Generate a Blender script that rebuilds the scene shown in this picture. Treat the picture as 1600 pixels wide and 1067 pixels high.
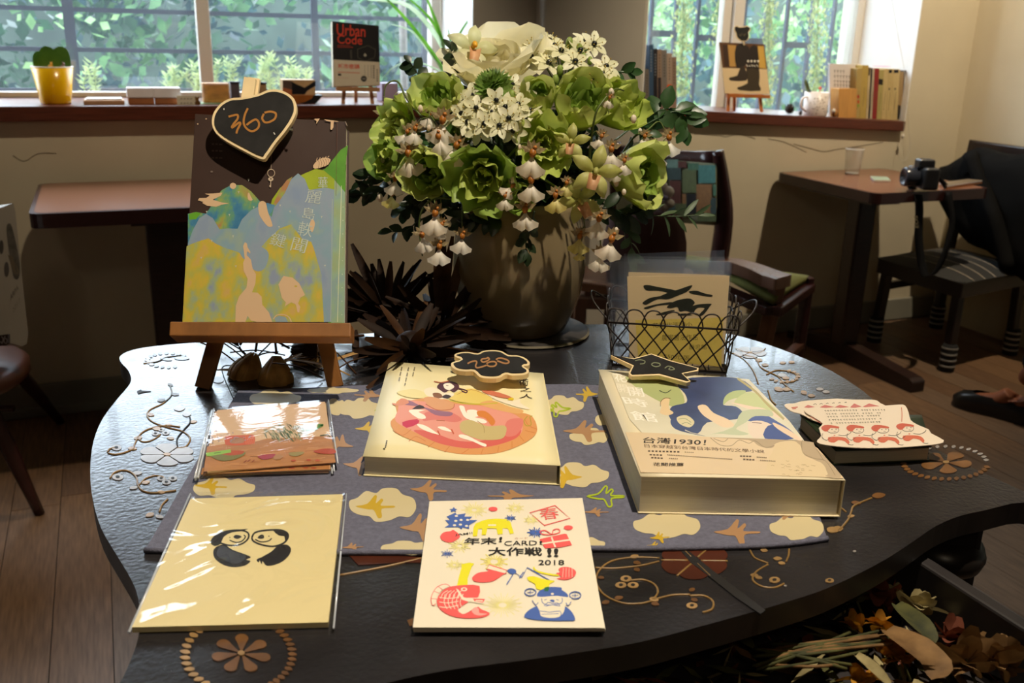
import bpy, bmesh, math, random
from mathutils import Vector, Matrix, Quaternion
random.seed(7)
for _o in list(bpy.data.objects): bpy.data.objects.remove(_o)
S = bpy.context.scene
COL = S.collection
PI = math.pi

# ------------------------------------------------------------------ camera
# room frame: X along the window wall, Y towards it, Z up; camera above (0, 0)
H, T = 1.22, 0.885                  # eye height, height of the display table top
WY = 2.6785 * H                     # inner face of the window wall
FPX, PITCH, ROLL, YAW = 1500.0, math.radians(17.8), math.radians(1.45), math.radians(22.93)
_c, _s = math.cos(ROLL), math.sin(ROLL)
_rot = Matrix.Rotation(-YAW, 3, 'Z')
_fw = _rot @ Vector((0, math.cos(PITCH), -math.sin(PITCH)))
_up0 = _rot @ Vector((0, math.sin(PITCH), math.cos(PITCH)))
_rt0 = _rot @ Vector((1, 0, 0))
RT, UP = _rt0 * _c + _up0 * _s, -_rt0 * _s + _up0 * _c
CAM = Vector((0, 0, H))
cd = bpy.data.cameras.new('camera'); cam = bpy.data.objects.new('camera', cd); COL.objects.link(cam)
cam.matrix_world = Matrix(((RT.x, UP.x, -_fw.x, 0), (RT.y, UP.y, -_fw.y, 0), (RT.z, UP.z, -_fw.z, H), (0, 0, 0, 1)))
cd.sensor_fit = 'HORIZONTAL'; cd.sensor_width = 22.3; cd.lens = FPX / 1600 * 22.3
cd.clip_start = 0.02; cd.clip_end = 100
cd.dof.use_dof = True; cd.dof.focus_distance = 0.86; cd.dof.aperture_fstop = 8.5
S.camera = cam

# ------------------------------------------------------------------ world, lights, exposure
wd = bpy.data.worlds.new('overcast_sky'); S.world = wd; wd.use_nodes = True
bgn = wd.node_tree.nodes['Background']
bgn.inputs['Color'].default_value = (0.74, 0.87, 1.0, 1); bgn.inputs['Strength'].default_value = 14.5

def lamp(name, kind, loc, energy, color, target=None, **kw):
    d = bpy.data.lights.new(name, kind); d.energy = energy; d.color = color
    for k, v in kw.items(): setattr(d, k, v)
    o = bpy.data.objects.new(name, d); COL.objects.link(o); o.location = loc
    if target is not None:
        o.rotation_euler = (Vector(target) - Vector(loc)).to_track_quat('-Z', 'Y').to_euler()
    return o

WARM = (1.0, 0.82, 0.58)
def camf(x, y, z):                   # camera-heading frame (x right, y ahead) -> room
    v = _rot @ Vector((x, y, 0)); return Vector((v.x, v.y, z))
lamp('table_spot_light', 'SPOT', camf(0.30, 0.50, 2.50), 118, (1.0, 0.87, 0.68), camf(0.04, 0.96, T + .1), spot_size=math.radians(54), spot_blend=0.22, shadow_soft_size=0.022)
lamp('wall_spot_light', 'SPOT', (0.45, WY - 1.0, 2.64), 62, WARM, (0.3, WY, 0.75), spot_size=math.radians(75), spot_blend=0.6, shadow_soft_size=0.03)
lamp('corner_spot_light', 'SPOT', (2.75, WY - 1.05, 2.64), 150, WARM, (2.85, WY, 0.95), spot_size=math.radians(88), spot_blend=0.7, shadow_soft_size=0.03)
lamp('room_light', 'POINT', (-0.6, -1.2, 2.4), 10, WARM, shadow_soft_size=0.15)
# sampling portals in the two window openings (they only guide rays to the sky)
for nm, x0, x1 in (('window_portal', -1.60, 1.20), ('window_portal', 1.90, 3.18)):
    p = lamp(nm, 'AREA', ((x0 + x1) / 2, WY + 0.42, 1.55), 1, (1, 1, 1), ((x0 + x1) / 2, 0, 1.55), shape='RECTANGLE', size=x1 - x0, size_y=1.2)
    p.data.cycles.is_portal = True
vs = S.view_settings
vs.view_transform = 'Standard'; vs.look = 'None'; vs.gamma = 1; vs.use_curve_mapping = False; vs.exposure = 0.0
S.cycles.max_bounces = 8; S.cycles.transparent_max_bounces = 24; S.cycles.caustics_reflective = False; S.cycles.caustics_refractive = False
S.cycles.sample_clamp_indirect = 6.0; S.cycles.use_denoising = True

# ------------------------------------------------------------------ rays from the photograph to real surfaces
def ray(px, py):
    return _fw + RT * ((px - 800) / FPX) - UP * ((py - 533.5) / FPX)
def at(px, py, z):                   # on the level plane at height z
    d = ray(px, py); return CAM + d * ((z - H) / d.z)
def on(px, py, p, n):                # on the plane through p with normal n
    d = ray(px, py); return CAM + d * ((Vector(p) - CAM).dot(n) / d.dot(n))
def onY(px, py, y): return on(px, py, (0, y, 0), Vector((0, 1, 0)))
def onX(px, py, x): return on(px, py, (x, 0, 0), Vector((1, 0, 0)))
def dep(px, py, w): return CAM + ray(px, py) * w     # at depth w along the view axis

# ------------------------------------------------------------------ materials
MATS = {}
def hexc(h):
    h = h.lstrip('#'); r = [int(h[i:i+2], 16) / 255 for i in (0, 2, 4)]
    return tuple(((c + 0.055) / 1.055) ** 2.4 if c > 0.04045 else c / 12.92 for c in r) + (1,)
def mat(name, col, rough=0.6, metal=0.0, var=0.0, scale=30, bump=0.0, bscale=80, spec=0.5, trans=0.0, stretch=None, coat=0.0, alpha=None):
    if name in MATS: return MATS[name]
    m = bpy.data.materials.new(name); m.use_nodes = True; MATS[name] = m
    nt = m.node_tree; b = nt.nodes['Principled BSDF']
    c = hexc(col) if isinstance(col, str) else tuple(col) + (1,)
    b.inputs['Base Color'].default_value = c; b.inputs['Roughness'].default_value = rough
    b.inputs['Metallic'].default_value = metal; b.inputs['Specular IOR Level'].default_value = spec
    b.inputs['Transmission Weight'].default_value = trans; b.inputs['Coat Weight'].default_value = coat
    tc = None
    if var or bump:
        tc = nt.nodes.new('ShaderNodeTexCoord'); mp = nt.nodes.new('ShaderNodeMapping')
        nt.links.new(tc.outputs['Object'], mp.inputs['Vector'])
        if stretch: mp.inputs['Scale'].default_value = stretch
    if var:
        n = nt.nodes.new('ShaderNodeTexNoise'); n.inputs['Scale'].default_value = scale; n.inputs['Detail'].default_value = 5
        nt.links.new(mp.outputs['Vector'], n.inputs['Vector'])
        r = nt.nodes.new('ShaderNodeValToRGB'); r.color_ramp.elements[0].position = 0.3; r.color_ramp.elements[1].position = 0.7
        r.color_ramp.elements[0].color = tuple(x * (1 - var) for x in c[:3]) + (1,)
        r.color_ramp.elements[1].color = tuple(min(1, x * (1 + var)) for x in c[:3]) + (1,)
        nt.links.new(n.outputs['Fac'], r.inputs['Fac']); nt.links.new(r.outputs['Color'], b.inputs['Base Color'])
    if bump:
        n = nt.nodes.new('ShaderNodeTexNoise'); n.inputs['Scale'].default_value = bscale; n.inputs['Detail'].default_value = 4
        nt.links.new(mp.outputs['Vector'], n.inputs['Vector'])
        bp = nt.nodes.new('ShaderNodeBump'); bp.inputs['Strength'].default_value = bump; bp.inputs['Distance'].default_value = 0.01
        nt.links.new(n.outputs['Fac'], bp.inputs['Height']); nt.links.new(bp.outputs['Normal'], b.inputs['Normal'])
    return m
def leafmat(name, col, var=0.2, thru=0.35, scale=40, rough=0.5, col2=None):   # thin petals and leaves that let light through
    if name in MATS: return MATS[name]
    m = mat(name, col, rough, var=var, scale=scale); nt = m.node_tree
    b = nt.nodes['Principled BSDF']; out = nt.nodes['Material Output']
    ramp = [n for n in nt.nodes if n.type == 'VALTORGB'][0]
    if col2: ramp.color_ramp.elements[1].color = hexc(col2); ramp.color_ramp.elements[0].color = hexc(col)
    t = nt.nodes.new('ShaderNodeBsdfTranslucent'); nt.links.new(ramp.outputs['Color'], t.inputs['Color'])
    mx = nt.nodes.new('ShaderNodeMixShader'); mx.inputs['Fac'].default_value = thru
    nt.links.new(b.outputs[0], mx.inputs[1]); nt.links.new(t.outputs[0], mx.inputs[2]); nt.links.new(mx.outputs[0], out.inputs['Surface'])
    return m
def clearfilm(name, haze=0.05, rough=0.08, bump=0.0, bscale=40, tint=(1, 1, 1), refl=1.0, stretch=(1, 1, 1)):   # thin clear film or pane: see-through, glossy by angle
    if name in MATS: return MATS[name]
    m = bpy.data.materials.new(name); m.use_nodes = True; MATS[name] = m; nt = m.node_tree
    nt.nodes.remove(nt.nodes['Principled BSDF']); out = nt.nodes['Material Output']
    tr = nt.nodes.new('ShaderNodeBsdfTransparent'); tr.inputs['Color'].default_value = tint + (1,)
    gl = nt.nodes.new('ShaderNodeBsdfGlossy'); gl.inputs['Roughness'].default_value = rough
    df = nt.nodes.new('ShaderNodeBsdfTranslucent'); df.inputs['Color'].default_value = (0.8, 0.87, 1, 1)
    fr = nt.nodes.new('ShaderNodeLayerWeight'); pw = nt.nodes.new('ShaderNodeMath'); pw.operation = 'POWER'; pw.inputs[1].default_value = 5.0   # same from both faces
    ad = nt.nodes.new('ShaderNodeMath'); ad.operation = 'MULTIPLY_ADD'; ad.inputs[1].default_value = 0.92; ad.inputs[2].default_value = 0.05
    nt.links.new(fr.outputs['Facing'], pw.inputs[0]); nt.links.new(pw.outputs[0], ad.inputs[0])
    mul = nt.nodes.new('ShaderNodeMath'); mul.operation = 'MULTIPLY'; mul.inputs[1].default_value = refl; mul.use_clamp = True
    m1 = nt.nodes.new('ShaderNodeMixShader'); m1.inputs['Fac'].default_value = haze
    m2 = nt.nodes.new('ShaderNodeMixShader')
    nt.links.new(tr.outputs[0], m1.inputs[1]); nt.links.new(df.outputs[0], m1.inputs[2])
    nt.links.new(ad.outputs[0], mul.inputs[0]); nt.links.new(mul.outputs[0], m2.inputs['Fac'])
    nt.links.new(m1.outputs[0], m2.inputs[1]); nt.links.new(gl.outputs[0], m2.inputs[2]); nt.links.new(m2.outputs[0], out.inputs['Surface'])
    if bump:
        tc = nt.nodes.new('ShaderNodeTexCoord'); mp = nt.nodes.new('ShaderNodeMapping'); mp.inputs['Scale'].default_value = stretch
        nt.links.new(tc.outputs['Object'], mp.inputs['Vector'])
        n = nt.nodes.new('ShaderNodeTexNoise'); n.inputs['Scale'].default_value = bscale; n.inputs['Detail'].default_value = 2
        n.inputs['Distortion'].default_value = 1.2
        nt.links.new(mp.outputs['Vector'], n.inputs['Vector'])
        bp = nt.nodes.new('ShaderNodeBump'); bp.inputs['Strength'].default_value = bump; bp.inputs['Distance'].default_value = 0.01
        nt.links.new(n.outputs['Fac'], bp.inputs['Height'])
        nt.links.new(bp.outputs['Normal'], gl.inputs['Normal']); nt.links.new(bp.outputs['Normal'], fr.inputs['Normal'])
    return m
def ink(col, rough=0.55): return mat('ink_' + col.lstrip('#'), col, rough, spec=0.3)

# ------------------------------------------------------------------ objects
BASE = {}
def prop(o, label=None, cat=None, group=None, kind=None):
    if label: o['label'] = label
    if cat: o['category'] = cat
    if group: o['group'] = group
    if kind: o['kind'] = kind
    return o
def thing(name, label, cat, loc=(0, 0, 0), group=None, kind=None):
    o = bpy.data.objects.new(name, None); COL.objects.link(o); o.location = loc; o.empty_display_size = 0.05
    BASE[o] = Vector(loc); return prop(o, label, cat, group, kind)
def base_of(o): return BASE.get(o, Vector((0, 0, 0)))
def copy_tree(o, parent=None):
    c = o.copy(); COL.objects.link(c)
    if parent is not None: c.parent = parent
    for ch in list(o.children): copy_tree(ch, c)
    return c
def place(o, loc, rot=None, sc=None):
    o.location = loc
    if rot is not None: o.rotation_mode = 'QUATERNION'; o.rotation_quaternion = rot
    if sc is not None: o.scale = (sc, sc, sc)
    return o

class MB:
    def __init__(self): self.v, self.f, self.mi, self.sm, self.ms = [], [], [], [], []
    def slot(self, m):
        if m not in self.ms: self.ms.append(m)
        return self.ms.index(m)
    def add(self, vs, fs, m=None, smooth=False):
        b = len(self.v); self.v += [Vector(p) for p in vs]; k = self.slot(m) if m else 0
        for f in fs: self.f.append([b + i for i in f]); self.mi.append(k); self.sm.append(smooth)
        return self
    def box(self, a, b, m=None):
        x0, y0, z0 = a; x1, y1, z1 = b
        return self.add([(x0,y0,z0),(x1,y0,z0),(x1,y1,z0),(x0,y1,z0),(x0,y0,z1),(x1,y0,z1),(x1,y1,z1),(x0,y1,z1)],
                        [(0,3,2,1),(4,5,6,7),(0,1,5,4),(1,2,6,5),(2,3,7,6),(3,0,4,7)], m)
    def obox(self, c, ax, ay, az, m=None):
        c, ax, ay, az = Vector(c), Vector(ax), Vector(ay), Vector(az)
        vs = [c + ax*i + ay*j + az*k for k in (-1, 1) for i, j in ((-1,-1),(1,-1),(1,1),(-1,1))]
        return self.add(vs, [(0,3,2,1),(4,5,6,7),(0,1,5,4),(1,2,6,5),(2,3,7,6),(3,0,4,7)], m)
    def beam(self, p, q, wx, wy, side=(1, 0, 0), m=None, taper=1.0):   # square bar from p to q
        p, q = Vector(p), Vector(q); d = (q - p).normalized(); a = Vector(side); a = (a - d * a.dot(d)).normalized(); b = d.cross(a)
        vs = [o + a*wx*i*t/2 + b*wy*j*t/2 for o, t in ((p, 1), (q, taper)) for i, j in ((-1,-1),(1,-1),(1,1),(-1,1))]
        return self.add(vs, [(0,3,2,1),(4,5,6,7),(0,1,5,4),(1,2,6,5),(2,3,7,6),(3,0,4,7)], m)
    def prism(self, poly, ext, m=None, m_side=None, smooth=False):
        n = len(poly); e = Vector(ext); p = [Vector(a) for a in poly]
        nr = Vector((0, 0, 0))
        for i in range(n): nr += p[i].cross(p[(i+1) % n])
        if nr.dot(e) < 0: p.reverse()
        self.add(p + [a + e for a in p], [list(range(n))[::-1], list(range(n, 2*n))], m)
        return self.add(p + [a + e for a in p], [(i, (i+1) % n, n + (i+1) % n, n + i) for i in range(n)], m_side or m, smooth)
    def tube(self, pts, r, n=6, m=None, closed=False, caps=True):
        pts = [Vector(p) for p in pts]; k = len(pts); rr = r if isinstance(r, (list, tuple)) else [r] * k
        ref = None; vs = []
        for i in range(k):
            a, b = (pts[i-1] if (i or closed) else pts[0]), (pts[(i+1) % k] if (i < k-1 or closed) else pts[-1])
            t = (b - a); t = t.normalized() if t.length > 1e-9 else Vector((0, 0, 1))
            if ref is None: ref = t.orthogonal().normalized()
            ref = (ref - t * ref.dot(t)); ref = ref.normalized() if ref.length > 1e-6 else t.orthogonal().normalized()
            bn = t.cross(ref)
            vs += [pts[i] + (ref * math.cos(2*PI*j/n) + bn * math.sin(2*PI*j/n)) * rr[i] for j in range(n)]
        fs = [(i*n + j, i*n + (j+1) % n, ((i+1) % k)*n + (j+1) % n, ((i+1) % k)*n + j) for i in range(k if closed else k-1) for j in range(n)]
        if caps and not closed: fs += [list(range(n))[::-1], [(k-1)*n + j for j in range(n)]]
        return self.add(vs, fs, m, True)
    def lathe(self, c, prof, n=32, m=None, M=None, smooth=True, caps=False):
        c = Vector(c); vs = []
        for r, z in prof:
            for j in range(n):
                p = Vector((r*math.cos(2*PI*j/n), r*math.sin(2*PI*j/n), z)); vs.append(c + (M @ p if M else p))
        fs = [(i*n + j, i*n + (j+1) % n, (i+1)*n + (j+1) % n, (i+1)*n + j) for i in range(len(prof)-1) for j in range(n)]
        if caps: fs += [list(range(n))[::-1], [(len(prof)-1)*n + j for j in range(n)]]
        return self.add(vs, fs, m, smooth)
    def grid(self, g, m=None, smooth=True):
        nu, nv = len(g), len(g[0])
        return self.add([p for row in g for p in row], [(i*nv + j, (i+1)*nv + j, (i+1)*nv + j+1, i*nv + j+1) for i in range(nu-1) for j in range(nv-1)], m, smooth)
    def ball(self, c, r, n=8, m=None, sc=(1, 1, 1)):
        prof = [(max(1e-4, math.sin(PI*i/n)) * r, -math.cos(PI*i/n) * r) for i in range(n+1)]
        return self.lathe(c, prof, n+4, m, Matrix.Diagonal(Vector(sc)))
    def build(self, name, parent=None, m=None, bevel=0, seg=2, solid=0, sub=0):
        me = bpy.data.meshes.new(name); b = base_of(parent) if parent else Vector((0, 0, 0))
        me.from_pydata([p - b for p in self.v], [], self.f)
        for k in (self.ms or ([m] if m else [])): me.materials.append(k)
        if not self.ms and m: pass
        me.polygons.foreach_set('material_index', self.mi); me.polygons.foreach_set('use_smooth', self.sm); me.update()
        o = bpy.data.objects.new(name, me); COL.objects.link(o)
        if parent: o.parent = parent; BASE[o] = b
        if solid: md = o.modifiers.new('solid', 'SOLIDIFY'); md.thickness = solid; md.offset = 0
        if bevel: md = o.modifiers.new('bevel', 'BEVEL'); md.width = bevel; md.segments = seg; md.limit_method = 'ANGLE'; md.harden_normals = False
        if sub: md = o.modifiers.new('sub', 'SUBSURF'); md.levels = sub; md.render_levels = sub
        return o

def sm(pts, k=6, closed=True):       # Catmull-Rom through the points
    n = len(pts); out = []; P = [Vector(p) for p in pts]
    for i in range(n if closed else n-1):
        a, b, c, d = (P[(i-1) % n], P[i], P[(i+1) % n], P[(i+2) % n]) if closed else (P[max(0, i-1)], P[i], P[i+1], P[min(n-1, i+2)])
        for j in range(k):
            t = j / k
            out.append(0.5*((2*b) + (c-a)*t + (2*a-5*b+4*c-d)*t*t + (3*b-a-3*c+d)*t**3))
    if not closed: out.append(P[-1])
    return out
def circ(x, y, rx, ry=None, n=20, a0=0, a1=2*PI):
    ry = rx if ry is None else ry
    return [(x + rx*math.cos(a0 + (a1-a0)*i/n), y + ry*math.sin(a0 + (a1-a0)*i/n)) for i in range(n + (0 if a1-a0 >= 2*PI-1e-6 else 1))]

_TX = {}
def glyphs(s, bold=0.0):
    if (s, bold) in _TX: return _TX[(s, bold)]
    cu = bpy.data.curves.new('lettering', 'FONT'); cu.body = s; cu.offset = bold; cu.resolution_u = 3
    o = bpy.data.objects.new('lettering', cu); COL.objects.link(o)
    ev = o.evaluated_get(bpy.context.evaluated_depsgraph_get()); me = ev.to_mesh()
    vs = [(v.co.x, v.co.y) for v in me.vertices]; fs = [tuple(p.vertices) for p in me.polygons]
    ev.to_mesh_clear(); bpy.data.objects.remove(o); bpy.data.curves.remove(cu)
    xs = [v[0] for v in vs] or [0, 1]; ys = [v[1] for v in vs] or [0, 1]
    x0, y0, w, h = min(xs), min(ys), max(max(xs)-min(xs), 1e-6), max(max(ys)-min(ys), 1e-6)
    _TX[(s, bold)] = ([((x-x0)/w, (y-y0)/h) for x, y in vs], fs); return _TX[(s, bold)]

class Print:                         # flat print lying on a surface: all shapes of one sheet in one thin mesh
    def __init__(self, p, n, lift=0.0001, step=0.000002, fn=None):
        self.p, self.n, self.l, self.step, self.mb, self.fn = Vector(p), Vector(n).normalized(), lift, step, MB(), fn
    def pos(self, q):
        if self.fn: return self.fn(q[0], q[1]) + self.n * self.l
        return on(q[0], q[1], self.p + self.n * self.l, self.n)
    def nxt(self): self.l += self.step
    def poly(self, pts, col, k=0):
        if k: pts = sm([(a[0], a[1], 0) for a in pts], k)
        pv = [self.pos(q) for q in pts]
        nr = Vector((0, 0, 0))
        for i in range(len(pv)): nr += (pv[i]-pv[0]).cross(pv[(i+1) % len(pv)]-pv[0])
        if nr.dot(self.n) < 0: pv.reverse()
        self.mb.add(pv, [list(range(len(pv)))], col if not isinstance(col, str) else ink(col)); self.nxt(); return self
    def stroke(self, pts, w, col, k=4, closed=False):
        if k: pts = sm([(a[0], a[1], 0) for a in pts], k, closed)
        P = [Vector((a[0], a[1])) for a in pts]; n = len(P); L, R = [], []
        for i in range(n):
            a = P[i-1] if (i or closed) else P[0]; b = P[(i+1) % n] if (i < n-1 or closed) else P[-1]
            d = (b-a); d = d.normalized() if d.length > 1e-6 else Vector((1, 0)); q = Vector((-d.y, d.x)) * w/2
            if not isinstance(w, (int, float)): pass
            L.append(self.pos(P[i]+q)); R.append(self.pos(P[i]-q))
        fs = [(i, (i+1) % n, n + (i+1) % n, n + i) for i in range(n if closed else n-1)]
        self.mb.add(L + R, fs, col if not isinstance(col, str) else ink(col)); self.nxt(); return self
    def text(self, s, p0, p1, p2, col, bold=0.0):   # bounding box: lower left, lower right, upper left (photo pixels)
        vs, fs = glyphs(s, bold); p0, p1, p2 = Vector(p0), Vector(p1), Vector(p2)
        self.mb.add([self.pos(p0 + (p1-p0)*x + (p2-p0)*y) for x, y in vs], fs, col if not isinstance(col, str) else ink(col)); self.nxt(); return self
    def build(self, name='print', parent=None): return self.mb.build(name, parent)
# ================================================================== the room
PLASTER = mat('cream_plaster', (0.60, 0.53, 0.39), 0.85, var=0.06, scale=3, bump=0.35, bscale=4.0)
PLAINW = mat('shaded_cream_plaster', (0.46, 0.43, 0.37), 0.85, var=0.05, scale=4, bump=0.15, bscale=6)  # same cream paint; the missing warm lamp light is put into this colour
REVEAL = mat('white_reveal_paint', (0.88, 0.88, 0.87), 0.8, var=0.04, scale=6, bump=0.2, bscale=14)
SILLW = mat('red_brown_sill_wood', (0.105, 0.028, 0.014), 0.32, var=0.35, scale=9, stretch=(1, 14, 20), spec=0.5)
FRAMEW = mat('window_frame_paint', (0.62, 0.58, 0.52), 0.5)
DARKW = mat('dark_red_brown_wood', (0.022, 0.008, 0.006), 0.38, var=0.35, scale=12, stretch=(2, 14, 14))
SKIRT = mat('skirting_paint', (0.26, 0.25, 0.20), 0.7, var=0.08, scale=5)

X1R = onY(740, 60, WY).x; X2L = onY(1012, 20, WY).x; X2R = onY(1434, 60, WY).x; XC = onY(1528, 20, WY).x
SZ = onY(0, 166, WY - 0.03).z                              # sill height, first window
Z2a, Z2b = onY(1080, 172, WY - 0.03).z, onY(1412, 189.5, WY - 0.03).z
x2a, x2b = onY(1080, 172, WY - 0.03).x, onY(1412, 189.5, WY - 0.03).x
def sill2(x): return Z2a + (Z2b - Z2a) * (x - x2a) / (x2b - x2a)
WT, TOPZ = 0.46, 2.15
XL, YB, CZ = -2.4, -2.4, 2.72
w = MB()
w.box((XL, WY, -.1), (X1R, WY + WT, SZ - 0.03), PLASTER)
w.box((XL, WY, TOPZ), (XC + .3, WY + WT, CZ), PLASTER)
w.box((XL, WY, SZ - 0.03), (-1.75, WY + WT, TOPZ), PLASTER)
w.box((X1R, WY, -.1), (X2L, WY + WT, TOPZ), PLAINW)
w.prism([(X2L, WY, -.1), (X2R, WY, -.1), (X2R, WY, sill2(X2R) - .036), (X2L, WY, sill2(X2L) - .036)], (0, WT, 0), PLASTER)
w.box((X2R, WY, -.1), (XC + .3, WY + WT, TOPZ), PLASTER)
wallb = prop(w.build('wall_back'), kind='structure')
# reveals of the two openings, painted white
rv = MB()
rv.box((X1R - 0.004, WY + 0.002, SZ), (X1R, WY + WT, TOPZ), REVEAL); rv.box((X2R - 0.004, WY + 0.002, Z2b - 0.02), (X2R, WY + WT, TOPZ), REVEAL)
rv.box((-1.75, WY + 0.002, SZ), (-1.746, WY + WT, TOPZ), REVEAL); rv.box((X2L, WY + 0.002, Z2b), (X2L + 0.004, WY + WT, TOPZ), REVEAL)
prop(rv.build('trim_1'), kind='structure')
# the pier that stands proud of the wall between the windows
px_ = onY(836, 20, WY).x; py_ = onX(849, 20, px_).y
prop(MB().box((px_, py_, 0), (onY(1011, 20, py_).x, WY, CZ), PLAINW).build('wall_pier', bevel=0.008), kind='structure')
prop(MB().box((XC, YB, -.12), (XC + 0.2, WY, CZ), PLASTER).build('wall_right'), kind='structure')
prop(MB().box((XL - 0.2, YB, -.12), (XL, WY + WT, CZ), mat('unseen_wall_dark', (0.10, 0.06, 0.04), 0.7)).build('wall_left'), kind='structure')  # unseen walls and ceiling: colours kept dark to hold down bounced daylight
prop(MB().box((XL, YB - 0.2, -.12), (XC, YB, CZ), mat('unseen_wall_dark', (0.10, 0.06, 0.04), 0.7)).build('wall_front'), kind='structure')
prop(MB().box((XL - .2, YB - .2, CZ), (XC + .3, WY + WT, CZ + 0.15), mat('ceiling_paint', (0.30, 0.26, 0.21), 0.9)).build('ceiling'), kind='structure')
prop(MB().box((XL, WY - 0.018, 0), (px_, WY, 0.105), SKIRT).box((XL, WY - 0.03, 0), (px_, WY, 0.03), SKIRT).build('baseboard_back', bevel=0.004), kind='structure')
prop(MB().box((px_ + .45, WY - 0.018, 0), (XC, WY, 0.10), SKIRT).build('baseboard_right', bevel=0.004), kind='structure')
# cracks in the plaster are drawn further down as thin flat darker strokes
# floor of separate boards running towards the windows
fl = prop(MB().box((XL, YB, -0.1), (XC, WY, -0.004), mat('subfloor', (0.03, 0.02, 0.015), 0.9)).build('floor'), kind='structure')
PW, FW = 0.118, [mat('floor_wood_%s' % k, c, 0.5, var=0.28, scale=7, stretch=(22, 1.6, 1), bump=0.05, bscale=30, spec=.3) for k, c in
                 (('amber', (0.165, 0.092, 0.048)), ('brown', (0.13, 0.072, 0.040)), ('grey', (0.15, 0.094, 0.058)))]
r_ = random.Random(3); proto = {}
i = 0; x = -1.5
while x < XC - 0.02:
    y = -0.35 - r_.random() * 0.9
    while y < WY - 0.03:
        L = 1.15; k = r_.randrange(3)
        y1 = min(y + L, WY - 0.02); x1 = min(x + PW, XC)
        if y1 > -0.3 and y1 - y > 0.02:
            full = abs(y1 - y - L) < 1e-6 and abs(x1 - x - PW) < 1e-6
            if full and k in proto:
                o = proto[k].copy(); COL.objects.link(o)
            else:
                m_ = MB().box((0, 0, -0.004), (x1 - x - 0.0022, y1 - y - 0.0022, 0.0), FW[k])
                o = m_.build('plank'); o.parent = fl
                if full: proto[k] = o
            o.name = 'plank'; o.location = (x, y, -0.0006 * r_.random())
        y += L
    x += PW

# ---- windows
GLASS = clearfilm('dusty_window_glass', haze=0.018, rough=0.03, refl=0.8)
FY = WY + 0.335
W1 = prop(thing('window_1', None, None), kind='structure')
b = MB(); b.box((-1.8, WY - 0.03, SZ - 0.0455), (X1R + 0.02, FY + 0.05, SZ), SILLW); b.build('sill', W1, bevel=0.004)
f = MB()
xm0, xm1 = onY(305, 0, FY).x, onY(326, 0, FY).x
f.box((xm0, FY, SZ), (xm1, FY + 0.05, TOPZ), FRAMEW)
f.box((onY(675, 40, FY).x, FY, SZ), (X1R, FY + 0.06, TOPZ), FRAMEW)
f.box((-1.75, FY, SZ), (-1.69, FY + 0.06, TOPZ), FRAMEW)
f.box((-1.75, FY + 0.005, SZ), (X1R, FY + 0.05, SZ + 0.018), FRAMEW); f.box((-1.75, FY, TOPZ - 0.06), (X1R, FY + 0.06, TOPZ), FRAMEW)
f.build('window_frame', W1, bevel=0.003)
for a, c in ((-1.69, xm0), (xm1, onY(675, 40, FY).x)): MB().box((a, FY + 0.02, SZ + 0.018), (c, FY + 0.025, TOPZ - 0.06), GLASS).build('pane', W1)
W2 = prop(thing('window_2', None, None), kind='structure')
b = MB(); xe = onY(1415, 195, WY - 0.03).x
za, zb = sill2(X2L - .02), sill2(xe); y0, y1 = WY - 0.03, FY + 0.05
vs_ = [(X2L - .02, y0, za - .043), (xe, y0, zb - .043), (xe, y1, zb - .043), (X2L - .02, y1, za - .043), (X2L - .02, y0, za), (xe, y0, zb), (xe, y1, zb), (X2L - .02, y1, za)]
b.add(vs_, [(0,3,2,1),(4,5,6,7),(0,1,5,4),(1,2,6,5),(2,3,7,6),(3,0,4,7)], SILLW); b.build('sill', W2, bevel=0.004)
f = MB(); zl = Z2b - 0.02
xa, xb, xc = onY(1137, 0, FY).x, onY(1150, 0, FY).x, onY(1166, 0, FY).x; xr = onY(1340, 20, FY).x
f.box((xa, FY + 0.02, zl), (xb, FY + 0.06, TOPZ), FRAMEW); f.box((xb, FY, zl), (xc, FY + 0.045, TOPZ), FRAMEW)
f.box((xr, FY, zl), (X2R, FY + 0.06, TOPZ), FRAMEW); f.box((X2L, FY, zl), (X2L + 0.04, FY + 0.06, TOPZ), FRAMEW)
f.box((X2L, FY, TOPZ - 0.06), (X2R, FY + 0.06, TOPZ), FRAMEW)
f.build('window_frame', W2, bevel=0.003)
for a, c, y in ((X2L + .04, xa, FY + .035), (xc, xr, FY + .02)): MB().box((a, y, zl), (c, y + 0.005, TOPZ - 0.06), GLASS).build('pane', W2)

# ---- security grilles outside
IRON = mat('painted_iron', (0.035, 0.045, 0.075), 0.5)
GY = WY + 0.62
g = thing('window_grille', 'dark iron grille of crossed bars outside the window with the yellow pot', 'window grille', (-0.3, GY, SZ), None)
for ya, yb in ((16, 27), (78, 84), (142, 141)):
    p, q = onY(0, ya, GY), onY(670, yb, GY); z = (p.z + q.z) / 2
    MB().box((-1.9, GY - 0.006, z - 0.008), (1.55, GY + 0.006, z + 0.008), IRON).build('bar', g)
for xp, wd_ in ((112, 0.036), (492, 0.026), (664, 0.03), (-170, 0.03)):
    xx = onY(xp, 70, GY).x; MB().box((xx - wd_/2, GY - 0.014, 0.3), (xx + wd_/2, GY - 0.002, 2.4), IRON).build('post', g)
g = thing('window_grille', 'dark iron bar fence behind the hanging plants outside the window with the bear sign', 'window grille', (2.6, GY, SZ))
for xp in (1014, 1052, 1086, 1122, 1158, 1192, 1224, 1262, 1296, 1332):
    xx = onY(xp, 80, GY).x; MB().box((xx - .008, GY - .008, 0.3), (xx + .008, GY + .008, 2.4), IRON).build('bar', g)
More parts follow.
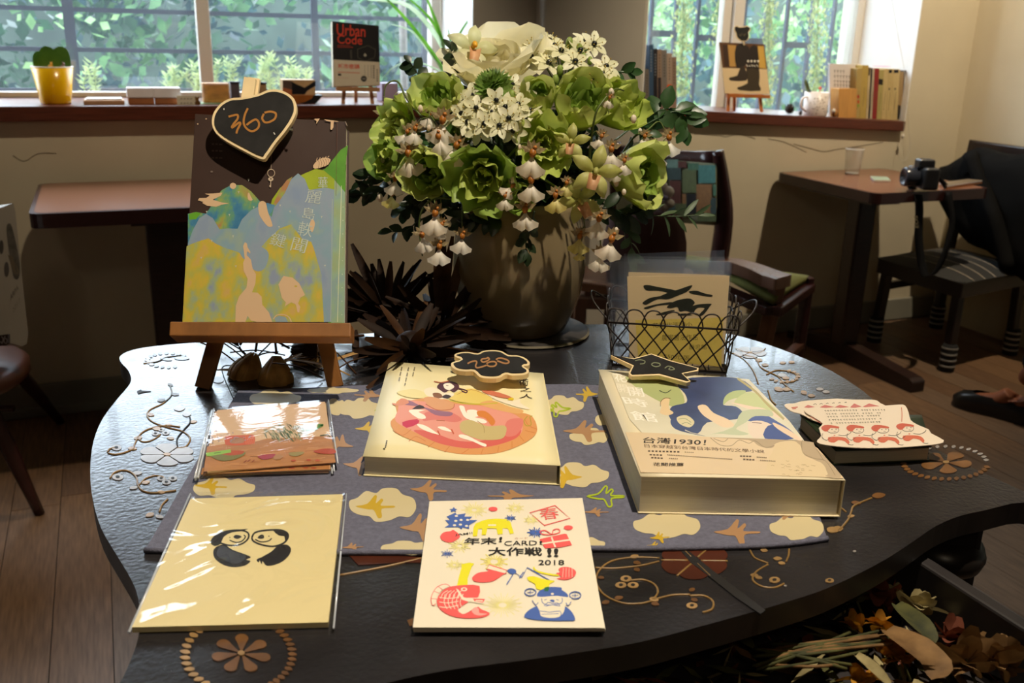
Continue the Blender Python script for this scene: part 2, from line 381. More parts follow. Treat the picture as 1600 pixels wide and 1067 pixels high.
for xa_, xb_, yy in ((1014, 1052, 52), (1086, 1122, 59), (1158, 1192, 64), (1224, 1262, 70)):
    p, q = onY(xa_, yy, GY), onY(xb_, yy, GY); MB().box((p.x, GY - .012, p.z - .014), (q.x, GY + .004, p.z + .014), IRON).build('plate', g)

# ---- the garden outside
LEAFS = [leafmat('garden_leaf_%d' % k, a, 0.3, 0.4, 6, col2=b_) for k, (a, b_) in enumerate((('#21402c', '#3d6346'), ('#34603c', '#6d9660'), ('#1f3a41', '#3f5f60'), ('#527d4a', '#9dbd80')))]
def leafcloud(name, n, box, size, mats_, seed, label=None, cat=None, kind='stuff', clump=None):
    r = random.Random(seed); m_ = MB(); x0, x1, y0, y1, z0, z1 = box
    cl = [(r.uniform(x0, x1), r.uniform(y0, y1), r.uniform(z0, z1), r.choice(mats_)) for _ in range(clump or 1)]
    for _ in range(n):
        if clump:
            c = r.choice(cl); p = Vector((c[0] + r.gauss(0, .13), c[1] + r.gauss(0, .1), c[2] + r.gauss(0, .11))); mm = c[3] if r.random() < .75 else r.choice(mats_)
        else: p = Vector((r.uniform(x0, x1), r.uniform(y0, y1), r.uniform(z0, z1))); mm = r.choice(mats_)
        a = Vector((r.gauss(0, 1), r.gauss(0, .6), r.gauss(0, 1))).normalized() * size * r.uniform(.5, 1.2); b_ = a.orthogonal(); b_ = Quaternion(a, r.uniform(0, 6.28)) @ b_ * r.uniform(.35, .6)
        m_.add([p - a, p - b_, p + a, p + b_], [(0, 1, 2, 3)], mm)
    o = m_.build(name); return prop(o, label, cat, None, kind)
leafcloud('hedge_foliage', 15000, (-3.2, 2.75, 5.95, 6.9, 0.1, 2.35), 0.055, LEAFS[:3], 11, 'dense hedge of dark leaves beyond the window with the yellow pot', 'hedge', clump=420)
leafcloud('shrub_foliage', 12000, (3.7, 8.4, 5.7, 6.8, 0.1, 2.5), 0.055, LEAFS[1:], 12, 'bright green shrubs beyond the barred window with the bear sign', 'shrubs', clump=330)
leafcloud('bush_foliage', 1700, (-2.6, -0.1, 5.15, 5.35, 0.2, 1.9), 0.035, [LEAFS[3], LEAFS[1]], 13, 'light green flowering bush behind the yellow pot, outside', 'bush', clump=60)
PINK = leafmat('garden_blossom_pink', '#e0507a', 0.2, 0.4, 20)
leafcloud('bush_blossoms', 130, (-2.5, -0.2, 4.62, 4.66, 0.7, 1.7), 0.024, [PINK], 14, 'red and pink blossoms scattered over the bush outside', 'blossoms', clump=38)
leafcloud('shrub_blossoms', 40, (4.2, 6.2, 4.98, 5.02, 0.9, 1.6), 0.022, [PINK], 15, 'few pink blossoms on the shrubs beyond the barred window', 'blossoms', clump=14)
prop(MB().box((-8, WY + WT + 0.02, -0.4), (12, 14, -0.02), mat('garden_soil', (0.10, 0.09, 0.06), 0.95, var=0.3)).build('terrain'), kind='structure')
prop(MB().box((-1.9, WY + WT, SZ - 0.16), (1.5, WY + WT + 0.34, SZ - 0.04), mat('outside_ledge_concrete', (0.4, 0.38, 0.34), 0.9)).build('trim_2'), kind='structure')
prop(MB().box((-5, 8.2, -0.1), (11, 8.4, 1.7), mat('garden_wall_render', (0.05, 0.075, 0.055), 0.9, var=0.4, scale=2)).build('wall_garden'), kind='structure')
# rosemary stalks on the outside ledge
ROS = leafmat('rosemary_green', '#8fa56b', 0.2, 0.35, 30, col2='#cfdc9a')
def rosemary(px, ptop, n, seed, label, wide=0.03):
    r = random.Random(seed); c = onY(px, 158, GY - 0.1); base = Vector((c.x, GY - 0.1, SZ - 0.04))
    t = thing('rosemary_plant', label, 'plant', base, 'rosemary stalks outside the window')
    for k in range(n):
        top = onY(px + r.gauss(0, wide * 400), ptop + r.uniform(0, 22), GY - 0.1 + r.uniform(-.04, .04)); b0 = base + Vector((r.gauss(0, wide), r.gauss(0, .02), 0))
        mid = (b0 + top) / 2 + Vector((r.gauss(0, .012), 0, 0)); pts = sm([b0, mid, top], 5, False); s = MB(); s.tube(pts, 0.0022, 4, ROS)
        for j in range(3, len(pts)):
            for q in range(7):
                a = r.uniform(0, 6.28); d = Vector((math.cos(a), math.sin(a), r.uniform(.3, .9))) * r.uniform(.016, .03); e = d.orthogonal().normalized() * .0028
                s.add([pts[j], pts[j] + d*.5 + e, pts[j] + d, pts[j] + d*.5 - e], [(0, 1, 2, 3)], ROS)
        s.build('stalk', t)
for a in ((142, 92, 3, 1, 'pair of tall pale rosemary stalks outside, just beside the yellow pot', .012), (272, 105, 4, 2, 'low rosemary clump outside the glass above the two white soap bars', .03), (300, 98, 3, 8, 'rosemary clump half hidden by the window mullion', .02),
          (352, 86, 6, 3, 'broad rosemary clump outside, past the window mullion', .04), (418, 84, 6, 4, 'rosemary clump outside, above the notched soap slab', .03), (460, 92, 5, 5, 'rosemary clump outside with two mauve flower tips', .02), (480, 108, 2, 6, 'short rosemary sprig outside, beside the grille post near the black book', .008)): rosemary(*a)
# creepers hanging outside the second window
CRP = [leafmat('creeper_leaf_%d' % k, c, 0.2, 0.4, 30) for k, c in enumerate(('#9aa860', '#b9bf7d', '#7d9152'))]
for px, wpx, y1, lab, sd in ((1072, 26, 150, 'yellow-green creeper hanging nearest the standing books in the window', 1), (1128, 9, 70, 'thin creeper strand hanging beside the sliding window stile', 2), (1206, 16, 165, 'creeper hanging outside between the bear sign and the mug', 3), (1282, 26, 165, 'thick creeper hanging outside over the white leaning card', 4)):
    r = random.Random(sd); m_ = MB(); top = onY(px, -120, GY - .12); bot = onY(px - 8, y1, GY - .12); hw = wpx / 2 / FPX * 4.2
    for _ in range(950 if wpx > 12 else 260):
        q = r.random(); p = top.lerp(bot, q) + Vector((r.gauss(0, hw * .62), r.gauss(0, .02), 0))
        a = Vector((r.gauss(0, .6), r.gauss(0, .3), -1)).normalized() * r.uniform(.006, .014); e = Quaternion(a, r.uniform(0, 6.28)) @ a.orthogonal().normalized() * .005
        m_.add([p - a, p - e, p + a, p + e], [(0, 1, 2, 3)], r.choice(CRP))
    m_.tube([top, bot], .003, 4, CRP[2]); prop(m_.build('hanging_creeper'), lab, 'creeper', 'creepers outside the window')
# pierced block column in the garden
t = thing('pierced_column', 'pale column of pierced blocks outside, close to the window frame by the leaning card', 'column', onY(1327, 150, GY + .9) * 1.0)
BLK = mat('pale_block', (0.62, 0.55, 0.42), 0.8)
c0 = onY(1316, 150, GY + .9); c1 = onY(1338, 150, GY + .9)
for k in range(40):
    z = 0.1 + k * 0.055
    for xx in (c0.x, (c0.x + c1.x) / 2): MB().box((xx, GY + .9, z), (xx + (c1.x - c0.x) * .30, GY + .97, z + .043), BLK).build('block', t)
MB().box((c0.x, GY + .97, 0), (c1.x, GY + .99, 2.3), mat('block_back', (0.3, 0.27, 0.2), 0.9)).build('core', t)
# ================================================================== the display table
def cam2(v): return v
TP = Vector((0, 0, T)); UPN = Vector((0, 0, 1))
RX, FW2 = camf(1, 0, 0), camf(0, 1, 0)                 # table axes: along its front, towards the window
OUT = [(206,547),(240,541),(300,535.5),(380,531),(470,527),(560,522),(700,514),(850,508),(960,507),(1060,512),(1130,520),(1180,532),(1240,553),(1300,580),(1350,612),(1385,645),(1430,682),(1490,716),(1550,745),(1610,772),
       (1660,800),(1672,815),(1650,822),(1600,824),(1540,797),(1500,806),(1462,822),(1425,847),(1385,873),(1340,897),(1290,920),(1240,937),(1180,955),(1100,977),(1000,1003),(900,1020),(800,1034),(700,1047),(600,1068),(480,1104),(350,1150),(260,1165),(190,1120),
       (178,1090),(196,1050),(212,1010),(219,975),(216,935),(205,905),(183,868),(158,825),(145,780),(141,735),(146,690),(160,655),(182,625),(200,604),(205,592),(200,578),(189,566),(188,556)]
OUT[20:24] = [(1668,797),(1676,806),(1655,806),(1600,785)]
outl = [at(p[0], p[1], T) for p in OUT]
TC = camf(0.05, 0.72, 0)
TOPM = mat('worn_dark_lacquer', (0.021, 0.019, 0.020), 0.24, var=0.45, scale=9, bump=0.05, bscale=260, spec=0.55, coat=0.12)
# scratches and dull patches in the lacquer: roughness follows its own wear
_nt = TOPM.node_tree; _b = _nt.nodes['Principled BSDF']
_n = _nt.nodes.new('ShaderNodeTexNoise'); _n.inputs['Scale'].default_value = 22; _n.inputs['Detail'].default_value = 8
_tc = _nt.nodes.new('ShaderNodeTexCoord'); _nt.links.new(_tc.outputs['Object'], _n.inputs['Vector'])
_mr = _nt.nodes.new('ShaderNodeMapRange'); _mr.inputs['From Min'].default_value = .3; _mr.inputs['From Max'].default_value = .75; _mr.inputs['To Min'].default_value = .20; _mr.inputs['To Max'].default_value = .29
_nt.links.new(_n.outputs['Fac'], _mr.inputs['Value']); _nt.links.new(_mr.outputs['Result'], _b.inputs['Roughness'])
EDGEM = mat('table_edge_lacquer', (0.018, 0.013, 0.011), 0.4, var=0.4, scale=30)
table = thing('display_table', 'scalloped dark lacquered table inlaid with vines and flowers, carrying the books and cards', 'table', TC)
tt = MB(); tt.prism(sm([p - UPN * 0.018 for p in outl], 3), (0, 0, 0.018), TOPM, EDGEM); ttop = tt.build('table_top', table, bevel=0.003)
tb = MB()
def tl(x, y, z): return camf(x, y, z)
def tbox(mb, x0, x1, y0, y1, z0, z1, m):
    c = tl((x0+x1)/2, (y0+y1)/2, (z0+z1)/2); return mb.obox(c, RX*(x1-x0)/2, FW2*(y1-y0)/2, UPN*(z1-z0)/2, m)
BODY = mat('table_body_lacquer', (0.016, 0.012, 0.010), 0.35, var=0.3, scale=20)
cc_ = sum(outl, Vector()) / len(outl)
tb.prism([cc_ + RX * (p - cc_).dot(RX) * .80 + FW2 * max((p - cc_).dot(FW2) * .86, .13) - UPN * .018 for p in outl[:20] + outl[38:]], (0, 0, -.5), BODY); tb.build('cabinet', table, bevel=0.003)
for x, y in ((-0.27, 0.88), (0.20, 0.90), (-0.22, 0.62)):
    c = tl(x, y, 0); MB().lathe(c, [(0.0, 0), (0.05, 0), (0.055, 0.03), (0.04, 0.06), (0.032, 0.12), (0.045, 0.2), (0.03, 0.28), (0.03, T - 0.02)], 20, BODY).build('leg', table)
# the corner post that shows under the front edge, with its round moulding
pc = at(1488, 768, T)
MB().obox(Vector((pc.x, pc.y, T - .050)), RX * 0.022, FW2 * 0.020, UPN * 0.031, BODY).build('corner_post', table, bevel=0.006)
mz = Vector((pc.x, pc.y, dep(1496, 876, (pc - CAM).dot(_fw) - .01).z))
MB().lathe(mz - UPN * .016, [(0, -.004), (.022, -.004), (.030, .002), (.033, .011), (.030, .020), (.022, .026), (0, .026)], 24, BODY).build('post_moulding', table)
MB().lathe(Vector((mz.x, mz.y, 0)), [(0, 0), (.03, 0), (.034, .05), (.018, .12), (.02, .5), (.02, mz.z - .019)], 18, BODY).build('leg', table)
# ---- drawer pulled out at the front, full of dried flowers
DZ = T - 0.026
d0, d1 = at(1432, 858, DZ), at(1606, 968, DZ)
dd = (d1 - d0); dd.z = 0; dd.normalize(); dn = Vector((dd.y, -dd.x, 0))
if dn.dot(RX) > 0: dn = -dn
drawer_p = d0 - dd * 0.12
def dq(a, b_, z): return drawer_p + dd * a + dn * b_ + UPN * (z - DZ)      # along, across (away from its outer side), height
DRM = mat('drawer_wood', (0.030, 0.026, 0.026), 0.4, var=0.3, scale=20)
dr = MB(); DL, DW, DD_ = 0.42, 0.37, 0.062
def dbox(mb, a0, a1, b0, b1, z0, z1, m): return mb.obox(dq((a0+a1)/2, (b0+b1)/2, (z0+z1)/2), dd*(a1-a0)/2, dn*(b1-b0)/2, UPN*(z1-z0)/2, m)
dbox(dr, 0, DL, 0, 0.012, DZ - DD_, DZ, DRM); dbox(dr, 0, DL, DW - .012, DW, DZ - DD_, DZ, DRM)
dbox(dr, 0, DL, .012, DW - .012, DZ - DD_, DZ - DD_ + .008, DRM); dbox(dr, 0, .012, .012, DW - .012, DZ - DD_ + .008, DZ, DRM); dbox(dr, DL - .016, DL, 0, DW, DZ - DD_, DZ + .004, DRM)
dr.build('drawer', table, bevel=0.002)

# ---- inlay: every petal, leaf and berry a piece let into the lacquer, vines as thin brass-coloured lines
BONE = mat('inlay_bone', '#9a7a4e', 0.35, var=0.35, scale=60); AMBER = mat('inlay_amber', '#694726', 0.35, var=0.4, scale=50); REDW = mat('inlay_redwood', '#4a2214', 0.35, var=0.25, scale=30)
SHELL = mat('inlay_shell', '#8c8580', 0.28, var=0.25, scale=50); BRASS = mat('inlay_brass_line', '#8a6a3a', 0.4, var=0.2, scale=40); GROOVE = mat('inlay_groove', '#120d0a', 0.6)
def inl(q, z=0.0006): return at(q[0], q[1], T + z)
def piece(name, pts, m, z=0.0006, k=4):
    P = sm([inl(q, 0) for q in pts], k) if k else [inl(q, 0) for q in pts]
    o = MB(); o.prism([p - UPN*0.0004 for p in P], UPN * (z + 0.0004), m); return o.build(name, ttop)
def vine(pts, m=BRASS, r=0.0008, dark=True):
    P = [inl(q, 0.0002) for q in pts]; P = sm(P, 6, False)
    o = MB(); o.tube(P, r, 5, m); return o.build('vine', ttop)
def leafp(x, y, ang, L, W, m=BONE, name='leaf'):
    ca, sa = math.cos(ang), math.sin(ang); sq = 0.55                      # foreshortened on the table
    pts = [(x + (u*ca - v*sa) * L, y + (u*sa + v*ca) * L * sq) for u, v in ((0, 0), (.3, W), (.7, W*.9), (1, 0), (.7, -W*.9), (.3, -W))]
    return piece(name, pts, m, k=3)
def eye(x, y, r, m=BONE):
    piece('berry', circ(x, y, r, r*.55, 10), m, k=0); piece('berry_eye', circ(x, y, r*.38, r*.22, 8), GROOVE, z=0.0009, k=0)
def blossom(x, y, rx, ry, n, m, mc, a0=0.0, w=.44):
    for i in range(n):
        a = a0 + 2*PI*i/n; h = 2*PI/n*w; pts = [(x + rx*.12*math.cos(a), y + ry*.12*math.sin(a))]
        for u, rr in ((-h, .55), (-h*1.0, .85), (-h*.4, 1), (h*.4, 1), (h, .85), (h, .55)): pts.append((x + rx*rr*math.cos(a+u), y + ry*rr*math.sin(a+u)))
        piece('petal', pts, m, k=3)
    piece('flower_centre', circ(x, y, rx*.13, ry*.13, 10), mc, z=0.001, k=0)
def wreath(x, y, rx, ry, n, m, a0, a1, L=16):
    for i in range(n):
        a = a0 + (a1-a0)*i/max(1, n-1); px, py = x + rx*math.cos(a), y + ry*math.sin(a); leafp(px - L*.5*math.cos(a + .3), py - L*.27*math.sin(a + .3), a + .3, L, .33, m)
# left side, seen against the window light
vine([(266,603),(268,617),(255,630),(235,640),(230,650),(240,660),(262,668),(285,674),(297,685),(290,698),(277,700)]); vine([(277,697),(277,685),(287,672),(297,660),(296,650)], m=GROOVE)
vine([(208,703),(212,690),(222,676),(240,668),(262,665),(281,667)]); vine([(169,708),(180,710),(195,707),(207,702)]); vine([(168,706),(172,701),(182,700)])
vine([(215,683),(222,690),(234,689),(246,683),(251,678)], r=.0007); vine([(172,747),(178,739),(190,735),(203,737),(213,746),(215,757),(222,766),(236,770),(255,769),(275,766)]); vine([(217,758),(227,748),(243,743),(256,746)], r=.0007)
vine([(249,800),(253,789),(262,780)]); vine([(224,568),(246,565),(262,558),(285,556)], r=.0008)
blossom(261, 711, 44, 17, 6, SHELL, BONE, .5)
for a in ((238,669,.3,16),(222,683,2.7,14),(228,647,.3,14),(246,627,-.3,13),(268,616,.2,12),(200,701,.1,14),(207,741,-.3,16),(222,756,-.5,14),(215,761,2.7,14),(246,769,.1,12),(258,664,.2,12),(272,686,-2.9,12),(296,660,-.2,12),(262,600,.6,10),(240,802,2.4,16),(243,806,.5,14)): leafp(*a[:3], a[3], .3, SHELL if a[0] % 2 else BONE)
for a in ((182,700,8),(184,746,9),(243,678,6),(259,677,6),(252,672,5),(252,748,7),(270,748,7),(260,754,7)): eye(*a, SHELL)
leafp(272, 640, -.3, 18, .4, SHELL); leafp(285, 648, -.1, 14, .45, SHELL); leafp(272, 560, .05, 24, .2, SHELL); leafp(250, 560, .3, 20, .2, SHELL)
wreath(262, 563, 32, 11, 15, SHELL, 1.2, 5.6, 9)
piece('nail_chip', [(214,612),(220,609),(222,611),(236,612),(222,614),(216,616)], GROOVE, k=0)
piece('patch', circ(341, 594, 9, 5, 12), SHELL, k=0)
vine([(385,575),(347,574),(367,628)], m=GROOVE, r=.0005); vine([(357,596),(390,592),(420,586)], m=GROOVE, r=.0005); vine([(530,600),(545,612)], m=GROOVE, r=.0005)
# front edge, in the lamp light
blossom(377, 1022, 46, 30, 7, AMBER, BONE, .25, .3); wreath(377, 1024, 88, 58, 14, BONE, PI*.62, PI*1.28, 17); wreath(377, 1024, 80, 56, 14, AMBER, -.85, .95, 15)
blossom(1085, 876, 54, 30, 6, REDW, GROOVE, .55, .5)
for i in range(6):
    a = .55 + 2*PI*(i + .5)/6; vine([(1085 + 10*math.cos(a), 876 + 6*math.sin(a)), (1085 + 52*math.cos(a), 876 + 28*math.sin(a))], r=.0009)
piece('seam', [(1058,856),(1068,856),(1090,874),(1115,894),(1155,924),(1196,955),(1188,961),(1148,934),(1108,902),(1080,881)], GROOVE, z=.0009, k=0)
vine([(930,887),(960,888),(1000,884),(1030,877)]); vine([(1030,872),(990,871),(955,877),(935,893),(932,912),(945,930),(972,942),(1000,943),(1018,939)]); vine([(985,907),(1005,906),(1022,913),(1028,925),(1020,937)]); vine([(1022,937),(1050,930),(1078,929)]); vine([(1078,931),(1100,931),(1114,940),(1112,952),(1098,957)])
for a in ((985,872,-.5,14),(990,878,.6,13),(992,888,1,12),(934,902,.4,11),(960,936,-.3,14),(952,940,2.6,14),(1015,935,.5,16),(1018,942,.6,14),(1078,925,-1,12),(1080,936,.6,12)): leafp(*a[:3], a[3], .36, BONE if a[0] % 2 else AMBER)
for a in ((978,905,9),(970,915,9),(989,915,9),(1081,947,9)): eye(*a)
vine([(1172,860),(1180,872),(1200,880)]); vine([(1200,882),(1182,893),(1176,906),(1190,916),(1210,918),(1225,912)]); vine([(1228,878),(1232,868),(1233,858)])
for a in ((1172,899,.1,13),(1180,902,.4,12),(1208,873,.1,14),(1216,879,.5,12),(1188,860,.2,12)): leafp(*a[:3], a[3], .36, BONE)
eye(1210, 907, 9); eye(1296, 908, 7)
piece('chip', circ(1335, 862, 3, 1.6, 7), SHELL, k=0); piece('chip', circ(1227, 916, 2.4, 1.4, 7), SHELL, k=0)
vine([(1310,830),(1325,812),(1330,800),(1335,790),(1362,778)], r=.0009); leafp(1362, 776, -.2, 22, .33, AMBER); leafp(1330, 785, .3, 16, .3, AMBER); leafp(1292, 826, .5, 20, .4, BONE); leafp(1300, 828, -.2, 18, .4, BONE); leafp(1324, 808, -.3, 12, .3, BONE)
vine([(1322,800),(1310,790)], r=.0008)
piece('patch', [(545,868),(610,867),(658,872),(660,880),(620,880),(560,884)], REDW, k=0); vine([(530,899),(600,886),(660,872)], r=.0009)
piece('patch', [(636,970),(648,966),(650,978),(640,979)], AMBER, k=0)
# far right
blossom(1478, 723, 40, 17, 5, AMBER, BONE, .2, .33); wreath(1478, 724, 66, 25, 17, AMBER, .25, 3.1, 11); wreath(1478, 724, 64, 26, 12, SHELL, 3.9, 6.1, 9)
vine([(1160,555),(1180,560),(1190,575),(1215,588),(1225,600),(1240,612)], r=.0008); vine([(1198,585),(1212,579),(1232,580),(1246,587),(1240,596),(1222,597)], r=.0008); vine([(1200,610),(1205,625),(1212,632)], r=.0008); vine([(1150,545),(1170,552),(1188,551),(1196,544)], r=.0007); vine([(1136,548),(1160,560),(1176,578),(1185,600)], r=.0007)
for a in ((1215,586,.2,15),(1222,590,.3,12),(1210,606,.6,16),(1222,608,.2,14),(1275,608,.1,12),(1285,612,.2,12),(1252,611,.9,13),(1262,618,.2,12),(1232,566,.1,10),(1218,567,.1,10),(1180,562,.3,12),(1190,570,.2,11)): leafp(*a[:3], a[3], .33, SHELL if a[0] % 2 else BONE)
wreath(1225, 588, 22, 9, 10, BONE, -1.2, 2.6, 8)
blossom(1172, 551, 26, 9, 5, SHELL, BONE, .3)

# ---- runner
RUN = [(372,610),(520,604),(600,600),(760,601),(900,600),(935,602),(1060,606),(1190,612),(1240,690),(1268,770),(1293,842),(1200,853),(1000,858),(880,858),(720,864),(540,864),(400,864),(226,860)]
LIN = mat('slate_blue_linen', '#656576', 0.9, var=0.16, scale=300, bump=0.25, bscale=900)
run = thing('table_runner', 'slate blue linen runner printed with pale clouds and yellow and orange birds', 'table runner', TC + UPN * T)
RZ = T + 0.0016
rb = MB(); rp = [at(q[0], q[1], RZ) for q in RUN]; rb.prism([p - UPN*.0013 for p in rp], UPN * .0013, LIN); rb.build('cloth', run)
hem = MB(); hem.tube([p + UPN*.0004 for p in sm([rp[i] for i in range(10, 18)], 5, False)], 0.0022, 6, LIN); hem.build('hem', run)
P = None
def NP():
    return Print((0, 0, RZ), UPN, lift=0.0002 + .000004*NP.k)
NP.k = 0
CL, YE, ORG, LIME = '#cdbe94', '#c3a12c', '#a9815a', '#a5b62a'
def cloud(x, y, w, h, fl=1):
    pts = [(-.5,.1),(-.46,-.2),(-.3,-.32),(-.2,-.5),(0,-.5),(.1,-.36),(.25,-.42),(.38,-.22),(.5,-.12),(.48,.15),(.34,.3),(.2,.34),(.1,.5),(-.1,.46),(-.25,.34),(-.4,.36)]
    NP.k += 1; P = NP(); P.poly([(x + fl*a*w, y + b_*h) for a, b_ in pts], CL, 4); P.build('cloud_motif', run)
BIRD = [(-.5,.02),(-.2,-.12),(-.05,-.5),(.02,-.46),(.02,-.16),(.14,-.38),(.2,-.3),(.16,-.08),(.5,-.1),(.5,-.02),(.2,.06),(.24,.4),(.14,.46),(.0,.14),(-.16,.12)]
def bird(x, y, w, h, col, a=0.0, fl=1, line=False):
    ca, sa = math.cos(a), math.sin(a); pts = [(x + fl*(u*ca - v*sa)*w, y + (u*sa + v*ca)*h) for u, v in BIRD]
    NP.k += 1; P = NP(); P.stroke(pts, 2.6, col, 3, True) if line else P.poly(pts, col, 3)
    P.build('bird_motif', run)
for a in ((430,622,80,26),(560,638,70,32,-1),(525,636,40,26),(598,789,104,52,-1),(905,742,92,38),(1042,820,104,42,-1),(905,850,80,26),(1245,824,84,40,-1),(350,762,96,34),(640,856,90,22),(880,633,64,30),(920,682,60,26,-1),(520,610,80,10),(770,607,60,12),(985,700,40,16),(960,655,60,26)): cloud(*a)
for a in ((585,792,60,36,YE,.1),(885,746,50,34,YE,.1,-1),(328,760,50,26,YE,.2),(575,670,42,22,YE,.1),(918,616,34,24,YE,.1,-1),(1022,853,24,14,YE,.2),(1030,840,30,18,YE,0.)): bird(*a)
for a in ((655,825,62,44,ORG,.1),(668,766,56,32,ORG,.2),(800,775,70,20,ORG,.1,-1),(1150,832,70,40,ORG,.1),(912,674,66,34,ORG,.1),(530,694,46,30,ORG,-.2,-1),(560,728,50,30,ORG,.3),(578,618,46,20,ORG,0.,-1),(495,785,80,24,ORG,.2,-1),(550,855,34,14,ORG,0.),(930,800,40,14,ORG,.1),(1230,806,40,12,ORG,.1,-1),(455,708,40,20,ORG,.1)): bird(*a)
for a in ((945,776,56,32,LIME,.1),(872,640,40,22,LIME,.2,-1),(598,642,24,12,LIME,.2)): bird(*a[:6], fl=(a[6] if len(a) > 6 else 1), line=True)
# ================================================================== books, cards and signs on the display table
PAPER = mat('page_edges', (0.62, 0.56, 0.42), 0.8, var=0.10, scale=10, stretch=(1, 1, 120), bump=0.15, bscale=40)
# stripes of page edges
IVORY = mat('ivory_cover', '#f3e6b4', 0.5, var=0.02, scale=3); CREAM = mat('cream_cover', '#efe0bb', 0.45, var=0.02, scale=4)
def slab(name, quad, th, m, parent, bevel=0.0, down=True):        # flat sheet or block under a quad of points
    o = MB(); q = [Vector(p) for p in quad]; o.prism(q, (0, 0, -th if down else th), m); return o.build(name, parent, bevel=bevel)
def shrink(q, d, sides=(1, 1, 1, 1)):
    c = sum((Vector(p) for p in q), Vector()) / len(q); return [c + (Vector(p) - c) * (1 - d) for p in q]
def paperback(label, tops, thick, cover, group=None, lift=(0, 0), base=None):
    z = tops[0].z; c = sum(tops, Vector()) / 4; t = thing('paperback', label, 'book', (c.x, c.y, z - thick), group)
    TL, TR, BR, BL = tops; ct = 0.0007
    # upper cover, slightly bowed at the tail edge where the pages open
    g = []
    for i in range(9):
        u = i / 8; row = []
        for j in range(9):
            v = j / 8; p = TL.lerp(TR, u).lerp(BL.lerp(BR, u), v); bow = lift[0] * max(0, v - .55) / .45 * math.sin(PI * min(1, max(0, u * 1.0))) + lift[1] * 0
            row.append(p + UPN * bow)
        g.append(row)
    o = MB(); o.grid(g, cover, True); k = o.build('cover', t); md = k.modifiers.new('solid', 'SOLIDIFY'); md.thickness = ct; md.offset = 1
    ins = [TL + (TR-TL).normalized()*.001 + (BL-TL).normalized()*.001, TR + (TL-TR).normalized()*.002 + (BR-TR).normalized()*.001, BR + (TL-TR).normalized()*.002 + (TR-BR).normalized()*.0015, BL + (TR-TL).normalized()*.001 + (TL-BL).normalized()*.0015]
    o = MB(); o.prism([p - UPN*(ct + .0004) for p in ins], (0, 0, -(thick - 2*ct - .0004)), PAPER); o.build('page_block', t)
    o = MB(); o.prism([p - UPN*(thick - ct) for p in tops], (0, 0, -ct), cover); o.build('back_cover', t)
    return t, g
def book_print(tops, lift0=0.0003): return Print(tops[0], UPN, lift0)

# ---- the ivory novel with the pancake picture
z1 = RZ + 0.0175
b1 = [at(608, 565, z1), at(848, 583, z1), at(875, 727, z1), at(567, 712.5, z1)]
bk1, g1 = paperback('ivory paperback with a watercolour of women lying on a pancake, under the cloud-shaped price sign', b1, 0.017, IVORY, lift=(0.0004, 0))
MB().prism([b1[1] + UPN*.0002, b1[2] + UPN*.0002, b1[2] - UPN*.017, b1[1] - UPN*.017], (b1[1]-b1[0]).normalized()*.0005, IVORY).build('spine', bk1)
P = Print((0, 0, z1), UPN, 0.00055)
def bz(q, s=5.334, ox=590, oy=560): return [(ox + a/s, oy + b_/s) for a, b_ in q]
OR1, OR2, PK1, PK2, RD, SK = '#dd9a5c', '#cf8040', '#e79a86', '#d9655a', '#cc2f50', '#f6e8cc'
P.poly(bz([(110,525),(160,470),(150,380),(190,340),(260,350),(400,330),(560,340),(700,375),(900,380),(1080,440),(1270,470),(1330,580),(1290,660),(1150,740),(980,790),(760,800),(560,775),(400,720),(210,650),(130,590)]), OR1, 4)
P.poly(bz([(150,520),(170,430),(200,350),(400,360),(640,380),(900,400),(1150,470),(1210,560),(1170,650),(1000,720),(780,750),(560,720),(420,660),(280,600)]), PK1, 4)
P.poly(bz([(300,600),(440,610),(640,680),(830,690),(1050,640),(1190,590),(1160,660),(1000,720),(780,750),(560,720),(420,670)]), PK2, 4)
P.poly(bz([(400,450),(560,430),(700,500),(640,530),(480,510),(380,520)]), '#dd7c70', 4)
P.poly(bz([(1080,520),(1200,500),(1210,560),(1150,640),(1060,640)]), '#df7f72', 4)
for a in ([(130,600),(210,640),(280,590)],[(260,690),(320,650),(400,690)],[(420,740),(480,690)],[(560,780),(600,730)],[(700,795),(760,755)],[(860,800),(880,750)],[(1000,785),(1010,730)],[(1120,745),(1120,690)],[(1220,690),(1180,640)],[(1310,620),(1230,600)],[(1330,590),(1260,560),(1230,510)]): P.stroke(bz(a), 1.0, OR2)
P.stroke(bz([(1250,480),(1220,520),(1240,560),(1280,550),(1270,490),(1290,480)]), 1.6, '#b99a3a')
# reclining woman in the yellow dress
P.poly(bz([(160,280),(300,255),(400,290),(420,330),(260,325)]), '#eedf9e', 4)
P.poly(bz([(600,330),(640,290),(780,250),(900,300),(960,340),(900,375),(740,370),(620,345)]), '#e8cf72', 4)
P.poly(bz([(850,380),(950,350),(1100,400),(1210,430),(1180,460),(1000,430)]), '#e3ad6c', 4)
P.stroke(bz([(600,350),(720,375),(880,380),(1000,370)]), 1.6, '#c9b93c'); P.stroke(bz([(660,300),(780,260),(900,300)]), .8, '#b98b4a')
P.poly(bz([(870,265),(960,270),(1090,310),(1120,335),(1000,320),(900,290)]), '#d27a5c', 3); P.poly(bz([(1085,335),(1120,325),(1135,340),(1100,350)]), '#e0c22a', 3)
P.poly(bz([(920,300),(1080,350),(1180,340),(1200,310),(1190,370),(1270,420),(1180,410),(1000,350)]), SK, 3)
P.poly(bz([(390,260),(460,240),(560,280),(640,300),(560,340),(440,320),(400,300)]), SK, 3)
P.poly(bz([(460,290),(520,290),(540,325),(480,330)]), '#8a5a3a', 3); P.poly(bz([(535,322),(570,300),(615,315),(580,335)]), '#3a2a28', 2)
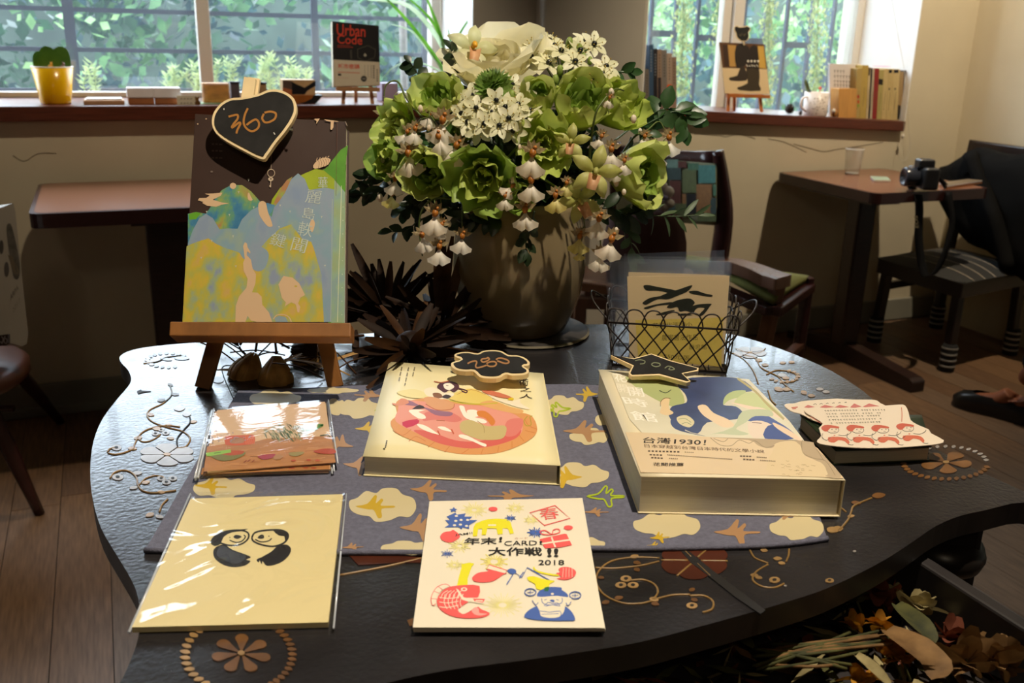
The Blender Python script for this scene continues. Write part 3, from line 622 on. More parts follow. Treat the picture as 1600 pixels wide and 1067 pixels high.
P.poly(bz([(385,330),(460,320),(560,350),(640,380),(600,440),(500,430),(420,390)]), '#dda070', 4); P.stroke(bz([(400,380),(500,430),(620,420),(640,380)]), 1, '#b4552e')
P.poly(bz([(180,375),(260,350),(360,395),(480,430),(620,450),(600,480),(480,470),(380,410),(260,390)]), '#9a6a80', 3)
P.poly(bz([(120,370),(170,375),(190,335),(240,340),(260,370),(200,390),(140,390)]), '#dc8f6c', 3)
P.poly(bz([(495,235),(530,200),(600,190),(660,205),(680,240),(640,280),(600,262),(560,285),(520,262)]), '#54303a', 3)
P.poly(bz([(550,215),(600,205),(640,235),(600,262),(560,250)]), '#f8efdc', 3); P.stroke(bz([(640,240),(700,255),(745,270),(735,285),(700,270)]), 2, '#54303a'); P.stroke(bz([(470,190),(530,200),(600,185)]), 1.6, '#b2663e'); P.stroke(bz([(570,225),(590,228)]), .7, '#7a4a40')
P.poly(bz([(290,420),(350,385),(395,415),(300,422)]), '#3a2a28', 2); P.poly(bz([(258,440),(300,425),(400,430),(340,445),(390,470),(400,500),(340,500)]), '#faf0dc', 2)
P.poly(bz([(205,530),(330,505),(340,540),(240,578)]), RD, 2); P.poly(bz([(330,545),(400,560),(480,610),(510,635),(420,610),(350,575)]), '#faf0dc', 3); P.poly(bz([(500,570),(560,570),(620,610),(540,595)]), '#faf0dc', 3)
P.stroke(bz([(500,600),(520,640)]), 2, '#c8542e'); P.stroke(bz([(615,590),(635,630)]), 2, '#c8542e')
# lying red-haired woman
P.poly(bz([(680,395),(720,400),(740,450),(810,490),(880,505),(910,530),(870,540),(740,500),(700,450)]), '#f8efdc', 3)
P.poly(bz([(750,430),(820,430),(850,470),(800,490),(750,460)]), '#f8efdc', 3); P.poly(bz([(830,440),(900,440),(960,490),(980,530),(950,560),(900,500),(840,480)]), '#d98238', 3)
P.poly(bz([(690,540),(760,510),(860,545),(930,565),(1060,560),(1070,620),(1030,670),(900,680),(800,660),(700,610)]), '#c9b47a', 4); P.stroke(bz([(830,520),(880,560),(890,620)]), .8, '#a38a4e')
P.poly(bz([(680,635),(740,640),(840,690),(905,715),(890,735),(790,690),(690,660)]), '#f8efdc', 3)
P.stroke(bz([(490,515),(560,520)]), 1.2, '#b2663e')
# lettering: title down the right edge, small columns, author
INKB = '#2a2420'
P.text('術', (811, 602), (826, 602.5), (810.5, 591), INKB); P.text('之', (813, 611.5), (830, 612), (812, 604), INKB); P.text('人', (811, 622), (832, 622.5), (813, 615), INKB)
for x, y, n in ((648, 573.5, 8), (638.5, 574, 14), (628, 573, 11)):
    for k in range(n):
        if k % 4 != 3: P.stroke([(x - k*.44, y + k*2.05), (x - k*.44 - .2, y + k*2.05 + 1.1)], 2.0, '#8a7f68', 0)
for k in range(5): P.stroke([(604.5 - k*.5, 688 + k*2.4), (604.3 - k*.5, 689.4 + k*2.4)], 2.2, '#6a6050', 0)
P.stroke([(600.5, 700), (600, 701.5)], 3, '#2a2420', 0)
P.build('print', bk1)

# ---- the thick novel with the blue water picture
z2 = RZ + 0.0305
b2 = [at(935, 577, z2), at(1152, 590, z2), at(1320, 750, z2), at(1001, 744, z2)]
bk2, g2 = paperback('thick paperback with two figures in blue water and cream belly band, under star sign', b2, 0.030, CREAM, lift=(0.0004, 0))
MB().prism([b2[1], b2[2], b2[2] - UPN*.030, b2[1] - UPN*.030], (b2[1]-b2[0]).normalized()*.0005, CREAM).build('spine', bk2)
def b2z(q): return [(930 + a/4, 560 + b_/4) for a, b_ in q]
P = Print((0, 0, z2), UPN, 0.00055)
PIC = mat('picture_washed_blue', '#3d4a72', 0.42, var=0.18, scale=40); PALEP = mat('picture_mist', '#dcd3b6', 0.42, var=0.06, scale=30)
P.poly(b2z([(100,92),(210,95),(880,122),(960,130),(1215,392),(1305,512),(700,490),(480,470),(290,462),(215,380)]), PALEP)
P.poly(b2z([(200,110),(480,150),(560,270),(480,300),(330,230),(230,160)]), '#aeb67c', 3)
P.poly(b2z([(515,165),(600,120),(880,122),(990,195),(900,215),(830,240),(800,290),(880,300),(930,350),(880,380),(700,400),(640,470),(520,420),(460,360),(480,300),(570,275),(560,220)]), PIC, 3)
P.poly(b2z([(640,300),(690,290),(740,340),(830,380),(870,420),(800,430),(720,385),(670,350)]), '#e8cfae', 3); P.poly(b2z([(930,380),(1040,345),(1140,395),(1210,440),(1260,490),(1180,480),(1100,440),(1000,400)]), '#5a6aa0', 3)
P.poly(b2z([(470,390),(520,340),(600,390),(560,450),(690,485),(600,470),(500,440)]), PIC, 3)
P.poly(b2z([(510,370),(570,355),(620,395),(590,430),(530,410)]), '#d8cda6', 4); P.stroke(b2z([(520,380),(560,375),(600,400)]), .8, '#7d8a6a'); P.stroke(b2z([(540,410),(570,400),(600,415)]), .8, '#7d8a6a')
P.poly(b2z([(405,275),(430,250),(465,250),(460,310),(490,340),(450,355),(405,340),(415,300)]), '#e3c79b', 3); P.stroke(b2z([(408,300),(410,270),(435,248),(470,250)]), 1, '#7a5a3a')
P.poly(b2z([(800,290),(810,240),(860,205),(940,200),(920,240),(870,250),(830,265)]), '#b7c48c', 3); P.poly(b2z([(890,245),(960,210),(1040,240),(1180,370),(1050,310),(960,300),(870,290)]), '#c9d09a', 3)
P.poly(b2z([(850,275),(960,295),(1110,330),(1200,385),(1080,350),(940,310)]), '#ecd4bd', 3)
P.poly(b2z([(920,330),(1080,320),(1110,360),(1000,360),(940,400),(880,440),(960,470),(900,480),(760,470),(700,480),(860,430)]), '#c3c9a8', 3)
P.poly(b2z([(960,400),(1040,390),(1120,430),(1060,480),(1000,500),(960,460)]), '#e6d3bf', 3); P.poly(b2z([(1080,420),(1160,430),(1250,500),(1060,500)]), '#4d5c92', 3); P.poly(b2z([(1110,400),(1200,440),(1290,505),(1260,510),(1140,440)]), '#e8cdb0', 3)
P.stroke(b2z([(890,125),(1000,205),(1080,290),(1180,380)]), 3.5, '#b9ab78'); P.stroke(b2z([(400,200),(440,215),(475,195)]), 1.2, '#2f3a2e'); P.stroke(b2z([(980,400),(1040,405)]), 1, '#6a4a50')
for s_, a, b_, c, d in (('花', 112, 138, 210, 84), ('開', 210, 250, 315, 170), ('時', 170, 290, 330, 235), ('館', 225, 398, 400, 318)):
    pass
P.text('花', (962, 596), (981, 598), (957, 582), '#f6f0e0', .008); P.text('開', (984, 618), (1008, 620), (979, 604), '#f6f0e0', .008)
P.text('時', (978, 632), (1016, 637), (970, 619), '#f6f0e0', .008); P.text('館', (990, 656), (1030, 660), (982, 641), '#f6f0e0', .008)
P.text('開', (966, 612), (983, 614), (962, 599), '#efe6d0', .006)
P.nxt()
BAND = mat('belly_band', '#ddc39a', 0.45, var=0.05, scale=12)
band_px = b2z([(188,462),(290,462),(480,470),(700,490),(1000,500),(1305,515),(1390,560),(1555,748),(1400,740),(285,712)])
P.poly(band_px, BAND)
P.poly(b2z([(720,492),(1305,515),(1380,560),(1540,735),(1440,735),(1400,650),(1300,600),(1280,540),(1200,515),(1100,560),(1020,545),(960,510)]), '#b7a181', 3)
P.poly(b2z([(1130,530),(1240,515),(1290,560),(1320,620),(1410,650),(1445,700),(1420,735),(1100,725),(1080,640),(1110,580)]), '#dcc59c', 4)
for q in ([(720,495),(780,540),(850,545),(900,510),(960,530),(1000,515),(1060,555),(1120,545)],[(1290,520),(1300,590),(1370,625),(1440,640),(1500,730)],[(1380,560),(1430,640)],[(740,500),(800,520),(830,500)]): P.stroke(b2z(q), .8, '#8d7a5c')
r = random.Random(4)
for k in range(26): x, y = r.gauss(1240, 70), r.gauss(690, 26); P.stroke(b2z([(x, y), (x + 12, y + r.uniform(-6, 6)), (x + 20, y + 2)]), .6, '#a8916c', 0)
P.text('台灣1930！', *b2z([(295,528),(690,544),(300,490)]), '#2b2118', .012)
P.text('日本穿越到台灣日本時代的文學小說', *b2z([(310,556),(1058,592),(305,534)]), '#4a2c1c', .0)
for a, b_, n in (((330,578),(535,584),9),((340,601),(425,604),4),((350,620),(428,624),4),((905,610),(980,612),4),((925,630),(1000,634),4)): 
    for k in range(n):
        u = k/n; x, y = a[0]+(b_[0]-a[0])*u, a[1]+(b_[1]-a[1])*u; P.stroke(b2z([(x, y), (x+14, y+.6)]), 2.3, '#5b4836', 0)
for a, b_, n in (((560,585),(620,588),5),((450,602),(860,630),38),((462,624),(520,627),5),((1010,616),(1075,620),6),((1030,636),(1130,642),9)):
    for k in range(n):
        u = k/n; x, y = a[0]+(b_[0]-a[0])*u, a[1]+(b_[1]-a[1])*u; P.stroke(b2z([(x, y), (x+7, y+.4)]), 1.5, '#75614a', 0)
P.text('花開推薦', *b2z([(360,672),(552,674),(362,650)]), '#4a3a28', .008)
P.build('print', bk2)

# ---- chalkboard price signs: a dark face in a pale wooden rim
CHALK = mat('chalkboard_face', (0.020, 0.019, 0.018), 0.7, var=0.25, scale=60, spec=.15); RIMW = mat('pale_sign_wood', '#e3cb9c', 0.5, var=0.12, scale=25)
def sign(label, outer, inner, p, n, th, strokes, col, w, stand=None, chips=()):
    p, n = Vector(p), Vector(n).normalized()
    po = [on(q[0], q[1], p, n) for q in outer]; c = sum(po, Vector()) / len(po)
    t = thing('price_sign', label, 'price sign', c - n * th)
    o = MB(); o.prism([q - n*th for q in po], n * (th - .0006), RIMW, smooth=False); o.build('board', t, bevel=0.0008)
    pi = [on(q[0], q[1], p, n) for q in inner]
    o = MB(); o.prism([q - n*.0007 for q in pi], n * .0009, CHALK); o.build('chalk_face', t)
    P = Print(p, n, .0004)
    for s_ in strokes: P.stroke(s_, w, col, 4)
    for s_ in chips: P.stroke(s_, 1.6, '#cfc9bb', 0)
    P.build('chalk_writing', t); return t
def zz(q, s, ox, oy): return [(ox + a/s, oy + b_/s) for a, b_ in q]
def inset(q, d):
    cx, cy = sum(a for a, _ in q)/len(q), sum(b_ for _, b_ in q)/len(q); n = len(q); out = []
    for i in range(n):
        a, b_, c = Vector(q[i-1]), Vector(q[i]), Vector(q[(i+1) % n]); d1, d2 = (b_-a).normalized(), (c-b_).normalized()
        nr = Vector((-d1.y - d2.y, d1.x + d2.x)); nr = nr.normalized() if nr.length > 1e-4 else Vector((-d1.y, d1.x))
        out.append((nr, b_))
    area = sum(q[i][0]*q[(i+1) % n][1] - q[(i+1) % n][0]*q[i][1] for i in range(n))
    sg = 1 if area > 0 else -1
    return [(b_.x + nr.x*d[0]*sg, b_.y + nr.y*d[1]*sg) for nr, b_ in out]
# cloud-shaped sign resting on the ivory novel
cl_o = zz([(200,240),(215,200),(320,165),(250,130),(245,100),(320,75),(420,72),(530,90),(600,58),(720,48),(830,62),(920,110),(1030,115),(1120,145),(1182,200),(1165,240),(1105,250),(1165,290),(1165,335),(1090,360),(960,365),(880,352),(800,395),(680,402),(560,385),(480,315),(380,315),(260,295)], 8, 680, 540)
cl_o = [(q.x, q.y) for q in sm([(a, b_, 0) for a, b_ in cl_o], 3)]
zc = z1 + 0.017; nC = (UPN + FW2 * -0.10).normalized()
sg1 = sign('cloud-shaped chalkboard price sign with wavy rim, lying on the ivory novel', cl_o, inset(cl_o, (4.2, 3.0)), at(766, 570, zc), nC, 0.005,
     [zz([(405,225),(440,205),(500,190),(520,210),(505,250),(520,275),(570,268),(640,245)], 8, 680, 540), zz([(570,190),(590,165),(640,160),(660,150),(675,170),(640,195),(600,205),(575,190)], 8, 680, 540), zz([(640,225),(680,205),(740,200),(765,225),(740,255),(680,258),(645,240)], 8, 680, 540), zz([(760,175),(790,158),(850,160),(910,185),(920,210),(880,222),(820,205),(775,188)], 8, 680, 540)], '#a87a4e', 2.4)
MB().obox(at(768, 583, z1 + .005) + FW2 * .012, RX * .012, FW2 * .005, UPN * .0055, RIMW).build('clip', sg1)
# star sign leaning on the thick novel and the wire basket
st_o = [(956,555),(993,558),(1016,551),(1039,559),(1092,573),(1094,577),(1068,584),(1081,596),(1076,598),(1035,586),(985,588),(986,572)]
st_o = [(954,554),(990,559),(1018,551.5),(1046,561.5),(1092,574),(1091,578.5),(1067,583),(1079.5,595),(1073,597),(1030,585.5),(987,587),(982,583),(988,571)]
zs = z2 + 0.010; nS = (UPN + FW2 * -0.30 + RX * -.04).normalized()
sg2 = sign('star-shaped chalkboard price sign with pale wooden rim, propped on the thick novel', st_o, inset(st_o, (3.2, 2.4)), at(1030, 585, zs), nS, 0.0048,
     [zz([(770,118),(800,112),(830,120),(825,135),(800,138)], 4, 800, 534), zz([(872,138),(890,130),(920,135),(925,148),(900,155),(878,148),(872,138)], 4, 800, 534), zz([(955,165),(975,152),(1000,158),(1015,170),(1000,175),(980,172),(990,160)], 4, 800, 534)], '#7f8468', 1.4)
MB().obox(at(1020, 592, z2 + .004) + FW2 * .01, RX * .012, FW2 * .005, UPN * .0038, RIMW).build('clip', sg2)

# ---- three sleeved picture cards, stacked
FILM = clearfilm('clear_sleeve_film', haze=0.02, rough=0.06, bump=0.05, bscale=30, refl=1.0)
FILM2 = clearfilm('wrinkled_sleeve_film', haze=0.02, rough=0.08, bump=0.06, bscale=26, refl=0.7, stretch=(1, 1.6, 1))
def card(name, label, cat, quad, th, m, group=None, base=None):
    c = sum((Vector(p) for p in quad), Vector()) / 4; t = thing(name, label, cat, (c.x, c.y, quad[0].z - th), group)
    o = MB(); o.prism(quad, (0, 0, -th), m); o.build('card', t); return t
def sleeve(t, quad, th, m=None, over=None, n=14, amp=0.0006, seed=1):
    m = m or FILM; r = random.Random(seed); TL, TR, BR, BL = [Vector(q) for q in quad]; ph = [r.uniform(0, 6.28) for _ in range(4)]; g = []
    for i in range(n+1):
        u = i/n; row = []
        for j in range(n+1):
            v = j/n; p = TL.lerp(TR, u).lerp(BL.lerp(BR, u), v); e = min(1, 5*min(u, 1-u, v, 1-v) + .1)
            row.append(p + UPN * (amp * e * (1 + .5*math.sin(7*u + 5*v + ph[0]) + .5*math.sin(11*v - 4*u + ph[1])) - (th * .5 if e < .2 else 0) * 0))
        g.append(row)
    o = MB(); o.grid(g, m)
    for a, b_ in ((TL, TR), (TR, BR), (BR, BL), (BL, TL)): o.add([a, b_, b_ - UPN*th, a - UPN*th], [(0, 1, 2, 3)], m)
    o.build('sleeve', t)
    for a, b_, rr in ((TL, BL, .0009), (TR, BR, .0007)): s_ = MB(); s_.tube([a - UPN*th*.4, b_ - UPN*th*.4], rr, 6, SEAMF); s_.build('sleeve_seam', t)
SEAMF = mat('film_seam', (.62, .66, .72), .15, spec=.8)
KRAFT = mat('picture_card_tan', '#d9b287', 0.6, var=0.05, scale=12); WOODP = mat('picture_wood_strokes', '#b77c46', 0.6, var=0.18, scale=14, stretch=(1, 6, 1))
def c3z(q): return [(290 + a/6.4, 610 + b_/6.4) for a, b_ in q]
zc0 = RZ + .0004
quads = [((330,642),(512,628),(519,739),(305,749)), ((331,640),(512,627),(522,735),(304,746)), ((334,638),(513,624),(528,723),(309,745))]
labs = ['bottom picture card of the three in clear sleeves, almost covered', 'middle picture card of the three in clear sleeves, a thin strip showing', 'top picture card in a shiny sleeve, drawn with a green hedgehog shape and red roll']
for k, (q, lb) in enumerate(zip(quads, labs)):
    z = zc0 + .0022*(k+1); quad = [at(a, b_, z) for a, b_ in q]; TLc = quad[0]
    inn = [quad[0].lerp(quad[2], .03), quad[1].lerp(quad[3], .03), quad[2].lerp(quad[0], .025), quad[3].lerp(quad[1], .06)]
    t = card('picture_card', lb, 'card', [p - UPN*.0003 for p in inn], .0014, KRAFT, 'sleeved picture cards')
    P = Print((0, 0, z - .0003), UPN, .0001)
    if k < 2:
        b0 = [inn[3], inn[2]]; P.poly(([(314,741),(515,733),(515,724),(316,731)] if k else [(316,744),(513,737),(513,730),(318,737)]), WOODP)
        if k:
            for a in ((1060,775,34,9),(1200,772,30,8),(1280,775,30,9)): P.poly([(290 + (a[0] + a[2]*math.cos(w))/6.4, 610 + (a[1] + a[3]*math.sin(w))/6.4) for w in [i*PI/4 for i in range(8)]], '#a8452a')
    if k == 2:
        P.poly(c3z([(215,560),(420,530),(700,510),(820,480),(1100,470),(1460,455),(1500,720),(1100,745),(700,780),(180,810)]), WOODP)
        r = random.Random(9)
        for _ in range(40):
            x, y = r.uniform(260, 1350), r.uniform(570, 760); P.stroke(c3z([(x, y), (x + r.uniform(60, 150), y - r.uniform(0, 16))]), r.uniform(.5, 1.2), r.choice(['#a86a38', '#c98f58', '#8d5a34', '#cf9a6a']), 0)
        P.poly(c3z([(390,480),(420,455),(600,445),(680,445),(690,520),(600,545),(420,548),(395,520)]), '#c85a30', 3); P.poly(c3z([(450,490),(560,470),(580,520),(460,530)]), '#a87a58', 3)
        for k_ in range(5): P.stroke(c3z([(600 + k_*20, 450), (606 + k_*20, 538)]), .9, '#e07a48', 0)
        for _ in range(150):
            a, rr = r.uniform(0, 6.28), math.sqrt(r.random()); x, y = 990 + 215*rr*math.cos(a), 410 + 82*rr*math.sin(a); P.stroke(c3z([(x, y), (x + r.uniform(10, 34), y + r.uniform(16, 46))]), .8, r.choice(['#5a7048', '#7d9062', '#45603c', '#93a273']), 0)
        P.stroke(c3z([(1210,400),(1280,395),(1340,360),(1375,345),(1320,345)]), 3, '#5f9a4a'); P.stroke(c3z([(1345,450),(1430,440),(1440,468)]), 1.4, '#3f4f36', 0)
        P.poly(c3z([(240,640),(330,605),(520,600),(600,620),(560,660),(460,695),(340,700)]), '#7c7a45', 3); P.poly(c3z([(330,625),(440,600),(580,605),(560,635),(440,650)]), '#b4502c', 3)
        P.poly(c3z([(200,625),(450,587),(456,620),(215,660)]), '#8fbe4e', 0); P.stroke(c3z([(285,628),(350,618)]), 1.2, '#52743a', 0)
        P.poly(c3z([(720,660),(800,640),(900,635),(860,675),(780,690)]), '#9c3a44', 3); P.poly(c3z([(890,650),(940,640),(975,660),(930,690),(880,685)]), '#a4764a', 3)
        P.poly(c3z([(1040,620),(1170,612),(1180,628),(1120,655),(1050,650)]), '#9a8a52', 3); P.poly(c3z([(1280,605),(1400,580),(1490,590),(1490,630),(1340,630)]), '#b0482c', 3)
        for a in ((580,710),(620,700),(660,706)): P.stroke(c3z([(a[0], a[1]+10), (a[0]+30, a[1]-12)]), 1.2, '#8a3c2a', 0)
        for a in ((1080,700),(1230,695),(1320,698)): P.poly(c3z([(a[0]-30, a[1]), (a[0], a[1]-10), (a[0]+28, a[1]), (a[0], a[1]+10)]), '#b5502e', 2)
        for _ in range(34):
            x, y = r.uniform(260, 720), r.uniform(390, 540)
            if y < 540 - (x-260)*.12: P.poly(c3z(circ(x, y, 9, 6, 6)), '#9c8f90', 0)
    P.build('print', t); sleeve(t, quad, .0016, FILM2, seed=k+3, amp=.0005)
# ---- ivory card with the two hugging figures, in its sleeve
z = T + 0.0052; q = [(297,768),(541,768),(521,977),(201,983)]; quad = [at(a, b_, z) for a, b_ in q]
inn = [at(a, b_, z - .0006) for a, b_ in ((298,779),(536,772),(513,972),(206,980))]
t = card('greeting_card', 'ivory square card with two hugging ink-drawn figures, in a clear sleeve', 'card', inn, .0036, mat('ivory_card', '#ead79c', 0.55, var=0.02, scale=6))
P = Print((0, 0, z - .0006), UPN, .0001)
def pz(q): return [(190 + a/4.267, 750 + b_/4.267) for a, b_ in q]
K = '#211d1c'
P.stroke(pz([(600,410),(640,365),(720,338),(800,335),(845,355),(840,395),(790,430),(720,435),(660,420)]), 2.6, K); P.poly(pz([(590,412),(630,360),(700,335),(800,328),(845,325),(800,340),(730,350),(680,380),(660,425),(620,440)]), K, 2)
P.stroke(pz([(868,385),(890,350),(960,335),(1050,332),(1100,350),(1110,380),(1080,420),(1010,442),(930,430),(880,408),(868,385)]), 2.8, K); P.poly(pz([(1010,335),(1060,330),(1105,350),(1112,385),(1090,405),(1085,375),(1050,370)]), K, 2)
P.poly(pz([(745,380),(760,365),(790,370),(800,380),(775,392),(760,390)]), K, 2); P.poly(pz([(905,385),(925,365),(945,365),(950,385),(930,392)]), K, 2)
P.stroke(pz([(720,400),(760,415),(800,408),(825,380),(815,365)]), 1.8, K); P.stroke(pz([(890,395),(930,412),(980,405),(1000,388)]), 1.8, K); P.poly(circ(190+722/4.267, 750+382/4.267, 1.2, .8, 6), K, 0); P.poly(circ(190+982/4.267, 750+374/4.267, 1.2, .8, 6), K, 0)
GREYB = mat('ink_wash', '#3a3c42', .5, var=.35, scale=80)
P.poly(pz([(640,440),(690,432),(740,465),(860,510),(830,530),(860,540),(820,570),(740,580),(670,560),(620,520),(612,470)]), K, 3); P.poly(pz([(650,445),(690,442),(740,475),(830,505),(790,550),(740,555),(680,530),(635,500)]), GREYB, 3)
P.poly(pz([(1040,440),(1100,430),(1130,460),(1110,510),(1050,555),(970,572),(940,540),(935,562),(920,535),(915,550),(900,530),(940,510),(1000,475)]), K, 3)
P.build('print', t); sleeve(t, quad, .005, clearfilm('loose_sleeve_film', haze=.02, rough=.07, bump=.7, bscale=15, refl=.8), seed=8, amp=.0007)
# ---- white postcards, the printed one on top of another
PW2 = mat('postcard_white', '#efe4cc', 0.6, var=0.01)
for k, (q, z, lb) in enumerate(((((674,786),(908,782),(946,983),(646,984)), T + .0035, 'white postcard underneath the printed one, only its edges showing'),
                                (((671,783),(910,778),(945,981),(645,980)), T + .0062, 'white postcard printed with a red fish, a bearded man in blue and black Japanese lettering'))):
    quad = [at(a, b_, z) for a, b_ in q]; t = card('postcard', lb, 'card', quad, .0018 if k else .0016, PW2, 'white postcards')
jt = t
P = Print((0, 0, T + .0062), UPN, .0001)
def jz(q): return [(640 + a/4.85, 770 + b_/4.85) for a, b_ in q]
BL, RE, YL, BK = '#4d69b0', '#f0625f', '#ece22c', '#2a2622'
def burst(x, y, r0, r1, n, col, w, sq=.62):
    for i in range(n):
        a = 2*PI*i/n; rr = r1 * (1 if i % 2 else .72); P.stroke(jz([(x + r0*math.cos(a), y + r0*sq*math.sin(a)), (x + rr*math.cos(a), y + rr*sq*math.sin(a))]), w, col, 0)
YP = '#eee49a'
burst(705, 850, 30, 150, 34, YP, 1.0); burst(490, 130, 20, 100, 22, YP, 1.4); burst(800, 115, 14, 70, 18, YP, 1.2); burst(920, 205, 10, 60, 16, YP, 1.2); burst(640, 520, 30, 110, 20, '#efe27c', 1.6); burst(340, 545, 14, 66, 16, YP, 1.3); burst(380, 400, 20, 90, 16, YP, 1.5)
P.poly(jz([(265,262),(300,240),(268,205),(310,205),(280,180),(345,150),(360,165),(425,155),(415,180),(475,180),(450,205),(515,205),(450,245),(450,272),(400,262),(395,278),(370,258)]), BL)
for a in ((355,175),(350,212),(390,205),(340,245),(440,205),(385,240),(432,250)): P.poly(jz(circ(a[0], a[1], 13, 8, 8)), '#efe4cc', 0)
P.poly(jz([(335,108),(345,120),(362,124),(347,132),(352,146),(333,138),(312,146),(318,130),(300,124),(325,120)]), BL)
P.poly(jz([(485,258),(500,232),(540,215),(590,200),(660,195),(740,200),(765,222),(770,240),(790,305),(762,312),(745,270),(705,268),(705,310),(668,315),(658,270),(590,268),(578,318),(545,318),(550,272),(520,272),(512,325),(478,328)]), YL)
P.poly(jz([(595,238),(655,238),(655,250),(595,250)]), '#efe4cc', 0)
burst(765, 190, 4, 44, 14, BL, .9); burst(955, 300, 6, 66, 18, BL, 1.4); burst(285, 460, 5, 52, 12, BL, .9)
P.poly(jz(circ(632, 122, 34, 17, 14)), RE, 0); P.poly(jz(circ(1203, 263, 35, 18, 14)), RE, 0); P.poly(jz([(232,330),(260,298),(310,290),(330,280),(360,300),(382,330),(340,365),(300,375),(250,360)]), RE, 3)
P.stroke(jz([(910,150),(1102,95),(1216,192),(1022,245)]), 1.4, RE, 0, True); P.text('春', *jz([(1000,205),(1140,190),(975,122)]), RE, -.005)
P.poly(jz([(985,350),(1170,310),(1190,312),(1230,395),(1145,412),(1025,420)]), RE); P.stroke(jz([(1075,335),(1105,412)]), 2.6, '#efe4cc', 0); P.stroke(jz([(1000,385),(1215,355)]), 2.6, '#efe4cc', 0)
P.stroke(jz([(1075,315),(1030,285),(990,292),(1005,312),(1075,315),(1090,280),(1130,275),(1135,300),(1080,315)]), 1.6, RE, 3)
P.text('JAM!!', *jz([(345,330),(478,314),(343,312)]), BK, .01)
P.text('年末', *jz([(412,392),(660,388),(416,340)]), BK, .016); P.text('!', *jz([(676,375),(700,372),(680,335)]), BK, .02); P.text('CARD', *jz([(718,400),(965,395),(718,365)]), BK, 0); P.text('!', *jz([(985,392),(1006,390),(985,366)]), BK, .02); P.text('カード', *jz([(795,352),(895,350),(795,338)]), '#b5703f', .0)
P.text('大作戦', *jz([(596,475),(1005,475),(596,412)]), BK, .016); P.text('!!', *jz([(1042,486),(1128,486),(1042,420)]), BK, .03); P.text('2018', *jz([(975,545),(1172,545),(975,508)]), BK, .004)
P.poly(jz([(360,700),(372,640),(395,560),(390,540),(455,528),(490,535),(470,560),(440,650),(440,712)]), YL)
P.poly(jz([(475,640),(520,605),(585,595),(620,575),(735,600),(700,625),(640,665),(560,678),(490,668)]), RE, 3); P.poly(jz([(585,575),(605,545),(735,585),(725,612),(690,605)]), '#efe4cc'); P.stroke(jz([(582,575),(605,545),(740,588),(722,612)]), 1.4, RE, 0, True)
P.stroke(jz([(735,695),(795,600),(850,640),(892,565),(1060,662)]), 1.6, BL, 0); P.poly(jz([(740,590),(765,572),(800,580),(808,605),(770,615)]), BL, 2); P.stroke(jz([(832,645),(862,600)]), 1.4, BL, 0)
P.poly(jz([(890,640),(940,630),(1000,650),(1060,660),(1100,668),(1060,690),(1050,740),(1000,735),(960,725),(950,690),(905,665)]), YL, 2); P.stroke(jz([(940,560),(960,590),(1050,615),(1130,625)]), 2.4, YL, 3)
P.poly(jz([(1130,575),(1170,560),(1230,570),(1262,600),(1240,640),(1180,658),(1115,650),(1150,635),(1110,610),(1140,600)]), RE, 3)
for k in range(4): P.stroke(jz([(1165 + k*22, 568), (1160 + k*24, 640)]), .6, '#efe4cc', 0)
# the fish
P.poly(jz([(170,850),(165,800),(185,740),(230,705),(275,688),(310,705),(240,740),(205,800),(195,850)]), '#efe4cc', 2); P.stroke(jz([(310,712),(275,690),(215,708),(180,750),(162,800),(172,850),(200,840)]), 1.0, RE, 2)
for a in ((185,745,225,760),(165,800,208,805),(215,708,250,735)): P.stroke(jz([a[:2], a[2:]]), .8, RE, 0)
P.poly(jz([(530,705),(520,790),(480,800),(440,830),(370,880),(420,915),(480,880),(510,855),(540,880),(600,905),(600,925),(540,945),(420,950),(310,930),(230,880),(205,820),(240,750),(310,710),(420,698)]), RE, 2)
P.poly(jz([(460,795),(575,800),(560,840),(490,830),(400,810),(360,740),(350,725),(372,735),(410,790)]), '#efe4cc', 2); P.poly(jz([(480,800),(572,804),(556,832),(492,822)]), RE); P.poly(jz([(500,812),(560,814),(552,824),(500,820)]), '#efe4cc', 0)
P.poly(jz([(365,885),(420,865),(445,835),(500,845),(520,860),(470,885),(440,905),(400,918)]), '#efe4cc', 2); P.poly(jz([(470,890),(500,865),(525,880),(530,910),(590,915),(540,930),(490,920)]), '#f7a9a0', 2)
P.poly(jz(circ(413, 730, 24, 15, 12)), '#efe4cc', 0); P.poly(jz(circ(413, 730, 13, 8, 10)), RE, 0)
for k in range(5): P.stroke(jz([(235 + k*34, 800 + (k % 2)*4), (255 + k*30, 760), (290 + k*26, 740)]), 1.0, '#efe4cc', 3)
for k in range(5): P.stroke(jz([(270 + k*34, 765), (262 + k*30, 830), (285 + k*30, 880)]), 1.1, '#efe4cc', 3)
for k in range(3): P.stroke(jz([(225, 790 + k*36), (290, 800 + k*34), (370, 790 + k*30)]), 1.1, '#efe4cc', 3)
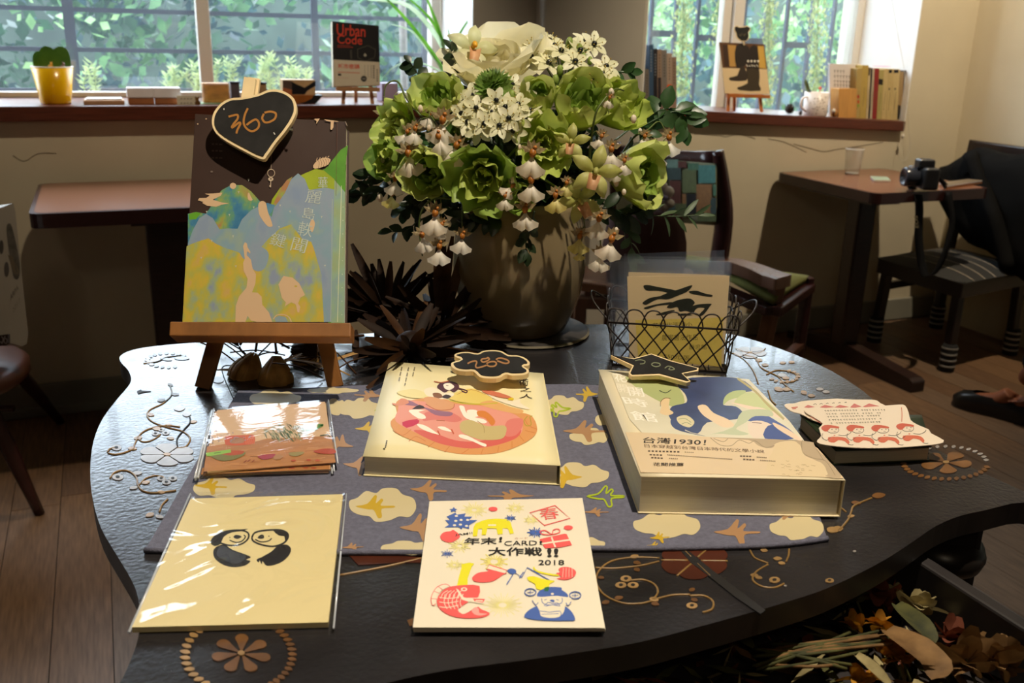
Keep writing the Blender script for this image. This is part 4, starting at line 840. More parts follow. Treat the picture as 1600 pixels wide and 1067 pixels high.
# bearded man in blue
P.poly(jz([(935,870),(1000,850),(1060,890),(1120,850),(1190,865),(1235,910),(1255,962),(1200,968),(1060,968),(940,960),(868,940),(890,900)]), BL, 2)
P.poly(jz([(970,785),(1200,785),(1225,830),(1205,850),(1180,850),(1170,900),(1130,940),(1060,950),(1000,940),(985,895),(960,850),(930,820)]), '#efe4cc', 3)
P.poly(jz([(968,785),(980,745),(1030,720),(1045,712),(1148,716),(1152,735),(1190,760),(1200,790),(1120,780),(1040,785)]), BL, 2); P.poly(jz([(1024,716),(1058,712),(1050,745),(1020,745)]), '#2f6a4a', 0); P.poly(jz(circ(1082, 765, 12, 9, 8)), '#efe4cc', 0)
P.stroke(jz([(930,815),(955,850),(975,830)]), 1.2, BL, 2); P.stroke(jz([(1225,825),(1200,855),(1185,832)]), 1.2, BL, 2)
P.stroke(jz([(1000,800),(1010,835),(1060,850),(1150,835),(1155,795)]), 1.1, BL, 3); P.stroke(jz([(1020,855),(1050,830),(1085,838),(1120,835),(1140,858),(1085,848),(1030,858)]), 1.2, BL, 2); P.stroke(jz([(985,895),(1060,905),(1140,895),(1140,940),(1060,950),(995,935)]), 1.0, BL, 2, True); P.stroke(jz([(1000,920),(1130,915)]), .7, BL, 0)
P.poly(jz([(1060,815),(1085,808),(1100,820),(1085,830)]), BL, 2); P.stroke(jz([(1020,812),(1040,806)]), .9, BL, 0); P.stroke(jz([(1110,808),(1130,812)]), .9, BL, 0)
for a in (915, 1255):
    y = 752 if a < 1000 else 775; P.stroke(jz(circ(a, y, 43, 27, 14)), 1.5, BL, 0, True); P.stroke(jz([(a-24, y), (a+24, y)]), .9, BL, 0); P.stroke(jz([(a, y-15), (a, y+15)]), .9, BL, 0)
P.build('print', jt)

# ---- green-backed book with two die-cut picture cards on it
z3 = T + 0.0135
b3 = [at(1250, 648, z3), at(1440, 648, z3), at(1456, 698, z3), at(1306, 704, z3)]
GRN = mat('dark_green_cover', '#26331f', 0.45)
bk3, _g = paperback('dark green thin paperback lying under the two die-cut picture cards', b3, 0.0130, GRN)
DC = mat('die_cut_card_white', '#e3d2bb', 0.6); def_r = '#c25f48'
def d3z(q): return [(1210 + a/4.103, 610 + b_/4.103) for a, b_ in q]
def diecut(label, out, z, k=3, tiltp=None):
    c = at(*out[0], z); n_ = tiltp or UPN; P0 = at(1345, 665, z); pts = [on(a, b_, P0, n_) for a, b_ in [(q.x, q.y) for q in sm([(a, b_, 0) for a, b_ in out], k)]]
    cc = sum(pts, Vector()) / len(pts); t = thing('die_cut_card', label, 'card', (cc.x, cc.y, min(p.z for p in pts)))
    o = MB(); o.prism([p - n_*.0006 for p in pts], n_ * .0006, DC); o.build('card', t); return t, Print(P0, n_, .0001)
t, P = diecut('die-cut white card with a row of pink tents, mostly under the other die-cut card', d3z([(65,100),(80,85),(130,82),(180,68),(300,58),(400,52),(500,58),(640,60),(680,82),(720,110),(600,150),(400,160),(280,200),(170,150),(110,135)]), z3 + .0028)
for a, w in ((190,70),(290,95),(385,95),(485,75),(565,120)): P.poly(d3z([(a, 108 - (a > 560)*4), (a + w*.35, 92 - (a > 450)*9), (a + w, 106 - (a > 450)*3), (a + w*.4, 112)]), '#c4736a', 0)
for k in range(6): P.stroke(d3z([(250 + k*40, 92 - k*3), (262 + k*40, 84 - k*2), (270 + k*38, 92 - k*3)]), .8, '#5a5248', 2)
P.stroke(d3z([(110,110),(150,106)]), 1.6, def_r, 2); P.stroke(d3z([(115,118),(140,116)]), 1.2, def_r, 2)
P.build('print', t)
t, P = diecut('die-cut white card with four crawling red-capped children under lines of writing', d3z([(190,130),(300,115),(500,112),(700,98),(800,90),(838,96),(860,140),(874,190),(920,220),(990,250),(1005,275),(1086,318),(1060,340),(960,352),(780,365),(600,368),(430,360),(290,340),(276,318),(300,290),(285,240),(310,212),(250,170)]), z3 + .0045, 2)
for k, x in enumerate((300, 460, 620, 780)):
    dy = -10*(k == 3)
    P.poly(d3z([(x, 240+dy), (x + 20, 222+dy), (x + 65, 222+dy), (x + 112, 232+dy), (x + 110, 243+dy), (x + 60, 240+dy), (x + 40, 262+dy), (x + 15, 258+dy)]), def_r, 2)
    P.stroke(d3z([(x + 40, 262+dy), (x + 60, 272+dy), (x + 100, 270+dy), (x + 114, 255+dy), (x + 108, 243+dy)]), .7, '#4a4440', 2)
    P.stroke(d3z([(x + 66, 250+dy), (x + 72, 250+dy)]), 1.2, '#3a3430', 0); P.stroke(d3z([(x + 92, 248+dy), (x + 98, 247+dy)]), 1.2, '#3a3430', 0); P.stroke(d3z([(x + 80, 263+dy), (x + 94, 262+dy)]), .6, '#4a4440', 0)
    P.poly(d3z([(x + 45, 300+dy), (x + 110, 297+dy), (x + 160, 305+dy), (x + 182, 330+dy), (x + 172, 345+dy), (x + 150, 326+dy), (x + 110, 318+dy), (x + 85, 334+dy), (x + 50, 328+dy)]), '#c9694c', 2)
    P.stroke(d3z([(x + 10, 275+dy), (x + 5, 300+dy), (x + 35, 320+dy), (x + 60, 300+dy)]), .8, '#4a4440', 2); P.stroke(d3z([(x + 110, 285+dy), (x + 150, 290+dy), (x + 185, 275+dy), (x + 192, 262+dy)]), .8, '#4a4440', 2); P.stroke(d3z([(x + 172, 345+dy), (x + 200, 350+dy), (x + 205, 345+dy)]), .8, '#4a4440', 2); P.poly(d3z(circ(x + 85, 288+dy, 7, 4, 6)), '#cf7a64', 0)
r = random.Random(6)
for row in range(5):
    for k in range(22 - row):
        x = 320 + row*10 + k*18 + r.uniform(-2, 2); y = 125 + row*21 - k*(.3 + row*.05) + (4 if row < 2 else 0)
        if r.random() < .9: P.stroke(d3z([(x, y), (x + r.uniform(6, 11), y - 2), (x + 8, y + 6)]), .8, '#6d6a55', 0)
P.stroke(d3z([(814,108),(818,150),(816,200)]), 1.0, def_r, 2); P.stroke(d3z([(230,165),(300,212)]), .8, def_r, 2)
P.build('print', t)
# ================================================================== easel with the tall standing book
EASW = mat('easel_pine', '#8a5a2a', 0.5, var=0.22, scale=8, stretch=(6, 6, 1))
bl, br, tr_, tl_ = dep(286, 502.5, .884), dep(537.5, 506, .884), dep(541, 190, .945), dep(305, 178, .945)
bn = (br - bl).cross(tl_ - bl).normalized()
if bn.dot(CAM - bl) < 0: bn = -bn
bup = (tl_ - bl).normalized(); bx = (br - bl).normalized()
fy = (at(318, 606, T) + at(522, 604, T)) / 2
et = thing('tabletop_easel', 'small pine easel with a wide ledge, holding the tall blue and yellow book', 'easel', (fy.x, fy.y, T))
lp = bl - bn * .012
def onb(px, py, off=0.0): return on(px, py, bl + bn * off, bn)
# ledge bar: its front is square to the viewer, the book stands on it
L0, L1 = onb(271, 519, .010), onb(551, 521, .010)
MB().obox((L0 + L1)/2, (L1-L0)/2, bn * .011, bup * .0068, EASW).build('ledge', et, bevel=0.0012)
for f0, f1, tx, ty in (((300, 604), (334, 609), 352, 515), ((513, 607), (536, 602), 492, 515)):
    foot = at((f0[0]+f1[0])/2, (f0[1]+f1[1])/2, T); top = onb(tx, ty, -.027) + bup * .10 + bx * (.016 if tx < 400 else -.016)
    MB().beam(foot - (top-foot).normalized()*0, top, .015, .007, bx, EASW).build('leg', et, bevel=0.0008)
apex = onb(420, 330, -.030) + bup * .02
MB().beam(apex, Vector((apex.x, apex.y, T)) + FW2 * .10, .012, .007, bx, EASW).build('leg', et, bevel=0.0008)
MB().obox(onb(420, 400, -.026), bx * .05, bn * .004, bup * .007, EASW).build('crossbar', et)
# the book
ct_ = thing('standing_book', 'tall paperback painted with blue and yellow hills, standing on the pine easel', 'book', (bl + br) / 2)
BLKP = mat('night_brown_cover', (0.042, 0.022, 0.016), 0.38, var=0.1, scale=30)
o = MB(); q4 = [tl_, tr_, br, bl]
o.prism([p + bn * .0 for p in q4], -bn * .0008, BLKP); o.build('cover', ct_)
o = MB(); o.prism([p - bn * .0009 for p in [tl_ + bx*.001 - bup*.001, tr_ - bx*.002 - bup*.001, br - bx*.002 + bup*.001, bl + bx*.001 + bup*.0006]], -bn * .017, PAPER); o.build('page_block', ct_)
o = MB(); o.prism([p - bn * .0182 for p in q4], -bn * .0008, BLKP); o.build('back_cover', ct_)
P = Print(bl, bn, .0003)
# painted ground: streaky ochre, grey-blue and green
def painted(name, cols, scale, seed):
    if name in MATS: return MATS[name]
    m = mat(name, cols[0], 0.45, var=.2, scale=scale, spec=.35); nt = m.node_tree; rp = [n for n in nt.nodes if n.type == 'VALTORGB'][0]; cr = rp.color_ramp
    while len(cr.elements) < len(cols): cr.elements.new(.5)
    for i, c in enumerate(cols): cr.elements[i].position = .30 + .4 * i/(len(cols)-1); cr.elements[i].color = hexc(c)
    mp = [n for n in nt.nodes if n.type == 'MAPPING'][0]; mp.inputs['Scale'].default_value = (1, 1, .32); mp.inputs['Location'].default_value = (seed, seed*2, seed); return m
YG = painted('painted_ochre_ground', ['#8490a4', '#93a27c', '#aaa64a', '#bda63a', '#bf9f58'], 75, 1.3)
SLATE = painted('painted_slate_hill', ['#7e8fa8', '#8796a6', '#7c98a6', '#90a08c'], 40, 2.1)
TEAL = painted('painted_teal_hill', ['#2f6890', '#3f7898', '#5d9070', '#8f9c4c', '#a5764e'], 70, .4)
DTEAL = painted('painted_deep_hill', ['#3f7296', '#4f7fa0', '#5f90a0'], 60, 3.4)
GRNH = mat('green_hill_print', '#4f8a1e', .42, var=.15, scale=60); LIMH = mat('lime_hill_print', '#93a31c', .42, var=.12, scale=40); GRB = painted('painted_green_blue', ['#7f98a0', '#8aa68c', '#8fa27a', '#98a682'], 50, 5.1)
def hz1(q): return [(280 + a/5.707, 290 + b_/5.707) for a, b_ in q]
def hz0(q): return [(280 + a/5.707, 120 + b_/5.707) for a, b_ in q]
def clip_r(q): return q
X1_, BT = 1478, 1215
P.poly(hz1([(1475,-105),(1490,-200),(1480,60),(1474,BT+10),(1330,BT+10),(1180,40),(1150,-30),(1215,-115),(1300,-150),(1330,-180),(1440,-320),(1505,-360)]), GRNH)
P.poly(hz1([(830,120),(900,20),(1000,-50),(1100,-100),(1215,-150),(1290,-135),(1380,-60),(1430,30),(1478,90),(1474,700),(700,700),(780,300)]), LIMH)
P.poly(hz1([(690,350),(800,240),(880,100),(930,30),(990,-50),(1060,-110),(1120,-60),(1160,40),(1300,15),(1400,40),(1480,150),(1476,BT),(700,BT)]), SLATE)
P.poly(hz1([(900,30),(960,-50),(1010,-80),(940,70),(860,180),(820,210),(860,120)]), TEAL)
P.poly(hz1([(78,250),(150,235),(240,250),(280,190),(330,100),(380,40),(470,-10),(560,-5),(640,50),(720,140),(780,160),(850,175),(820,300),(700,500),(78,520)]), TEAL, 0)
P.poly(hz1([(720,160),(790,155),(855,175),(820,240),(760,300),(700,250)]), DTEAL)
P.poly(hz1([(84,255),(150,235),(195,245),(150,300),(86,305)]), '#5c9a24', 0)
P.poly(hz1([(78,520),(120,400),(180,290),(240,250),(300,290),(360,390),(440,380),(520,385),(560,300),(640,220),(720,180),(790,250),(880,330),(1000,320),(1200,270),(1476,250),(1474,BT),(30,BT)]), SLATE)
P.poly(hz1([(66,540),(160,500),(260,470),(330,520),(420,560),(520,590),(600,640),(720,560),(800,470),(900,380),(1000,345),(1100,480),(1250,520),(1360,600),(1400,900),(1474,BT),(29,BT)]), YG)
P.poly(hz1([(520,480),(570,400),(620,430),(680,520),(760,560),(800,620),(760,740),(680,760),(600,680),(540,600)]), SLATE, 3)
P.poly(hz1([(1130,380),(1250,330),(1390,300),(1390,700),(1370,BT),(1290,BT),(1270,800),(1200,560)]), SLATE, 0)
P.poly(hz1([(1385,-50),(1480,60),(1474,BT+8),(1355,BT+8),(1365,700)]), GRB)
P.stroke(hz1([(1447,0),(1440,300),(1425,700),(1412,BT)]), .9, '#cfd3ae', 3); P.stroke(hz1([(1365,120),(1360,700),(1350,BT)]), .6, '#a9b79a', 2)
for k in range(9): P.poly(circ(280 + (1462 - k*1.5)/5.707, 290 + (190 + k*120)/5.707, .7, .8, 6), '#c3cdb2', 0)
P.build('printed_hills', ct_); P = Print(bl, bn, .0004)
BON = '#cbab86'
# pale torn shapes: bird, cloud, arm, figure, face
P.poly(hz1([(230,72),(300,70),(385,62),(370,90),(300,125),(380,150),(445,158),(380,170),(330,188),(250,180),(205,155),(215,145),(165,132),(180,110),(245,108),(270,88)]), BON, 0)
P.poly(hz1(circ(480, 2, 29, 28, 14)), BON, 0); P.poly(hz1([(612,70),(625,65),(640,100),(655,125),(640,135),(612,120)]), BON, 2)
P.poly(hz1([(705,175),(720,145),(750,138),(775,160),(790,230),(830,340),(825,365),(790,362),(745,310),(712,250)]), BON, 3)
P.poly(hz1([(570,540),(585,505),(605,515),(610,550),(635,590),(632,605),(605,585),(602,620),(640,660),(655,740),(685,790),(680,870),(650,950),(700,955),(735,990),(740,1060),(800,1130),(830,BT),(690,BT),(640,BT-12),(610,1160),(590,BT),(500,BT),(505,1070),(535,985),(600,910),(610,830),(575,760),(570,690),(585,650)]), BON, 0)
P.poly(hz1([(885,880),(930,805),(1010,820),(1070,870),(1100,930),(1122,975),(1080,1000),(1060,1050),(1080,1080),(1070,1130),(1055,1130),(1040,1060),(1000,1040),(950,1070),(940,1090),(950,1040),(915,1000)]), BON, 0)
P.poly(hz1(circ(1040, 897, 14, 7, 8)), '#b5a23a', 0)
P.stroke(hz1([(840,1190),(870,1155),(930,1150),(980,1175),(1000,BT)]), 1.6, BON, 3); P.poly(hz1([(860,BT),(850,1180),(890,1160),(950,1170),(970,BT)]), '#84989e', 0)
P.poly(hz1([(1170,320),(1190,295),(1210,330),(1205,370),(1185,415),(1165,380)]), BON, 3)
P.poly(hz0([(1195,790),(1240,740),(1300,720),(1350,735),(1330,780),(1290,800),(1210,820)]), BON, 2)
for k in range(5): P.stroke(hz0([(1235 + k*22, 740 - k*3), (1250 + k*22, 770), (1240 + k*20, 815)]), .5, '#4a2c22', 2); P.stroke(hz0([(1222 + k*26, 752 - k*9), (1232 + k*26, 722 - k*4)]), .9, BON, 0)
P.poly(hz0([(1200,375),(1255,372),(1240,395),(1222,420),(1225,395)]), BON, 0); P.poly(hz0([(1290,378),(1415,395),(1420,402),(1380,398),(1375,450),(1360,475),(1348,468),(1352,400),(1310,390)]), BON, 0)
P.stroke(hz0([(1480,395),(1500,440)]), .8, '#9a8a78', 0); P.stroke(hz0([(1408,410),(1398,1060)]), .5, '#6a4436', 0)
for a in ((240,375),(165,420),(890,505)): P.poly(hz0(circ(a[0], a[1], 7, 6, 6)), BON, 0)
for a in ((245,235),(448,262),(480,452),(290,492),(195,645),(505,720),(665,195),(900,178),(988,232),(1270,280),(890,370),(1300,715),(620,-52),(530,60)): P.poly(hz1([(a[0]-9, a[1]-8), (a[0]+9, a[1]-8), (a[0]+2, a[1]+2), (a[0]+1, a[1]+16), (a[0]-2, a[1]+2)]), '#b9bcae', 0)
# key on a ring, printed
P.stroke(hz0([(820,650),(820,830)]), .5, '#b7a58e', 0); P.stroke(hz0(circ(820, 858, 32, 34, 16)), .9, '#c2ae94', 0, True); P.stroke(hz0([(818,895),(815,985)]), 1.2, '#c2ae94', 0); P.poly(hz0(circ(817, 912, 24, 18, 10)), '#c2ae94', 0); P.poly(hz0(circ(817, 910, 8, 6, 8)), BLKP, 0); P.poly(hz0([(805,965),(815,965),(815,985),(805,980)]), '#c2ae94', 0)
for y in (600, 660, 722): P.stroke(hz0([(290, y), (312, y)]), 2.4, '#6f5e55', 0); P.stroke(hz0([(322, y), (345, y)]), 2.2, '#6f5e55', 0); P.stroke(hz0([(355, y + 2), (385, y + 2)]), 2.0, '#6f5e55', 0)
P.stroke(hz0([(280,845),(300,845)]), 2.4, '#6f5e55', 0)
# title, running down and leftwards
PT = '#b4bdb4'
P.text('華', (497, 294), (512, 294), (497, 276), PT, -.004); P.text('麗', (476, 316), (500, 319), (480, 296), PT, -.004); P.text('島', (472, 341), (491, 344), (474, 323), PT, -.004)
P.text('軼', (464, 367), (486, 371), (468, 345), PT, -.004); P.text('聞', (453, 391), (476, 396), (459, 370), PT, -.004); P.text('鍵', (420, 382), (443, 388), (426, 362), PT, -.004)
P.build('print', ct_)
# heart-shaped price sign hooked over its top edge
ht = zz([(635,195),(560,180),(460,188),(370,235),(305,320),(290,410),(320,490),(400,560),(560,650),(735,732),(790,690),(860,590),(950,480),(1020,370),(1045,290),(1030,205),(970,145),(880,112),(790,115),(700,150)], 5.707, 280, 120)
ht = [(q.x, q.y) for q in sm([(a, b_, 0) for a, b_ in ht[1:]], 4)]
hsg = sign('heart-shaped chalkboard price sign clipped to the top of the standing book', ht, inset(ht, (4.3, 4.3)), bl + bn * .020 + bup*0, bn, .006,
     [zz([(440,355),(480,345),(520,340),(520,375),(485,420),(470,455),(530,410),(545,420),(520,470),(510,505)], 5.707, 280, 120), zz([(612,280),(585,340),(575,410),(600,460),(650,485),(700,460),(712,415),(685,380),(640,400),(600,430)], 5.707, 280, 120), zz([(760,320),(810,310),(860,325),(855,370),(810,400),(765,405),(740,370),(755,330)], 5.707, 280, 120)], '#a8712f', 3.2,
     chips=[zz([(398,280),(400,295)], 5.707, 280, 120), zz([(842,495),(855,515)], 5.707, 280, 120)])
MB().obox(onb(410, 192, .007), bx * .011, bn * .0068, bup * .02, RIMW).build('clip', hsg)
for off, dx in ((.007, 0), (.001, .004)): c_ = onb(389, 140, off) + bx*dx; MB().obox(c_, bx*.0058 - bup*.001, bn*.0022, bup*.012 + bx*.001, RIMW).build('peg_arm', hsg)
MB().tube([onb(449, 200, .014), onb(455, 203.5, .016)], .0007, 5, mat('pin_steel', (.6, .58, .54), .3, metal=1)).ball(onb(456, 203, .016), .0013, 5, MATS['pin_steel']).build('pin', hsg)

# ================================================================== wire basket of sleeved prints
WIRE = mat('dark_wire', (0.020, 0.013, 0.010), 0.45)
fz = T + 0.003
f0, f1 = at(957, 571, T), at(1134, 583, T)                       # front bottom corners
ux = (f1 - f0).normalized(); uy = Vector((-ux.y, ux.x, 0)); 
if uy.dot(FW2) < 0: uy = -uy
BWd, BD, BH = (f1 - f0).length, .075, .066
bk = thing('wire_basket', 'dark wire basket with looped rim, holding sleeved calligraphy prints', 'basket', f0 + ux*BWd/2 + uy*BD/2)
def bp_(u, v, h, fl=.010): return f0 + ux*(u*BWd + (u-.5)*2*fl*h/BH) + uy*(v*BD + (v-.5)*2*fl*h/BH) + UPN*h
def loopy(a, b_, n):
    pass
def wireface(side, n):
    def pt(u, h): return {'f': bp_(u, 0, h), 'b': bp_(u, 1, h), 'l': bp_(0, u, h), 'r': bp_(1, u, h)}[side]
    sp = 1.0 / n; out = []
    for k in range(n):                                              # one continuous wire: up, round its loop, and down two cells on
        u0 = (k + .5) * sp
        arch = [(u0 - .5*sp - .12*sp, .045), (u0 - .62*sp, .053), (u0 - .35*sp, .063), (u0, .066), (u0 + .35*sp, .063), (u0 + .62*sp, .053), (u0 + .5*sp + .12*sp - .1*sp, .044)]
        left = [(u0 - .5*sp + j*sp*.62 + .0, .045 - j*.0150) for j in range(4)]; right = [(u0 + .5*sp - j*sp*.62, .045 - j*.0150) for j in range(4)]
        path = [q for q in right[::-1]] + [(u0 + .62*sp, .051), (u0 + .35*sp, .063), (u0, .066), (u0 - .35*sp, .063), (u0 - .62*sp, .051)] + left
        P3 = [pt(min(1, max(0, u)), max(0, h)) for u, h in path]
        out.append(sm(P3, 3, False))
    return out
for sd, n in (('f', 7), ('b', 7), ('l', 3), ('r', 3)):
    for wv in wireface(sd, n): MB().tube(wv, .00085, 5, WIRE).build('wire', bk)
for h, r in ((0.0012, .0013), (.050, .0012)):
    MB().tube([bp_(0, 0, h), bp_(1, 0, h), bp_(1, 1, h), bp_(0, 1, h)], r, 6, WIRE, closed=True).build('rail', bk)
for k in range(1, 7): MB().tube([bp_(k/7, 0, .0012), bp_(k/7, 1, .0012)], .0008, 5, WIRE).build('wire', bk)
for sx in (0, 1):
    c_ = bp_(sx, .5, .050); d_ = ux * (.016 if sx else -.016)
    MB().tube(sm([bp_(sx, .1, .050), c_ + d_ - uy*.022 + UPN*.014, c_ + d_*1.3 + UPN*.02, c_ + d_ + uy*.022 + UPN*.014, bp_(sx, .9, .050)], 5, False), .0010, 5, WIRE).build('handle', bk)
BSLV = clearfilm('print_sleeve_film', haze=0.05, rough=0.10, bump=0.05, bscale=34, refl=.9, stretch=(1, 1, 3))
CALP = mat('calligraphy_paper', '#d8c096', 0.6, var=.04, scale=12)
crn = [[(983,405),(1142,408),(1130,578),(975,565)], [(975,397),(1132,391),(1126,575),(972,563)], [(966,401),(1133,402),(1124,572),(968,562)], [(952,404),(1140,408),(1128,575),(958,560)], [(945,410),(1144,409),(1132,580),(955,568)]]
import itertools
for k in range(5):
    v_ = .80 - .145 * k; lean = math.radians(9 - k*.8); nrm = (-uy * math.cos(lean) + UPN * math.sin(lean)).normalized(); p0 = bp_(.5, v_, .004) + uy * .002
    q = [on(a, b_, p0, nrm) for a, b_ in crn[k]]
    q = [p if p.z > T + .003 else Vector((p.x, p.y, T + .003)) for p in q]
    lab = ['rearmost sleeved print in the wire basket, its film edge highest', 'second sleeved print from the back of the wire basket', 'middle sleeved print in the wire basket', 'sleeved print just behind the front one in the wire basket', 'front sleeved print in the wire basket, black brush calligraphy with a yellow note'][k]
    t = thing('sleeved_print', lab, 'print', (q[2] + q[3]) / 2, 'sleeved prints in the wire basket')
    inn = [on(a, b_, p0 - nrm*.0008, nrm) for a, b_ in ([(980,432),(1140,431),(1130,577),(984,569)] if k == 4 else [(crn[k][0][0]+30, 428-k), (crn[k][1][0]-6, 430), (crn[k][2][0]-4, 570), (crn[k][3][0]+26, 560)])]
    o = MB(); o.prism(inn, -nrm * .0008, CALP); o.build('paper', t)
    o = MB(); o.add([p for p in q], [(0, 1, 2, 3)], BSLV); o.add([p - nrm*.0022 for p in q], [(0, 1, 2, 3)], BSLV)
    for a in range(4): o.add([q[a], q[(a+1) % 4], q[(a+1) % 4] - nrm*.0022, q[a] - nrm*.0022], [(0, 1, 2, 3)], BSLV)
    o.build('sleeve', t)
    if k == 4:
        P = Print(p0 - nrm*.0008, nrm, .0002)
        def kz(q): return [(930 + a/4.916, 380 + b_/4.916) for a, b_ in q]
        P.poly(kz([(308,590),(985,570),(968,950),(330,880)]), mat('yellow_note', '#dcc25e', .6, var=.03))
        for q in ([(370,330),(400,320),(480,335),(560,350),(620,365),(600,400),(540,375),(470,365),(395,362)], [(365,455),(420,420),(500,405),(580,370),(640,355),(740,322),(735,345),(700,375),(640,400),(560,430),(480,430),(400,470),(375,470)], [(720,370),(780,365),(840,385),(900,398),(885,412),(800,400),(740,388)],
                  [(375,495),(440,475),(520,460),(590,452),(580,470),(480,480),(400,505)], [(550,490),(600,450),(660,430),(730,425),(765,455),(750,480),(790,470),(890,465),(880,485),(840,540),(810,560),(800,545),(840,500),(790,495),(760,530),(790,560),(770,550),(700,520),(650,525),(630,490),(580,500)], [(470,545),(540,525),(605,512),(600,530),(530,550),(480,552)], [(640,545),(690,538),(750,550),(700,556),(640,555)]): P.poly(kz(q), '#23271f', 3)
        for s_, a in (('花蓮北濱國小', [(440,650),(745,642),(440,612)]), ('農家書法作品', [(510,748),(785,745),(512,702)]), ('靜思點', [(720,818),(855,815),(722,780)]), ('$50元/張', [(525,885),(722,900),(530,850)])): P.text(s_, *kz(a), '#3a3418', -.004)
        P.poly(kz([(970,925),(1015,932),(1015,955),(970,948)]), '#20201c'); P.build('print', t)
# ================================================================== vase and its arrangement
VC = camf(0.006, 1.085, T)                                             # axis of the vase on the table
VD = (VC - CAM).dot(_fw)
TRAY = mat('dark_round_mat', (0.02, 0.015, 0.011), 0.8, var=.3, scale=40)
t = thing('round_mat', 'thin dark round mat with a pale edge under the stoneware vase', 'mat', VC + FW2*-.0 + RX*.0)
MB().lathe(VC + RX*.012, [(0, 0), (.070, 0), (.073, .002), (.071, .004), (0, .004)], 40, TRAY).build('mat_disc', t)
MB().lathe(VC + RX*.012, [(.0712, .0042), (.0733, .0022)], 40, mat('mat_edge', '#5d543e', .7)).build('rim', t)
VZ = .004
STONE = mat('taupe_glazed_stoneware', (0.19, 0.145, 0.08), 0.2, var=.12, scale=14, stretch=(1, 1, .25), spec=.5, bump=.02, bscale=50)
t = thing('stoneware_vase', 'glossy taupe stoneware vase, rounded, filled with green and white flowers', 'vase', VC + UPN*VZ)
prof = [(0, 0), (.050, 0), (.056, .004), (.066, .025), (.0735, .05), (.0765, .075), (.0755, .10), (.072, .125), (.068, .145), (.0665, .155), (.064, .1555), (.062, .15), (.066, .12), (.069, .08), (.05, .012), (0, .01)]
MB().lathe(VC + UPN*VZ, prof, 56, STONE).build('body', t)
def bq(px, py, fwd): return dep(px, py, VD - fwd)
HUB = bq(800, 250, 0)
def bulge(px, py, k=.82, R=.172):
    d = (bq(px, py, 0) - HUB).length; return k * math.sqrt(max(0, R*R - d*d))
def facing(p, camw=.6, up=0.0):
    d = (p - HUB); d = d.normalized() if d.length > 1e-4 else -_fw; return (d + (CAM - p).normalized()*camw + UPN*up).normalized()
def aim(d, spin=0.0): return d.to_track_quat('Z', 'Y') @ Quaternion((0, 0, 1), spin)
STEMM = leafmat('flower_stem_green', '#4f6a24', .2, .15, 40)
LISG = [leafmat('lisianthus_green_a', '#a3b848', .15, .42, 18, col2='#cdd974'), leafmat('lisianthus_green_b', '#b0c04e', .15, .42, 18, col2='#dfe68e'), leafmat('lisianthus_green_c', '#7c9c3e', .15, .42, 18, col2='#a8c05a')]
def petal_mesh(L, W, cup, curl, ruf, m, seed, r0=.004, lean=.0, n=13, nv=9):
    """one ruffled petal: rises from the axis, bellies outward and flares at its rim"""
    r = random.Random(seed); ph = r.uniform(0, 6); g = []
    for i in range(n):
        u = -1 + 2*i/(n-1); row = []
        for j in range(nv):
            v = j/(nv-1); wd = W * (math.sin(PI*min(1, .12 + v*.62)) ** .8) * (1 if v < .85 else 1 - .35*((v-.85)/.15)**2*abs(u))
            rad = r0 + cup*math.sin(v*PI*.55) * L*.55 + curl*L*v**4 + ruf*v**3*math.sin(6.5*u + ph)*L*.065
            z = L*(v - .10*u*u*v) - curl*L*.35*v**5 + ruf*v**3*math.cos(7*u + ph*1.7)*L*.04
            a = u * wd / max(rad, L*.22)
            row.append(Vector((rad*math.cos(a), rad*math.sin(a), z)))
        g.append(row)
    o = MB(); o.grid(g, m); return o
def lisianthus(label, p, d, size, kind, spin=0.0, m=0):
    t = thing('lisianthus', label, 'flower', (0, 0, 0), 'green lisianthus blooms')
    L = size
    opened = {'bud': (.62, -.12, .4), 'cup': (.88, -.02, .9), 'open': (1.0, .14, 1.2)}[kind]
    key = (kind, m)
    if key not in LIS:
        mm = LISG[m]; out = [petal_mesh(.055, .034, opened[0], opened[1], opened[2], mm, s_ + m*7, .005) for s_ in (1, 2, 3)]; inn = [petal_mesh(.050, .027, opened[0]*.62, opened[1]*.4 - .02, opened[2]*1.1, LISG[(m+1) % 3], s_ + 20, .003) for s_ in (1, 2)]; core = [petal_mesh(.043, .02, .35, -.03, opened[2]*1.2, LISG[(m+1) % 3], s_ + 40, .002) for s_ in (1, 2)]
        LIS[key] = None; ms = []
        for o, nm in [(x, 'petal') for x in out + inn + core]:
            ob = o.build(nm); ms.append(ob.data); bpy.data.objects.remove(ob)
        LIS[key] = ms
    ms = LIS[key]
    for ring, (cnt, idx, off) in enumerate(((5, (0, 1, 2), 0.0), (4, (3, 4), .5), (3, (5, 6), .2))):
        for k in range(cnt):
            o = bpy.data.objects.new('petal', ms[idx[k % len(idx)]]); COL.objects.link(o); o.parent = t; o.rotation_euler = (0, 0, 2*PI*k/cnt + off + .15*math.sin(7*k + spin)); s_ = 1 + .08*math.sin(3.7*k + spin*2); o.scale = (s_, s_, s_)
    o = MB(); o.lathe((0, 0, 0), [(.0025, -.03), (.0025, -.004), (.007, .001), (.009, .006)], 10, STEMM); o.build('calyx', t)
    return place(t, p, aim(d, spin), L/.055)
LIS = {}
def LI(px, py, diam, kind, lab, m=0, spin=0.0, fwd=None, dx=0.0, dy=0.0, camw=.6, up=0.0):
    f = bulge(px, py) if fwd is None else fwd; p = bq(px, py, f); d = facing(p, camw, up) + RX*dx + UPN*dy; d.normalize()
    L = diam / FPX * (VD - f) * {'bud': .95, 'cup': .84, 'open': .66}[kind]
    return lisianthus(lab, p - d * L * .55, d, L, kind, spin, m)
